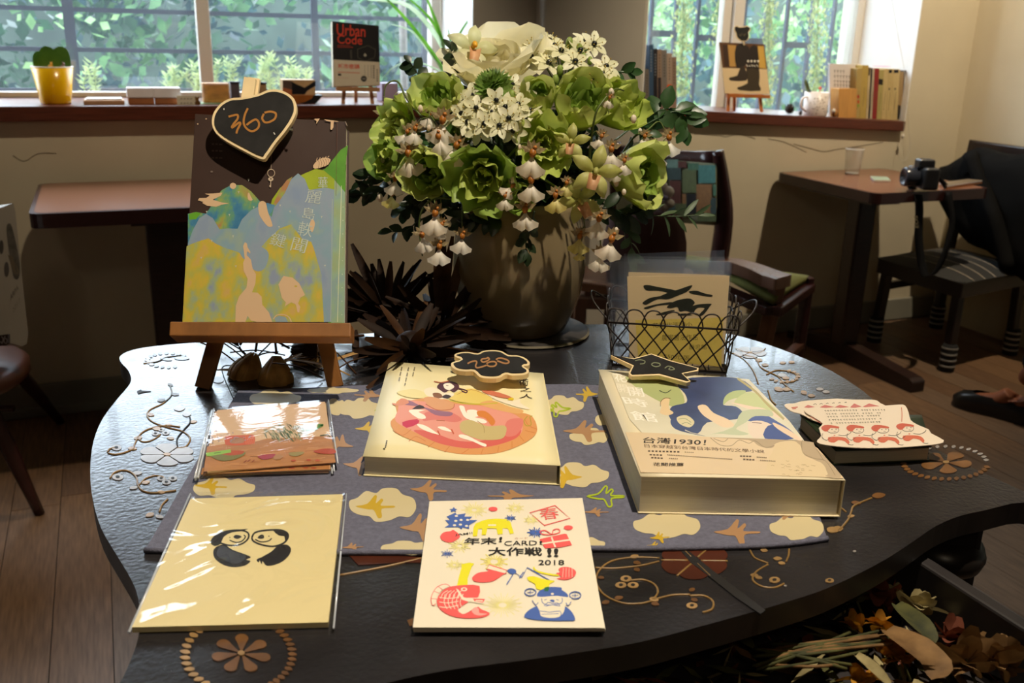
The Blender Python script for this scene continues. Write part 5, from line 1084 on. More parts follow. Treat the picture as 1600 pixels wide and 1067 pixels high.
LI(688, 158, 82, 'cup', 'bright green lisianthus beside the white peony, below the pot on the sill', 1, .3, dy=.5)
LI(626, 200, 90, 'open', 'wide green lisianthus at the bouquet edge beside the window sill end', 0, 1.0, camw=.3)
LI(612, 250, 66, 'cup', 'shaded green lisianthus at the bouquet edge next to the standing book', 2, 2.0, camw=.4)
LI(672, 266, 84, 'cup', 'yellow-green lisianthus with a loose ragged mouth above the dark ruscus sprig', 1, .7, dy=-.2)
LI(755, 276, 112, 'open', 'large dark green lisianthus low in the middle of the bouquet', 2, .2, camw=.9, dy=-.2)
LI(850, 226, 92, 'open', 'green lisianthus opening towards the viewer with a deep hollow centre', 0, 1.3, camw=1.2)
LI(838, 158, 74, 'bud', 'half closed pale green lisianthus under the black-eyed star flowers', 1, .4, dy=.6)
LI(906, 168, 98, 'cup', 'largest pale green lisianthus, upright beneath the top cluster of star flowers', 1, .9, dy=.8)
LI(962, 168, 88, 'cup', 'ruffled green lisianthus at the bouquet edge in front of the pier', 0, 1.9, dy=.3, dx=.3)
LI(990, 272, 104, 'cup', 'big ruffled lisianthus turned sideways beside the patterned chair', 1, 2.6, dx=.6, camw=.5)
LI(935, 130, 50, 'bud', 'small green lisianthus bud tucked behind the big pale one', 0, .2, dy=.8, fwd=.02)
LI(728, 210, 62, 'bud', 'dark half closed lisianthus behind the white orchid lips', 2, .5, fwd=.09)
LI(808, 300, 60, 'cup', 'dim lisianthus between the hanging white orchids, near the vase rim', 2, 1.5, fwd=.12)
# peony
PEO = leafmat('peony_cream', '#efe8b8', .08, .45, 14, col2='#fbf8e4')
t = thing('peony', 'large cream white peony at the top of the bouquet', 'flower', (0, 0, 0)); r = random.Random(5); pm = []
for s_, (L, W, cup, curl) in enumerate(((.06, .046, 1.15, .2), (.056, .042, .95, .08), (.048, .034, .7, -.05), (.04, .026, .45, -.1))):
    ob = petal_mesh(L, W, cup, curl, .7, PEO, 60 + s_, .004, n=8, nv=8).build('petal'); pm.append(ob.data); bpy.data.objects.remove(ob)
for ring, n in enumerate((7, 7, 6, 5)):
    for k in range(n):
        o = bpy.data.objects.new('petal', pm[ring]); COL.objects.link(o); o.parent = t; o.rotation_euler = (r.gauss(0, .08), r.gauss(0, .08), 2*PI*k/n + ring*.4); s_ = r.uniform(.9, 1.1); o.scale = (s_, s_, s_)
MB().lathe((0, 0, 0), [(.003, -.04), (.003, -.003), (.01, .003)], 10, STEMM).build('calyx', t)
p = bq(772, 112, .045); d = (facing(p, .5) + UPN*.7).normalized(); place(t, p - d*.032, aim(d), 1.12)
# green button chrysanthemum
MUM = leafmat('chrysanthemum_green', '#6f9440', .2, .3, 60, col2='#a9c46a')
t = thing('chrysanthemum', 'small tight green chrysanthemum in front of the peony', 'flower', (0, 0, 0)); ga = PI*(3 - 5**.5)
for k in range(110):
    z = 1 - k/110*1.25; rr = math.sqrt(max(0, 1 - z*z)); dv = Vector((rr*math.cos(ga*k), rr*math.sin(ga*k), z)); L = .017 + .006*(1 - z); b_ = dv.orthogonal().normalized()*.0022; c_ = dv.cross(b_).normalized()*.0022
    o = MB(); tip = dv*L + UPN*.004*(1-max(0, z)); o.add([dv*.004 - b_, dv*.004 + c_, dv*.004 + b_, dv*L*.7 + b_*1.3, dv*L*.7 - b_*1.3, tip], [(0, 1, 2, 3, 4), (4, 3, 5)], MUM, True); o.build('petal', t)
p = bq(772, 135, bulge(772, 135)*1.0 + .012); d = (facing(p, .8) + UPN*.5).normalized(); place(t, p, aim(d), .95)
# star flowers with black eyes, in heads
STW = leafmat('star_flower_white', '#d9d6a4', .10, .35, 40, col2='#f1eed2'); EYE = mat('black_ovary', (.008, .010, .008), .25); FIL = leafmat('pale_filament', '#c9c488', .1, .2, 40); ANT = mat('stamen_tip', '#b59a3c', .6); BUDG = leafmat('star_bud_green', '#93a94e', .15, .3, 50)
FLO = {}
def floret_proto(openness):
    o = MB(); 
    for k in range(6):
        a = 2*PI*k/6 + .1*math.sin(k*3); L, W = .0145, .0044; pts = []; g = []
        for j in range(5):
            v = j/4; w = W*math.sin(PI*(.12 + .8*v)); zz_ = L*v*openness*.5 - .004*v*v; rr = .002 + L*v*math.sqrt(1 - (openness*.5)**2)
            g.append([Vector((rr, -w, zz_ + .0012)), Vector((rr, 0, zz_)), Vector((rr, w, zz_ + .0012))])
        M = Matrix.Rotation(a, 3, 'Z'); o.grid([[M @ q for q in row] for row in g], STW)
    e = MB(); e.ball((0, 0, .0022), .0029, 8, EYE)
    s_ = MB()
    for k in range(6):
        a = 2*PI*(k+.5)/6; tip = Vector((.0062*math.cos(a), .0062*math.sin(a), .0075)); s_.tube([(0.001*math.cos(a), .001*math.sin(a), .001), tip], .0003, 4, FIL); s_.ball(tip, .0007, 4, ANT)
    return [x.build(n) for x, n in ((o, 'floret'), (e, 'ovary'), (s_, 'stamens'))]
def star_head(label, pts, buds, root, sz):
    t = thing('star_flower_head', label, 'flower', root, 'star flower heads')
    for px, py, f, tw in pts:
        p = bq(px, py, f); d = (facing(p, .75) + UPN*.25).normalized(); d = (d + Vector((math.sin(px), math.cos(py*1.3), math.sin(py*.7)))*tw).normalized()
        if 'f' not in FLO:
            FLO['f'] = [floret_proto(.35), floret_proto(.75)]
            for tr in FLO['f']:
                for ob in tr: COL.objects.unlink(ob)
        tr = FLO['f'][int(px + py) % 2]
        a = tr[0].copy(); COL.objects.link(a); a.parent = t; place(a, p - base_of(t), aim(d, px), sz)
        for q in tr[1:]: b_ = q.copy(); COL.objects.link(b_); b_.parent = a
        MB().tube(sm([root, root.lerp(p, .6) + UPN*.01, p - d*.001], 4, False), .0009, 5, STEMM).build('pedicel', t)
    for px, py, f, rr in buds:
        p = bq(px, py, f); MB().ball(p, rr, 6, BUDG, (.8, .8, 1.25)).build('bud', t); MB().tube([root, p], .0008, 4, STEMM).build('pedicel', t)
    return t
r1 = bq(878, 150, .07)
star_head('top cluster of white star flowers with black eyes, highest in the bouquet', [(858,66,.03,.2),(866,74,.05,.2),(834,74,.04,.3),(830,92,.06,.2),(898,98,.085,.1),(856,100,.075,.3),(946,106,.08,.3),(928,124,.10,.2),(914,66,.03,.2),(927,70,.04,.25),(940,118,.09,.3),(840,62,.02,.3),(876,82,.07,.2),(905,80,.05,.3)], [(890,68,.05,.006),(905,76,.05,.005),(880,92,.08,.004),(912,90,.07,.004),(875,110,.09,.005),(895,120,.10,.005),(922,95,.07,.004),(868,125,.09,.005),(905,112,.10,.004)], r1, 1.15)
r2 = bq(765, 205, .09)
star_head('drooping cluster of white star flowers with black eyes beneath the peony', [(768,176,.15,.2),(790,168,.15,.15),(757,194,.155,.2),(780,197,.16,.1),(808,186,.155,.25),(744,170,.145,.2),(816,150,.14,.3),(829,174,.145,.3),(800,134,.13,.3),(722,178,.14,.2),(730,192,.145,.3),(708,180,.13,.3),(802,205,.15,.2),(748,205,.15,.3),(726,160,.13,.3),(775,158,.15,.2),(810,165,.15,.3),(738,150,.125,.3),(795,185,.16,.3)], [(820,140,.13,.004),(800,150,.14,.005),(720,140,.11,.005),(760,160,.14,.004),(735,205,.14,.004)], r2, .98)
# spotted white orchids on arching sprays
LIP = leafmat('orchid_lip_white', '#eddcc2', .08, .35, 60, col2='#f8f0e0'); LIPY = leafmat('orchid_lip_yellow', '#d4c058', .15, .35, 60, col2='#e8dc96'); SPOT = leafmat('orchid_spotted_sepal', '#5e3c24', .5, .25, 300, col2='#c9b98c'); CALL = mat('orchid_callus', '#a8661c', .5, var=.4, scale=300); SPS = leafmat('orchid_spray_stem', '#55632a', .2, .1, 50)
def lip_proto(m):
    o = MB()
    for s_ in (-1, 1):                              # two rounded skirts hanging from a narrow waist
        g = []
        for i in range(6):
            u = i/5; row = []
            for j in range(6):
                v = j/5; a = -PI/2 + s_*(u*.75)*(.35 + .65*v); rr = .003 + .0155*v*(1 - .22*(u-.45)**2*3) + .0009*v*math.sin(9*u); row.append(Vector((rr*math.cos(a), rr*math.sin(a), .003*math.sin(PI*v) + .0012*math.sin(6*u)*v)))
            g.append(row)
        o.grid(g, m)
    lip = o.build('orchid_bloom')
    s = MB()
    for a, L, w in ((PI/2, .009, .0026), (.35, .010, .0024), (PI - .35, .010, .0024), (1.05, .009, .0028), (PI - 1.05, .009, .0028)):
        d = Vector((math.cos(a), math.sin(a), .25)); e = Vector((-math.sin(a), math.cos(a), 0))*w; s.add([d*.001, d*L*.45 + e, d*L + UPN*.001, d*L*.45 - e], [(0, 1, 2, 3)], SPOT)
    sep = s.build('sepals'); c = MB(); c.ball((0, -.0008, .003), .0026, 6, CALL, (1, 1.3, 1)); c.ball((0.001, .003, .004), .0016, 5, CALL); cal = c.build('callus')
    for ob in (lip, sep, cal): COL.objects.unlink(ob)
    return [lip, sep, cal]
ORC = [lip_proto(LIP), lip_proto(LIPY)]
def spray(label, stem_px, blooms, buds=()):
    pts = [bq(*q) for q in stem_px]; t = thing('orchid_spray', label, 'flower', pts[0], 'spotted orchid sprays')
    sp = sm(pts, 6, False); MB().tube(sp, [.0014 - .0007*i/len(sp) for i in range(len(sp))], 6, SPS).build('stem', t)
    for px, py, f, size, yaw, roll, k in blooms:
        p = bq(px, py, f); fw = (CAM - p).normalized(); zx = (fw + RT*yaw + UP*.1).normalized()
        yv = (UP + RT*roll); yv = (yv - zx*yv.dot(zx)).normalized(); xv = yv.cross(zx); R3 = Matrix((xv, yv, zx)).transposed()
        a = ORC[k][0].copy(); COL.objects.link(a); a.parent = t; place(a, p - base_of(t), R3.to_quaternion(), size/.031*1.5)
        for q in ORC[k][1:]: b_ = q.copy(); COL.objects.link(b_); b_.parent = a
        nr = min(sp, key=lambda s_: (s_ - p).length); MB().tube(sm([nr, nr.lerp(p, .5) + UPN*.004, p - zx*.002], 4, False), .0006, 5, SPS).build('pedicel', t)
    for px, py, f, rr in buds: MB().ball(bq(px, py, f), rr, 6, LIP, (.8, .8, 1.2)).build('bud', t)
def mmpx(d, f): return d/FPX*(VD - f)
def B(px, py, f, d, yaw=0., roll=0., k=0): return (px, py, f, mmpx(d, f), yaw, roll, k)
spray('orchid spray arching over the window sill end at the bouquet edge', [(700,230,.08),(640,160,.07),(622,128,.06),(604,132,.06),(600,150,.06)], [B(602,178,.065,40,-.2,-.1), B(628,170,.06,32,.2,.3), B(648,204,.10,30,.2,.2), B(612,196,.07,36,-.3,.1)], [(640,175,.09,.003),(655,150,.08,.003)])
spray('orchid spray with the two largest white lips, in front of the green blooms', [(730,260,.08),(715,200,.12),(690,178,.14),(668,184,.14)], [B(691,186,.150,46,.1,.1), B(685,212,.150,36,-.1,-.2), B(648,200,.135,30,.2,.1), B(714,226,.145,40,.0,.4), B(672,178,.13,26,.3,.2)], [(670,200,.14,.003),(657,170,.13,.0035)])
spray('orchid spray with drooping lips beside the standing book', [(700,300,.08),(660,240,.12),(635,215,.12),(620,255,.10)], [B(638,238,.125,44,-.1,-.2), B(618,278,.10,32,-.1,.1), B(612,302,.09,28,.2,.1,1), B(637,205,.12,28,.0,.5)], [(598,250,.08,.003),(610,248,.09,.0025),(594,309,.07,.004)])
spray('orchid spray hanging low over the dried bromeliad', [(740,320,.10),(700,310,.12),(670,315,.12),(655,345,.11),(660,400,.10)], [B(680,332,.13,42,.0,.1), B(660,366,.12,34,-.2,-.2), B(686,384,.12,36,.1,.0), B(722,368,.12,34,.1,.1), B(690,350,.125,28,.2,.4)], [(702,350,.12,.003)])
spray('orchid spray with three white lips hanging down the middle of the bouquet', [(790,250,.12),(815,225,.16),(830,235,.17),(828,300,.16)], [B(832,238,.178,46,.1,.1), B(830,280,.17,42,.0,.0), B(821,326,.155,40,-.1,.0,0), B(800,290,.15,26,.4,.8), B(790,305,.15,28,-.2,.1)], [(812,230,.17,.0025),(801,283,.15,.004)])
spray('orchid spray with yellowish lips over the vase rim', [(850,280,.13),(880,300,.15),(905,320,.14),(915,360,.12)], [B(868,304,.165,34,.0,.0,1), B(906,368,.13,34,.0,.1,1), B(885,285,.16,26,.2,.2,1), B(905,392,.12,18,.1,0.,1)], [(893,300,.15,.003)])
spray('orchid spray of white lips hanging beside the wire basket', [(900,300,.12),(925,320,.13),(935,350,.12),(940,400,.11)], [B(936,340,.13,40,.1,.2), B(955,372,.125,42,.2,.2), B(938,396,.12,34,-.1,.1), B(925,322,.13,26,.0,.3)], [(963,360,.12,.003)])
spray('orchid spray curling out over the patterned chair back', [(960,260,.06),(990,215,.05),(1010,205,.04),(1030,190,.03),(1043,215,.03)], [B(1045,214,.03,36,.1,.0), B(1030,236,.03,30,.3,.1), B(1008,212,.05,26,.0,.3), B(1020,225,.04,24,-.2,.3)], [(1000,205,.04,.003)])
spray('orchid spray with a dark wiry stem crossing the large pale lisianthus', [(920,250,.13),(928,190,.155),(937,165,.16),(960,140,.15),(975,142,.14)], [B(953,152,.155,20,.1,.3), B(955,232,.14,36,.1,.0), B(940,212,.15,26,.2,.3), B(975,250,.13,28,.2,.1), B(960,262,.13,26,-.1,.2)], [(990,186,.12,.004),(955,145,.15,.004),(975,300,.12,.003),(963,285,.12,.004)])
# greenish cymbidium orchids with peach lips
CYM = leafmat('cymbidium_sepal', '#a9a84a', .15, .4, 30, col2='#cfce84'); CYMP = leafmat('cymbidium_peach_lip', '#cf8f62', .15, .35, 40, col2='#e8c29a'); CYMY = mat('cymbidium_yellow', '#d8a024', .5)
def cymbidium(label, px, py, f, size, tilt=(0, 0), roll=0.0, pale=False):
    t = thing('cymbidium', label, 'flower', (0, 0, 0), 'cymbidium blooms'); mm = leafmat('cymbidium_pale', '#c9cc92', .1, .4, 30, col2='#e3e3bd') if pale else CYM
    for k in range(5):
        a = PI/2 + 2*PI*k/5; g = []
        for j in range(7):
            v = j/6; w = .0085*math.sin(PI*(.1 + .86*v)); rr = .003 + .030*v; z = .006*math.sin(PI*v*.9) - .004*v*v
            g.append([Vector((rr, -w, z - .002)), Vector((rr, -w*.5, z)), Vector((rr, 0, z + .001)), Vector((rr, w*.5, z)), Vector((rr, w, z - .002))])
        M = Matrix.Rotation(a, 3, 'Z'); o = MB(); o.grid([[M @ q for q in row] for row in g], mm); o.build('sepal', t)
    g = []
    for i in range(7):
        u = -1 + i/3; g.append([Vector((.0075*u*(1 - .25*v), -.004 - .019*v, .006 + .006*math.sin(PI*v*.7) - .007*abs(u)**2*(1-v*.3)*-1)) for v in [j/5 for j in range(6)]])
    o = MB(); o.grid(g, CYMP); o.build('lip', t); o = MB(); o.tube([(0, .001, .002), (0, .001, .010), (0, -.004, .014)], [.003, .0035, .0025], 8, CYMY if pale else CYM); o.build('column', t)
    p = bq(px, py, f); z_ = ((CAM - p).normalized() + RT*tilt[0] + UP*tilt[1]).normalized(); yv = UP + RT*roll; yv = (yv - z_*yv.dot(z_)).normalized(); R3 = Matrix((yv.cross(z_), yv, z_)).transposed()
    MB().tube([(0, 0, 0), (0, -.01, -.03)], .002, 6, STEMM).build('pedicel', t)
    return place(t, p, R3.to_quaternion(), mmpx(size, f)/.064)
cymbidium('pale cymbidium orchid with a pink and yellow throat, standing highest beside the window reveal', 738, 76, .05, 84, (.3, .5), .2, True)
cymbidium('green cymbidium with a peach lip facing the viewer beside the ruffled lisianthus', 930, 268, .17, 84, (.1, .1), .3)
cymbidium('yellow-green cymbidium hanging under the one with the peach lip', 905, 312, .15, 76, (.2, -.2), -.5)
cymbidium('yellow-green cymbidium half hidden behind the hollow lisianthus', 893, 222, .15, 60, (-.1, .2), .1)
# foliage
RUS = [leafmat('ruscus_dark_green', '#1c2c17', .3, .2, 40, rough=.35), leafmat('ruscus_mid_green', '#33502a', .3, .25, 40, rough=.35), leafmat('leaf_grey_green', '#4a5c3c', .25, .25, 40)]
def sprig(label, pts_px, n, L, W, m=0, seed=1, group='dark leafy sprigs in the bouquet', droop=.2, two=True):
    r = random.Random(seed); pts = [bq(*q) for q in pts_px]; t = thing('leafy_sprig', label, 'foliage', pts[0], group); sp = sm(pts, 8, False)
    MB().tube(sp, [.0013 - .0008*i/len(sp) for i in range(len(sp))], 5, RUS[m]).build('stem', t)
    for k in range(n):
        i = int(len(sp)*(.22 + .76*k/max(1, n-1))) - 1; p = sp[max(0, min(i, len(sp)-1))]; tg = (sp[min(i+1, len(sp)-1)] - sp[max(0, i-1)]).normalized()
        sd = tg.cross((CAM - p).normalized()).normalized() * (1 if k % 2 else -1); d = (tg*.7 + sd*.8*r.uniform(.6, 1.2) + Vector((r.gauss(0, .25), r.gauss(0, .25), r.gauss(0, .25) - droop))).normalized()
        if k == n-1: d = tg
        nrm = ((CAM - p).normalized() + Vector((r.gauss(0, .5), r.gauss(0, .5), r.gauss(0, .5) + .3))); nrm = (nrm - d*nrm.dot(d)).normalized(); e = d.cross(nrm); l = L*r.uniform(.75, 1.15); w = W*l/L
        o = MB(); g = []
        for j in range(5):
            v = j/4; wd = w*math.sin(PI*(.06 + .9*v))**.9; c_ = p + d*l*v - nrm*l*.18*v*v; g.append([c_ - e*wd + nrm*wd*.3, c_, c_ + e*wd + nrm*wd*.3])
        o.grid(g, RUS[m]); o.build('leaf', t)
for a in (('dark sprig pointing at the standing book, lowest at the bouquet edge', [(690,330,.06),(640,300,.06),(600,295,.05),(560,306,.04)], 15, .022, .006, 0, 1), ('dark sprig just above the one that points at the standing book', [(690,290,.05),(630,285,.05),(590,272,.05),(565,284,.05)], 14, .022, .0055, 0, 2),
          ('thin sprig hanging above the dried bromeliad with few oval leaves', [(690,330,.08),(655,345,.08),(635,360,.08),(610,362,.08)], 8, .016, .006, 0, 3), ('upright wiry sprig with one round leaf beside the pale cymbidium', [(715,200,.06),(716,130,.06),(712,95,.06),(703,75,.06)], 9, .016, .006, 0, 4),
          ('dark curled sprig in front of the white pot on the sill', [(680,190,.06),(664,150,.06),(655,120,.06),(640,96,.06)], 12, .014, .006, 0, 5), ('sprig with ragged dark leaves behind the peony, towards the pier', [(800,140,.0),(825,95,.0),(828,70,.0),(836,52,.0)], 16, .014, .004, 2, 6),
          ('glossy sprig reaching out over the second window sill', [(960,220,.03),(1000,190,.02),(1040,170,.02),(1078,182,.02)], 14, .026, .009, 1, 7), ('sprig of broad leaves dangling at the tip over the red sill', [(1000,200,.02),(1050,175,.02),(1068,185,.02),(1072,205,.02)], 7, .022, .0075, 1, 8),
          ('narrow leaved sprig across the patterned chair pad', [(950,330,.05),(1000,335,.03),(1050,338,.02),(1092,336,.02)], 14, .024, .003, 2, 9), ('narrow sprig drooping past the sleeved prints, over the wire basket', [(950,320,.08),(975,345,.07),(985,375,.06),(989,406,.06)], 10, .020, .005, 2, 10),
          ('small dark sprig hanging down the middle of the vase', [(835,330,.14),(830,355,.13),(822,375,.12),(823,396,.12)], 9, .016, .0055, 0, 11), ('dark sprig under the low large lisianthus', [(790,330,.10),(760,345,.11),(735,345,.11),(715,338,.11)], 12, .022, .007, 0, 12),
          ('dark sprig between the vase and the big sideways lisianthus', [(900,330,.08),(950,325,.09),(985,335,.08),(1010,318,.07)], 16, .024, .006, 0, 13), ('single sprig leaf pair standing out from the pale star flowers by the pier', [(930,140,.06),(955,115,.06),(975,112,.06),(986,112,.06)], 5, .018, .006, 1, 14),
          ('thin green sprig end curving over the patterned chair rail', [(970,240,.04),(995,225,.04),(1012,208,.04),(1020,230,.04)], 7, .014, .005, 1, 15), ('dark sprig filling behind the drooping orchid lips', [(720,290,.06),(690,300,.07),(650,320,.07),(625,330,.06)], 14, .022, .007, 0, 16),
          ('grey-green sprig above the peony, thin and pointed', [(775,120,.0),(770,90,.0),(780,75,.0),(790,68,.0)], 6, .014, .004, 2, 17), ('dark sprig in the hollow beneath the star flower cluster', [(830,220,.09),(800,225,.11),(770,228,.11),(745,235,.11)], 12, .020, .007, 0, 18)): sprig(*a)
# dense leaves filling the inside of the arrangement and hiding the stems
r = random.Random(77); o = MB()
for _ in range(1500):
    d = Vector((r.gauss(0, 1), r.gauss(0, 1), r.gauss(0, .75))).normalized(); p = HUB - UPN*.012 + Vector((d.x*.115, d.y*.10, d.z*.095)) * r.uniform(.35, 1.0)
    if p.z < VC.z + .125: continue
    a = Vector((r.gauss(0, 1), r.gauss(0, 1), r.gauss(0, 1))).normalized()*r.uniform(.010, .020); e = Quaternion(a, r.uniform(0, 6.28)) @ a.orthogonal().normalized()*.005
    o.add([p - a, p - e, p + a, p + e], [(0, 1, 2, 3)], r.choice(RUS[:2]))
for k in range(14):
    a = 2*PI*k/14; o.tube([VC + Vector((.02*math.cos(a*3), .02*math.sin(a*3), .02)), HUB + Vector((.06*math.cos(a), .06*math.sin(a), .0))], .002, 5, STEMM)
prop(o.build('filler_foliage'), 'mass of dark leaves and stems filling the inside of the bouquet', 'foliage', None, 'stuff')
# ================================================================== dried plants on the display table
DRY = leafmat('dried_dark_leaf', '#150d08', .4, .05, 30, rough=.6, col2='#2a1a0f'); DRY2 = leafmat('dried_brown_leaf', '#2c1a10', .3, .12, 30, rough=.6, col2='#4a3018')
DRYF = leafmat('dried_flower_tan', '#8a6430', .3, .2, 60, rough=.7, col2='#cda05a')
for _m in (DRY, DRY2): _m.node_tree.nodes['Principled BSDF'].inputs['Specular IOR Level'].default_value = .12
def blade(o, p, d, L, W, m, bend=.15, up=UPN):
    d = d.normalized(); e = d.cross(up); e = e.normalized() if e.length > 1e-3 else RX; nr = e.cross(d); g = []
    for j in range(6):
        v = j/5; w = W*math.sin(PI*(.12 + .80*v))**.8; c = p + d*L*v - nr*L*bend*v*v; g.append([c - e*w + nr*w*.35, c, c + e*w + nr*w*.35])
    o.grid(g, m)
def bromeliad(label, c, blades, seed):
    t = thing('dried_bromeliad', label, 'dried plant', (c.x, c.y, T), 'dried dark rosettes'); r = random.Random(seed)
    MB().ball(c + UPN*.004, .017, 8, DRY, (1, 1, .9)).build('core', t)
    MB().tube([Vector((c.x, c.y, T + .002)), c], .004, 8, DRY).build('stalk', t)
    for L, az, el, W, mm in blades:
        d = RX*math.cos(az)*math.cos(el) + FW2*math.sin(az)*math.cos(el) + UPN*math.sin(el); o = MB(); c0 = c + d*.008
        if c0.z + d.z*L < T + .004: d = (d + UPN*((T + .004 - c0.z)/L - d.z)).normalized()
        v_ = (CAM - c).normalized() + Vector((r.gauss(0, .5), r.gauss(0, .5), r.gauss(0, .5))); blade(o, c0, d, L, W, (DRY, DRY2)[mm], r.uniform(-.1, .12), v_); o.build('leaf', t)
r = random.Random(21)
c1 = at(605, 530, T) + FW2*.0; c1 = dep(603, 492, (c1 - CAM).dot(_fw) + .02)
bl_ = [(r.uniform(.055, .085), r.uniform(0, 2*PI), r.uniform(-.45, 1.0), .0058, 0) for _ in range(40)] + [(.09, PI*1.0, .15, .005, 0), (.085, PI*.95, .3, .005, 1), (.08, PI*1.05, -.1, .005, 0), (.06, PI*.6, 1.0, .005, 0), (.055, PI*.45, 1.2, .005, 1)]
bromeliad('spiky dark dried rosette nearest the standing book', c1, bl_, 2)
c2 = at(690, 545, T); c2 = dep(690, 512, (c2 - CAM).dot(_fw) + .01)
bl_ = [(r.uniform(.05, .078), r.uniform(0, 2*PI), r.uniform(-.4, .9), .0056, 0) for _ in range(38)] + [(.105, PI*.55, 1.25, .0085, 1), (.095, PI*.4, 1.3, .006, 1), (.09, PI*.3, 1.15, .006, 1), (.085, PI*.1, .95, .006, 0), (.07, .1, .2, .005, 0), (.075, -.3, -.05, .005, 0)]
c3 = at(640, 578, T); c3 = dep(642, 545, (c3 - CAM).dot(_fw)); bromeliad('low spiky dark dried rosette lying in front of the two others', c3, [(r.uniform(.045, .075), r.uniform(0, 2*PI), r.uniform(-.3, .7), .0058, k % 4 == 0) for k in range(34)], 4)
bromeliad('spiky dark dried rosette with tall brown leaves, against the vase', c2, bl_, 3)
def dried_head(label, px, py, size, w_, dirv, n=9, m=DRYF):
    p = dep(px, py, w_); t = thing('dried_flower', label, 'dried flower', (p.x, p.y, T), 'dried flowers under the easel'); d = Vector(dirv).normalized(); q = d.to_track_quat('Z', 'Y'); r = random.Random(int(px)); L = size
    for k in range(n):
        a = 2*PI*k/n; g = []
        for i in range(4):
            row = []
            for j in range(5):
                v = j/4; aa = a + (i-1.5)*.30*(.6 + .5*v); rr = L*(.12 + .40*math.sin(PI*v*.62)) * (1 + .06*math.sin(5*i + k)); row.append(p + q @ Vector((rr*math.cos(aa), rr*math.sin(aa), L*.95*v)))
            g.append(row)
        o = MB(); o.grid(g, m); o.build('petal', t)
    o = MB(); s0 = p - d*L*.05; o.tube(sm([s0, s0 - d*L*.6 + UPN*.006, s0 - d*L*1.4 + RX*.02], 4, False), .0013, 5, DRY2); o.build('stem', t)
dried_head('tan dried bell-shaped flower hanging mouth down behind the easel legs', 432, 556, .034, .955, -UPN*.95 - FW2*.3, 11)
dried_head('darker dried bell-shaped flower beside the tan one, behind the easel', 398, 552, .032, .965, -UPN*.9 - RX*.4 - FW2*.2, 10, DRYF)
dried_head('crumpled brown dried flower under the middle of the easel ledge', 455, 545, .032, 1.02, -UPN*.2 + RX*.9, 9, DRY2)
dried_head('small dried flower with an amber petal by the easel leg near the rosette', 497, 556, .026, 1.01, -UPN*.5 - RX*.6, 8, DRYF)
dried_head('small upright dried flower just under the easel ledge', 374, 540, .020, 1.0, UPN*.9 - RX*.2, 8, DRY2)
t = thing('twig_tangle', 'tangle of thin dry stems and narrow leaves behind the easel', 'dried plant', at(470, 575, T)); r = random.Random(5)
for k in range(22):
    a = at(r.uniform(380, 560), r.uniform(548, 590), T + .003); d = (RX*r.uniform(-1, 1) + FW2*r.uniform(-.4, .4) + UPN*r.uniform(.05, .35)).normalized(); L = r.uniform(.03, .075)
    if k % 3: MB().tube(sm([a, a + d*L*.5 + UPN*.004, a + d*L], 4, False), .0008, 4, DRY2).build('stem', t)
    else: o = MB(); blade(o, a, d, L, .004, DRY if k % 2 else DRYF, .2); o.build('leaf', t)
t = thing('dried_leaf', 'long curled dry leaf lying between the easel and the ivory novel', 'dried plant', at(590, 590, T + .002))
o = MB(); blade(o, at(575, 622 - 14, T + .003), (at(640, 572, T + .012) - at(575, 608, T + .003)), .075, .008, DRY2, .1); o.build('leaf', t)

# ---- the dried flowers lying in the open drawer
DF = [leafmat('potpourri_%d' % k, a, .3, .15, 60, rough=.75, col2=b_) for k, (a, b_) in enumerate((('#8f5f16', '#cf9428'), ('#5f4322', '#8f6c40'), ('#7f724a', '#b5a676'), ('#5a2a18', '#8a4a30'), ('#2c3018', '#5c5a28')))]
dz = DZ - DD_ + .008
def inp(px, py, h): return at(px, py, dz + h)
def in_drawer(p):
    v = p - drawer_p; return .02 < v.dot(dd) < DL - .03 and .02 < v.dot(dn) < DW - .02
r = random.Random(31); fk = 0
for px, py, sz, mm, lab in ((1468, 938, .019, 2, 'pale cream dried flower head near the drawer side'), (1338, 975, .013, 0, 'small orange dried flower in the drawer, close to the table edge'), (1377, 972, .013, 0, 'second small orange dried flower, next to the closest one to the table edge'), (1390, 1012, .013, 0, 'orange dried flower lying on the large flat leaf'), (1405, 1020, .015, 0, 'bright orange dried flower beside the flat leaf notch'),
                           (1372, 925, .022, 3, 'dull russet dried flower in the shade under the table top'), (1490, 998, .018, 3, 'reddish curled dried flower in the drawer'), (1510, 1030, .026, 1, 'brown papery dried flower at the heap near the drawer side'), (1560, 1035, .026, 1, 'tan papery dried flower heaped by the drawer corner'), (1585, 1020, .020, 1, 'small tan dried flower touching the drawer side'), (1345, 1058, .016, 0, 'orange dried flower low at the picture edge'), (1425, 912, .008, 2, 'tiny cream dried floret on a thin stem'), (1335, 930, .012, 4, 'faint olive dried bud under the table edge')):
    p = inp(px, py, .035); v_ = p - drawer_p; p += dd*(min(max(v_.dot(dd), .03), DL - .04) - v_.dot(dd)) + dn*(min(max(v_.dot(dn), .03), DW - .03) - v_.dot(dn))
    t = thing('dried_flower', lab, 'dried flower', (p.x, p.y, dz), 'dried flowers in the drawer'); n = 14
    for k in range(n):
        dv = Vector((r.gauss(0, 1), r.gauss(0, 1), abs(r.gauss(0, 1)) + .1)).normalized(); o = MB(); blade(o, p - UPN*.004, dv, sz*r.uniform(.7, 1.1), sz*.28, DF[mm], r.uniform(-.2, .5), dv.orthogonal()); o.build('petal', t)
    MB().tube([p, p - UPN*.02 + RX*.01, Vector((p.x + .012, p.y, dz + .001))], .001, 4, DF[4]).build('stem', t)
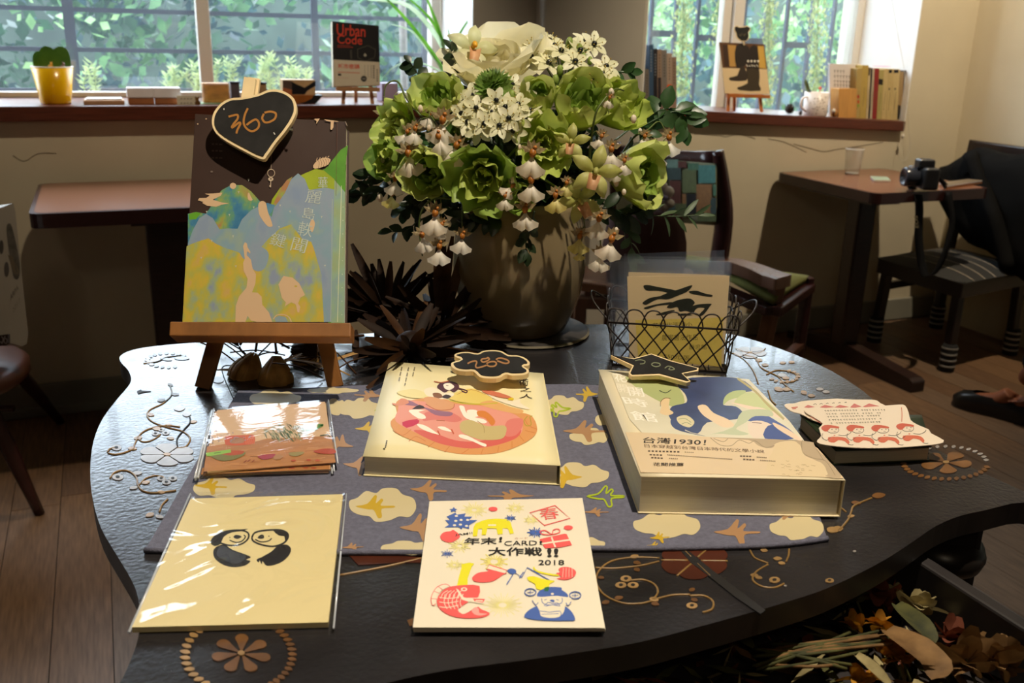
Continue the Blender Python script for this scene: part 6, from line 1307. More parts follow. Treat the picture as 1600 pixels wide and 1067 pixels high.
for lab, pts, w, mm in (('broad flat tan dried leaf lying on top in the drawer', [(1385,985,.045),(1430,1010,.05),(1462,1040,.045),(1455,1062,.04)], .0115, 1), ('long dark dried leaf pointing to the drawer side', [(1400,945,.04),(1435,975,.045),(1462,1005,.04)], .008, 4), ('pale strap-shaped dried leaf low in the drawer', [(1337,1025,.045),(1362,1045,.05),(1390,1075,.05)], .004, 2)):
    P3 = sm([inp(*q) for q in pts], 4, False); t = thing('dried_leaf', lab, 'dried plant', P3[0]); g = []
    for i, p in enumerate(P3):
        d = (P3[min(i+1, len(P3)-1)] - P3[max(0, i-1)]).normalized(); e = d.cross(UPN).normalized()*w*math.sin(PI*(.1 + .85*i/(len(P3)-1)))**.7; g.append([p - e + UPN*.003, p, p + e + UPN*.002])
    o = MB(); o.grid(g, DF[mm]); o.build('leaf', t)
t = thing('straw_bundle', 'bundle of yellow-green dried stems lying in the drawer', 'dried plant', inp(1290, 1015, .0))
for k in range(16):
    y0, y1 = 1030 + r.uniform(-25, 22), 1005 + r.uniform(-22, 45); pts = [inp(1195 + r.uniform(-20, 20), y0, .03), inp(1265, (y0+y1)/2 + r.uniform(-6, 6), .045), inp(1340 + r.uniform(-20, 60), y1, .04)]
    MB().tube(sm(pts, 5, False), .0011, 5, DF[4] if k % 3 else DF[1]).build('stem', t)
lt_ = MB(); r = random.Random(8)
for k in range(800):
    p = dq(r.uniform(.02, DL - .03), r.uniform(.02, DW - .02), dz + abs(r.gauss(0, .012)) + .002); d = Vector((r.gauss(0, 1), r.gauss(0, 1), r.gauss(0, .3))).normalized()*r.uniform(.005, .02); e = d.cross(UPN).normalized()*r.uniform(.001, .005); lt_.add([p - d, p - e, p + d, p + e], [(0, 1, 2, 3)], r.choice(DF[1:] + [DRY, DRY]))
prop(lt_.build('dried_litter'), 'loose dry petals, leaf bits and stems covering the drawer bottom', 'dried litter', None, 'stuff')

# ================================================================== things on the first window sill
def sillbox(name, label, cat, x0, x1, yt, Yf, dpt, m, group=None, part='block', z=None, bevel=.002, rot=0, yb=164):
    a, b_ = onY(x0, yb, Yf), onY(x1, yb, Yf); zb = SZ if z is None else z; zt = onY((x0+x1)/2, yt, Yf).z
    t = thing(name, label, cat, ((a.x+b_.x)/2, Yf + dpt/2, zb), group); MB().box((a.x, Yf, zb), (b_.x, Yf + dpt, zt), m).build(part, t, bevel=bevel); return t, a.x, b_.x, zt
YP = WY + .005
pc_ = onY(82, 150, YP + .06); pxm = (onY(115, 110, YP + .06) - onY(48, 110, YP + .06)).length/2; zt = onY(82, 105, YP).z
YELC = mat('yellow_glaze', '#f2b800', .22, var=.05, scale=10)
t = thing('flower_pot', 'glossy yellow pot on the window sill, tapered and holding a heart-leaf plant', 'pot', (pc_.x, YP + .06, SZ)); hgt = zt - SZ
MB().lathe((pc_.x + .008, YP + .06, SZ), [(0, 0), (pxm*.70, 0), (pxm*.74, .004), (pxm, hgt), (pxm*.93, hgt), (pxm*.9, hgt - .012), (0, hgt - .012)], 40, YELC).build('pot', t)
MB().lathe((pc_.x + .008, YP + .06, SZ), [(pxm*1.0, hgt - .0025), (pxm*1.005, hgt + .001), (pxm*.93, hgt + .001)], 40, mat('white_rim_glaze', '#efe6cf', .3)).build('rim', t)
pcx = pc_.x + .008; HOY = leafmat('hoya_leaf', '#3f6a28', .12, .2, 20, rough=.35, col2='#5a8636')
t = thing('heart_plant', 'two thick heart-shaped green leaves growing from the yellow pot', 'plant', (pcx, YP + .06, SZ + hgt - .012))
def heart_leaf(cx, Y_, x0, x1, yt, name):
    a, b_ = onY(x0, 90, Y_), onY(x1, 90, Y_); w = (b_.x - a.x)/2; zc = SZ + hgt - .012; h = onY(80, yt, Y_).z - zc; pts = []
    for hx, hy in [(q.x, q.y) for q in sm([(-.92,0,0),(-1,.45,0),(-.86,.85,0),(-.52,1,0),(-.2,.96,0),(0,.88,0),(.2,.96,0),(.52,1,0),(.86,.85,0),(1,.45,0),(.92,0,0)], 3, False)]: pts.append(Vector(((a.x+b_.x)/2 + hx*w, Y_, zc + hy*h)))
    MB().prism(pts, (0, .008, 0), HOY, smooth=True).build(name, t, bevel=.0025)
heart_leaf(0, YP + .05, 60, 110, 72, 'leaf'); heart_leaf(0, YP + .075, 50, 92, 80, 'leaf')
for px, lab, c, nm in ((79, 'tiny gold animal figure standing in the yellow pot', '#c99a3a', 'animal_figurine'), (98, 'tiny grey animal figure with a mauve body in the yellow pot', '#8a7a86', 'animal_figurine')):
    b_ = onY(px, 104, YP + .035); s = MB(); t = thing(nm, lab, 'figurine', (b_.x, YP + .035, SZ + hgt - .012)); m_ = mat('figurine_' + c[1:], c, .5); z0 = SZ + hgt - .012
    s.ball((b_.x, YP + .035, z0 + .012), .006, 6, m_, (1.3, .9, 1)); s.build('body', t); q = MB(); q.ball((b_.x + .003, YP + .033, z0 + .021), .0042, 6, m_); q.tube([(b_.x + .001, YP + .033, z0 + .023), (b_.x, YP + .033, z0 + .028)], .001, 4, m_).tube([(b_.x + .005, YP + .033, z0 + .023), (b_.x + .006, YP + .033, z0 + .028)], .001, 4, m_); q.build('head', t)
    q = MB(); [q.tube([(b_.x + dx, YP + .035, z0 + .008), (b_.x + dx, YP + .035, z0)], .0015, 5, m_) for dx in (-.005, .005)]; q.build('legs', t)
CARDB = mat('kraft_box', '#b98f6a', .7, var=.08, scale=20); WHT = mat('white_paper', '#e6e2e0', .6); 
t, a, b_, zt = sillbox('card_box', 'low tan tray of paper cards on the window sill beside the yellow pot', 'box', 131, 195, 157, YP, .10, CARDB)
t = thing('paper_stack', 'white paper cards lying in the tan tray on the sill', 'paper', ((a+b_)/2, YP + .05, zt)); 
for k in range(3): MB().box((a + .004 + .003*k, YP + .012, zt + .0016*k), (b_ - .006, YP + .085, zt + .0016*k + .0012), WHT).build('sheet', t)
SOAPW = mat('soap_white', '#ece9ee', .5, var=.05, scale=30); SOAPB = mat('soap_brown', '#a86a40', .5, var=.12, scale=40)
for x0, x1, lab in ((201, 242, 'white and brown layered soap bar standing beside the tan card tray'), (243, 284, 'white and brown layered soap bar behind the little price card')):
    a, b_ = onY(x0, 164, YP + .01), onY(x1, 164, YP + .01); z1_, z2_ = onY(x0, 153, YP + .01).z, onY(x0, 137, YP + .01).z
    t = thing('soap_bar', lab, 'soap', ((a.x+b_.x)/2, YP + .025, SZ), 'soap bars on the window sill'); MB().box((a.x, YP + .01, SZ), (b_.x - .001, YP + .05, z1_), SOAPB).build('brown_layer', t, bevel=.002); MB().box((a.x - .002, YP + .008, z1_), (b_.x, YP + .052, z2_), SOAPW).build('white_layer', t, bevel=.002)
t, a, b_, zt = sillbox('price_card', 'little white price card with a small bear drawing, in front of the soaps', 'price card', 277, 311, 149, YP - .012, .002, mat('cream_price_card', '#d9d3bf', .6), part='card', bevel=0)
P = Print((0, YP - .0121, 0), Vector((0, -1, 0)), .0002); P.poly(circ(308, 155, 3, 3), '#7a5a28', 0); P.poly(circ(309, 161, 4.5, 4), '#6b4a20', 0); P.poly(circ(305.5, 152, 1.2, 1.2), '#7a5a28', 0); P.poly(circ(310.5, 152, 1.2, 1.2), '#7a5a28', 0)
for y in (154, 161): 
    for k in range(4): P.stroke([(282 + k*5, y + .5), (285 + k*5, y)], 1.2, '#6b665a', 0)
P.build('print', t)
t, a, b_, zt = sillbox('soap_dish', 'thin pale green soap dish under the amber soap slab', 'dish', 312, 365, 161.5, YP + .0, .075, mat('green_dish', '#8fae8a', .3))
t, a, b_, zt2 = sillbox('soap_bar', 'amber marbled soap slab standing on the pale green dish', 'soap', 318, 360, 129.5, YP + .02, .03, mat('amber_soap', '#d9a05a', .35, var=.25, scale=28, stretch=(1, 1, 2)), 'soap bars on the window sill', z=zt, bevel=.004)
MB().box((a - .002, YP + .018, zt + .01), (b_ + .003, YP + .052, zt2 + .002), clearfilm('wrap_film', haze=.05, rough=.12, bump=.1, bscale=60)).build('wrap', t)
for x0, x1, yt, lab, c in ((362, 376, 130, 'slim dark wrapped soap behind the heart sign, beside the amber slab', '#57505a'), (400, 418, 131, 'tan soap with a black lid edge behind the heart sign', '#a98a62')):
    t, a, b_, zt = sillbox('soap_bar', lab, 'soap', x0, x1, yt, YP + .05, .03, mat('soap_' + c[1:], c, .5, var=.2, scale=40), 'soap bars on the window sill'); MB().box((a - .002, YP + .048, zt), (b_ + .002, YP + .082, zt + .005), mat('black_wrap', (.012, .012, .016), .4)).build('lid', t)
# notched two-tone slab on a boat dish
SL = mat('slab_wood_tan', '#c9a87c', .5, var=.1, scale=30); SK_ = mat('slab_black', (.014, .013, .015), .4)
a, b_ = onY(446, 160, YP + .02), onY(506, 160, YP + .02); zt = onY(470, 149, YP + .02).z
t = thing('boat_dish', 'boat-shaped wooden dish with a black end under the notched slab', 'dish', ((a.x+b_.x)/2, YP + .05, SZ)); o = MB()
q = [(440, 149), (490, 149), (487, 154), (476, 159.5), (464, 162.5), (446, 163)]; o.prism([onY(x, y, YP + .01) for x, y in q], (0, .08, 0), mat('dish_orange_wood', '#9a5a22', .4, var=.2, scale=20)); o.build('bowl', t)
q = [(490, 149), (505, 149), (492, 163.5), (472, 163.5), (476, 159.5), (487, 154)]; MB().prism([onY(x, y, YP + .01) for x, y in q], (0, .08, 0), SK_).build('end', t)
zb = zt; t = thing('soap_bar', 'square soap slab with a black chevron stripe, standing on the boat dish', 'soap', (onY(472, 149, YP + .03).x, YP + .05, zb), 'soap bars on the window sill')
A_ = onY(442, 148, YP + .03); B_ = onY(493, 148, YP + .03); zt = onY(470, 124.5, YP + .03).z; MB().box((A_.x, YP + .03, zb), (B_.x, YP + .075, zt), SL).build('slab', t, bevel=.001)
P = Print((0, YP + .03, 0), Vector((0, -1, 0)), .0004); P.poly([(442,125.5),(456,127),(456,147.5),(442,147.5)], '#5a4a44', 0); P.poly([(442,137),(456,140),(456,147.5),(442,147.5)], '#b06a44', 0); P.poly([(456,127),(462,131),(476,137),(493,126),(493,134),(480,142),(476,147.5),(456,147.5)], '#17161a', 0); P.build('stripe', t)
# little easel with the black paperback
EL = mat('small_easel_wood', '#b98a60', .5, var=.15, scale=20)
def mini_easel(label, x0, x1, ybar, yb, xl, xr, Yf, xm, zf):
    t = thing('mini_easel', label, 'easel', (onY((x0+x1)/2, yb, Yf).x, Yf + .02, zf)); a, b_ = onY(x0, ybar, Yf), onY(x1, ybar + (1 if x0 < 800 else 2), Yf)
    MB().obox((a + b_)/2, (b_-a)/2, (0, .008, 0), (0, 0, .007), EL).build('ledge', t, bevel=.001)
    for xa, xt in ((xl, xl + 3), (xr, xr - 6)):
        f = onY(xa, yb, Yf + .01); f.z = zf; tp = onY(xt, ybar - 25, Yf + .035); MB().beam(f, tp, .012, .007, (1, 0, 0), EL).build('leg', t)
    f = onY(xm, yb, Yf + .09); f.z = zf; MB().beam(f, onY(xm, ybar - 25, Yf + .045), .011, .006, (1, 0, 0), EL).build('leg', t); return t
mini_easel('small pine easel on the window sill holding the black and white paperback', 525, 593, 139, 163, 536, 582, YP + .0, 556, SZ)
def leaning(name, label, cat, q, Yb, lean, th, m, side):
    n = Vector((0, -math.cos(lean), math.sin(lean))); p0 = onY(q[3][0], q[3][1], Yb); pts = [on(x, y, p0, n) for x, y in q]; t = thing(name, label, cat, (pts[2] + pts[3])/2)
    MB().prism(pts, -n*.0012, m).build('cover', t); MB().prism([p - n*.0013 for p in pts], -n*th, side).build('page_block', t); return t, p0, n
t, p0, n_ = leaning('paperback', 'black and white paperback with red title on the small easel by the window', 'book', [(519,33),(592,40),(594,133),(521,135)], YP - .004, .2, .022, mat('black_cover_gloss', (.016, .015, .016), .35), PAPER)
P = Print(p0, n_, .0004); P.poly([(521,93),(593,97),(594,133),(521,135)], '#cfc3ae', 0)
P.text('Urban', (526,55), (571,58), (526,37), '#c8402c', .01); P.text('Code', (527,68), (566,70), (527,54), '#c8402c', .01); P.text('城市密碼', (528,107), (562,108.5), (528,99), '#c8402c', .02)
for y, x1 in ((71, 548), (73.5, 552)): P.stroke([(527, y), (x1, y + .5)], .9, '#a83a2a', 0)
P.stroke([(559,77),(575,71),(587,78),(585,90),(570,96),(559,90)], .7, '#6b6658', 0, True); P.poly([(570,83),(573,86),(571,89),(568,87)], '#b9b4a4', 0); P.stroke([(548,78),(549,92)], 2.4, '#4a4640', 0)
P.stroke([(528,112.5),(562,114)], 1.4, '#c87a66', 0); P.stroke([(528,121),(545,122)], .8, '#c8a090', 0); P.poly([(528,115),(533,115.2),(533,118.5),(528,118.3)], '#211d1c', 0); P.poly(circ(568.5, 123, 4.6, 4.8), '#2c2a28', 0); P.text('50', (566,124.5), (571,124.7), (566,121.5), '#b9b4a4', 0)
for x in (570, 575, 580): 
    for k in range(6): P.stroke([(x, 102 + k*3.4), (x, 104 + k*3.4)], 1.2 if x > 576 else .8, '#6b6458', 0)
for k in range(6): P.stroke([(584, 102 + k*3.6), (584, 104.4 + k*3.6)], 2.2, '#4a443c', 0); P.stroke([(589.5, 108 + k*3.4), (589.5, 110.4 + k*3.4)], 1.6, '#5a5448', 0)
P.build('print', t)
# white pot with spider plant
pc_ = onY(699, 130, YP + .08); rr = (onY(720, 120, YP + .08) - onY(678, 120, YP + .08)).length/2; zt = onY(699, 111, YP + .08).z
t = thing('flower_pot', 'matte white pot at the end of the window sill, half hidden by the bouquet', 'pot', (pc_.x, pc_.y, SZ)); h = zt - SZ
MB().lathe((pc_.x, pc_.y, SZ), [(0, 0), (rr*.72, 0), (rr, h), (rr*.93, h), (rr*.9, h - .02), (0, h - .02)], 32, mat('white_pot', '#b0a7a2', .6)).build('pot', t)
SPI = [leafmat('spider_leaf_green', '#3f7d1c', .12, .4, 12, col2='#72ad3a'), leafmat('spider_leaf_pale', '#9fb98a', .1, .5, 12, col2='#cfe0bf')]
t = thing('spider_plant', 'green strap-leaved plant rising from the white pot by the window', 'plant', (pc_.x, pc_.y, zt - .02))
for pts, w, k in (([(693,110),(668,72),(630,25),(590,-15)], 7, 0), ([(700,110),(690,60),(672,10),(655,-30)], 6, 0), ([(704,110),(706,80),(700,44)], 5, 0), ([(694,111),(670,80),(645,50),(612,38)], 4, 1), ([(690,112),(655,98),(620,102),(598,122)], 2.4, 1), ([(698,110),(690,70),(640,10),(575,0)], 9, 1), ([(702,110),(680,40),(630,-10)], 6, 0), ([(705,110),(715,60),(740,20)], 5, 0)):
    P3 = sm([onY(x, y, YP + .08 - .02*i) for i, (x, y) in enumerate(pts)], 5, False); g = []; w_ = w/2/FPX*3.1
    for i, p in enumerate(P3):
        d = (P3[min(i+1, len(P3)-1)] - P3[max(0, i-1)]).normalized(); e = d.cross(Vector((0, -1, 0))).normalized()*w_*(1 - .85*(i/(len(P3)-1))**3); g.append([p - e, p + Vector((0, .004, 0)), p + e])
    o = MB(); o.grid(g, SPI[k]); o.build('leaf', t)
t, a, b_, zt = sillbox('flower_pot', 'square lilac pot behind the easel with the black paperback', 'pot', 597, 622, 130, YP + .12, .07, mat('lilac_pot', '#9a8aa0', .5), yb=158)
# slim tree trunk outside, near the frame
prop(MB().tube([onY(634, 175, GY + .5) - UPN*.3, onY(630, 60, GY + .5), onY(622, -60, GY + .5) + UPN*.4], .018, 8, mat('pale_bark', '#7d7872', .9, var=.2, scale=30)).build('tree_trunk'), 'slim pale tree trunk outside, behind the strap-leaved plant', 'trunk')

# ================================================================== things on the second window sill
def s2box(name, label, cat, x0, x1, yt, Yf, dpt, m, group=None, part='block', bevel=.0015, lean=0, yb=None):
    ym = yb or (172 + .0515*((x0+x1)/2 - 1080)); a, b_ = onY(x0, ym, Yf), onY(x1, ym, Yf); zb = sill2((a.x+b_.x)/2); zt = onY((x0+x1)/2 + lean, yt, Yf).z; dx = onY((x0+x1)/2 + lean, yt, Yf).x - (a.x+b_.x)/2
    t = thing(name, label, cat, ((a.x+b_.x)/2, Yf + dpt/2, zb), group); o = MB(); w = (b_.x-a.x)
    o.prism([(a.x, Yf, zb), (b_.x, Yf, zb), (b_.x + dx, Yf, zt), (a.x + dx, Yf, zt)], (0, dpt, 0), m); o.build(part, t, bevel=bevel); return t, a, b_, zt
Y2 = WY + .004
for k, (x0, x1, yt, c, lab) in enumerate(((1008, 1014, 108, '#6a625a', 'thin grey book at the pier end of the standing row'), (1014, 1021, 70, '#2f4a66', 'blue-spined book in the row standing by the pier'), (1021, 1027, 76, '#15131a', 'tall black-spined book in the row standing by the pier'), (1027, 1034, 77, '#8f7866', 'tan-spined book with a dark lower half, by the pier'), (1034, 1042, 78, '#77706a', 'grey-spined book in the row standing by the pier'), (1042, 1050, 83, '#a48f7e', 'pale tan book with an orange label in the row by the pier'), (1050, 1057, 89, '#8d7463', 'outermost brownish book of the row by the pier, next to the creeper'))):
    t, a, b_, zt = s2box('paperback', lab, 'book', x0, x1, yt, Y2 + .03, .14, mat('spine_' + c[1:], c, .5), 'books standing by the pier', 'cover')
    P = Print((0, Y2 + .03, 0), Vector((0, -1, 0)), .0003); xm = (x0+x1)/2
    if k == 5: P.poly([(x0 + .5, 132), (x1 - .5, 132), (x1 - .5, 162), (x0 + .5, 162)], '#d8552a', 0)
    elif k == 3: P.poly([(x0 + 1, 121), (x1 - 1, 121), (x1 - 1, 165), (x0 + 1, 165)], '#2a2528', 0)
    for j in range(8): P.stroke([(xm, yt + 8 + j*4.5), (xm, yt + 10.5 + j*4.5)], 1.4, '#4a4038' if k not in (1, 2) else '#8a8f98', 0)
    P.build('print', t)
zf = sill2(onY(1165, 176, Y2).x)
EL = mat('small_easel_orange_wood', '#b5682a', .5, var=.15, scale=20)
mini_easel('small orange-wood easel on the second sill holding the boot picture', 1136, 1202, 149, 175, 1137, 1190, Y2 + .0, 1147, zf)
q = [(1124,66),(1194,69),(1203,147),(1133,146)]; n_ = Vector((0, -math.cos(.2), math.sin(.2))); p0 = onY(1133, 146, Y2 - .004); pts = [on(x, y, p0, n_) for x, y in q]
t = thing('picture_card', 'picture card of dark trousers and boots on a cream floor, on the small easel', 'picture', (pts[2] + pts[3])/2); MB().prism(pts, -n_*.006, mat('picture_cream', '#d9bf94', .5)).build('card', t)
P = Print(p0, n_, .0003); P.poly([(1124,66),(1194,69),(1199,108),(1129,106)], '#5a3a20', 0); P.poly([(1137,70),(1150,71),(1151,104),(1140,104)], '#b58a48', 0); P.poly([(1184,72),(1193,72),(1197,107),(1186,106)], '#c9a04a', 0); P.poly([(1129,70),(1137,70),(1140,104),(1132,104)], '#3a2414', 0)
P.poly([(1150,72),(1170,73),(1168,95),(1162,104),(1150,104)], '#241a14', 3); P.poly([(1172,74),(1184,74),(1186,107),(1187,118),(1184,130),(1170,128),(1166,108)], '#241a14', 2)
P.poly([(1157,104),(1164,106),(1167,118),(1166,126),(1142,126),(1140,121),(1152,118)], '#33281e', 2); P.poly([(1168,108),(1186,110),(1186,132),(1188,142),(1156,141),(1153,136),(1168,130)], '#3a3020', 2)
for k in range(4): P.poly(circ(1169 + k*5.2, 95.5, 1.7, 1.8, 8), '#e9e2d2', 0)
for k in range(5): P.stroke([(1166 + k*4, 101 + (k % 2)), (1168.5 + k*4, 104)], 1.0, '#e9e2d2', 2)
P.build('print', t)
bear = [(1147,45),(1148,41.5),(1152,40),(1155,42),(1163,41.5),(1166,40),(1170,41),(1173,44),(1172,48),(1170,51),(1171,57),(1168,63),(1162,65),(1156,63),(1151,58),(1150,52),(1148,49)]
bear = [(p.x, p.y) for p in sm([(a, b_, 0) for a, b_ in bear], 2)]
bs = sign('small bear-head chalkboard sign clipped above the boot picture on the sill', bear, inset(bear, (1.1, 1.1)), p0 + n_*.012, n_, .004, [[(1155,53),(1157,56),(1159,52)], [(1161,53),(1163,56),(1165,52)]], '#6b5f40', .8)
MB().beam(on(1161, 63, p0 + n_*.01, n_), on(1163, 70, p0 + n_*.004, n_), .006, .005, (1, 0, 0), RIMW).build('clip', bs)
# pine cones
def cone(label, px, py, size, Yc):
    c = onY(px, py, Yc); zb = sill2(c.x); t = thing('pine_cone', label, 'pine cone', (c.x, Yc, zb), 'pine cones on the second sill'); m_ = mat('pine_cone_brown', (.05, .026, .016), .7, var=.4, scale=60); MB().ball((c.x, Yc, zb + size*.5), size*.38, 7, m_).build('core', t)
    for k in range(48):
        z = 1 - 2*(k + .5)/48; rr = math.sqrt(1 - z*z); a = ga*k; d = Vector((rr*math.cos(a), rr*math.sin(a), z)); o = MB(); b2 = d.orthogonal().normalized(); p = Vector((c.x, Yc, zb + size*.5)); e = d.cross(Vector((0, 0, 1))); e = e.normalized() if e.length > .01 else b2
        o.add([p + d*size*.3 - e*size*.08, p + d*size*.3 + e*size*.08, p + d*size*.52 + e*size*.1 + UPN*size*.05, p + d*size*.52 - e*size*.1 + UPN*size*.05, p + d*size*.4 + UPN*-size*.06], [(0, 1, 2, 3), (0, 3, 4), (1, 4, 2)], m_); o.build('scale', t)
cone('dark pine cone on the second sill, beside the white dotted mug', 1234, 170, .042, Y2 + .02); cone('small flat grey pine cone fragment next to the mug handle', 1251, 176, .016, Y2 + .02)
# dotted mug with pens
c = onY(1275, 160, Y2 + .05); rr = (onY(1291, 160, Y2 + .05) - onY(1261, 160, Y2 + .05)).length/2; zb = sill2(c.x); zt = onY(1275, 144, Y2 + .05).z
MUGW = mat('mug_white', '#e3d8d0', .35); t = thing('mug', 'white mug with brown dots on the second sill, pens standing in it', 'mug', (c.x, Y2 + .05, zb)); cy = Y2 + .05
MB().lathe((c.x, cy, zb), [(0, 0), (rr*.96, 0), (rr, .003), (rr, zt - zb), (rr*.92, zt - zb), (rr*.9, .01), (0, .008)], 32, MUGW).build('cup', t)
MB().tube(sm([(c.x - rr*.95, cy, zb + (zt-zb)*.82), (c.x - rr*1.45, cy, zb + (zt-zb)*.72), (c.x - rr*1.5, cy, zb + (zt-zb)*.4), (c.x - rr*.95, cy, zb + (zt-zb)*.2)], 4, False), .005, 6, MUGW).build('handle', t)
o = MB(); r = random.Random(3); dm = ink('#6a4a30')
for k in range(80):
    a = r.uniform(-PI*.88, -PI*.22); z = zb + (zt-zb)*r.uniform(.08, .92); R_ = rr*1.004
    if r.random() < .6 and a < -PI*.70: continue
    o.add([Vector((c.x + R_*math.cos(a + da), cy + R_*math.sin(a + da), z + dz_)) for da, dz_ in ((-.05, 0), (0, -.002), (.05, 0), (0, .002))], [(0, 1, 2, 3)], dm)
o.build('dots', t)
for dx, c_, lab in ((-.004, (.012, .012, .014), 'black pen leaning in the dotted mug'), (-.010, (.13, .17, .06), 'olive green pen leaning in the dotted mug')):
    t = thing('pen', lab, 'pen', (c.x + dx, cy, zb + .01)); tp = onY(1259 + (dx < -.005)*-2, 124, cy); MB().tube([(c.x + .012 + dx, cy, zb + .012), tp.lerp(Vector((c.x + .012 + dx, cy, zb + .012)), .12), tp], [.005, .005, .0015], 7, mat('pen_%d' % int(dx*1000), c_, .4)).build('barrel', t)
t = thing('eraser_topper', 'small red pencil topper peeking from the dotted mug', 'pencil', (c.x + .012, cy, zb + .01)); MB().tube([(c.x + .012, cy, zb + .012), (c.x + .013, cy, zt + .012)], .003, 6, mat('pencil_tan', '#c9a070', .5)).build('pencil', t); MB().ball((c.x + .013, cy, zt + .016), .007, 6, mat('topper_red', '#c9503a', .5)).build('topper', t)
# leaning white card, tan block, small cat figure, rows of books
t, a, b_, zt = s2box('writing_card', 'tall white card with handwriting, leaning behind the tan wooden block', 'card', 1297, 1345, 100, Y2 + .07, .01, mat('white_card_board', '#dcd6d4', .5), part='card', yb=180)
P = Print((0, Y2 + .07, 0), Vector((0, -1, 0)), .0004)
for k, (y, n) in enumerate(((112, 4), (120, 6), (128, 8), (134, 7))):
    for j in range(n): x = 1303 + j*4.6; P.stroke([(x, y + j*.2 - 1.5), (x + 3, y + j*.2 - 2)], .8, '#5a504c', 0); P.stroke([(x + 1, y + j*.2 - 3), (x + 1.5, y + j*.2 + 2)], .7, '#5a504c', 0)
P.build('writing', t)
t, a, b_, zt = s2box('wooden_block', 'plain tan wooden block standing before the white writing card', 'block', 1310, 1338, 138.5, Y2 + .012, .05, mat('tan_block_wood', '#c99450', .55, var=.1, scale=12, stretch=(8, 8, 1)), yb=183, bevel=.003, lean=1)
c = onY(1303, 176, Y2 + .02); zb = sill2(c.x); t = thing('cat_figurine', 'small calico animal figurine at the foot of the tan block', 'figurine', (c.x, Y2 + .02, zb)); o = MB(); wm, om = mat('figurine_white', '#e3dccf', .5), mat('figurine_calico', '#a8743a', .5, var=.6, scale=90)
MB().ball((c.x + .004, Y2 + .02, zb + .014), .013, 8, om, (1.1, .8, 1.05)).build('body', t); MB().ball((c.x - .008, Y2 + .015, zb + .026), .009, 8, wm).tube([(c.x - .013, Y2 + .015, zb + .031), (c.x - .015, Y2 + .015, zb + .040)], [.004, .0008], 5, om).tube([(c.x - .004, Y2 + .015, zb + .032), (c.x - .002, Y2 + .015, zb + .040)], [.004, .0008], 5, om).build('head', t)
bks = ((1338, 1346, 107, '#b0975a', 5, 'tan book with a fruit label, closest to the wooden block', .03), (1346, 1356, 102, '#b59a50', 5, 'ochre-spined book in the row on the second sill', .03), (1356, 1359.5, 105, '#c9b690', 5, 'thin cream book with black end, beside the ochre one', .03), (1359.5, 1362, 106, '#241f2a', 5, 'very thin dark book in the row on the second sill', .03), (1362, 1365.5, 108, '#b8ab92', 5, 'thin pale book just before the red spine', .03), (1365.5, 1372.5, 107, '#8a2424', 5, 'red-spined book in the row on the second sill', .03), (1372.5, 1380, 109, '#a89a5e', 5, 'olive cream book with a dark photo on its spine', .03), (1380, 1387, 108, '#c2ab76', 5, 'narrow cream book without mark, after the photo spine', .03), (1387, 1395, 108, '#bfa872', 5, 'cream book with one black square at its head', .03), (1395, 1405, 108, '#c4ad78', 5, 'widest cream book with black square, second of the pair', .03), (1405, 1411, 112, '#a0855c', 5, 'brown-spined book with a dark foot, near the reveal', .03), (1411, 1416, 110, '#59504a', 5, 'last dark-topped book against the white reveal', .03))
for x0, x1, yt, c_, lean, lab, dy in bks:
    yb = 172 + .0515*((x0+x1)/2 - lean - 1080); t, a, b_, zt = s2box('paperback', lab, 'book', x0 - lean*.6, x1 - lean*.6 - .3, yt, Y2 + dy, .12, mat('spine_' + c_[1:], c_, .55, var=.05), 'books in the row on the second sill', 'cover', lean=lean*.9)
    P = Print((0, Y2 + dy, 0), Vector((0, -1, 0)), .0004); xm = (x0 + x1)/2
    if lab.startswith(('cream book with one', 'widest')): P.poly([(x0 + 2, yt + 1), (x1 - 1, yt + 1), (x1 - 1.4, yt + 6), (x0 + 1.6, yt + 6)], '#17151a', 0); P.poly(circ(xm - 1.4, yt + 31, 1.2, 2, 8), '#3a4038', 0)
    elif lab.startswith('olive'): P.poly([(x0 + .8, 123), (x1 - .2, 124), (x1 - .8, 133), (x0 + .3, 132)], '#1f1a16', 0)
    elif lab.startswith('brown'): P.poly([(x0 - 2.2, 164), (x1 - 3.4, 165), (x1 - 4, 186), (x0 - 3, 186)], '#1c1a1e', 0)
    elif lab.startswith('tan book'): [P.poly(circ(1341, y, 2.0, 3.2, 8), cc, 0) for y, cc in ((151, '#b5402c'), (159, '#c8542a'), (165, '#8f9c3c'))]
    elif lab.startswith('thin cream'): P.poly([(1357.4, 106), (1359.8, 106), (1359.0, 118), (1356.8, 118)], '#201d28', 0)
    for j in range(9): P.stroke([(xm - j*.35, yt + 36 + j*3.2), (xm - j*.35 - .1, yt + 37.8 + j*3.2)], .9, '#6a5a3c', 0)
    P.build('print', t)
t = thing('sticky_note', 'small pink note lying on top of the book row', 'note', onY(1381, 102, Y2 + .08)); zt = onY(1381, 104, Y2 + .08).z; a, b_ = onY(1374, 103, Y2 + .08), onY(1387, 103, Y2 + .08); MB().box((a.x, Y2 + .06, zt), (b_.x, Y2 + .12, zt + .0015), mat('pink_note', '#e58ab0', .6)).build('note', t)
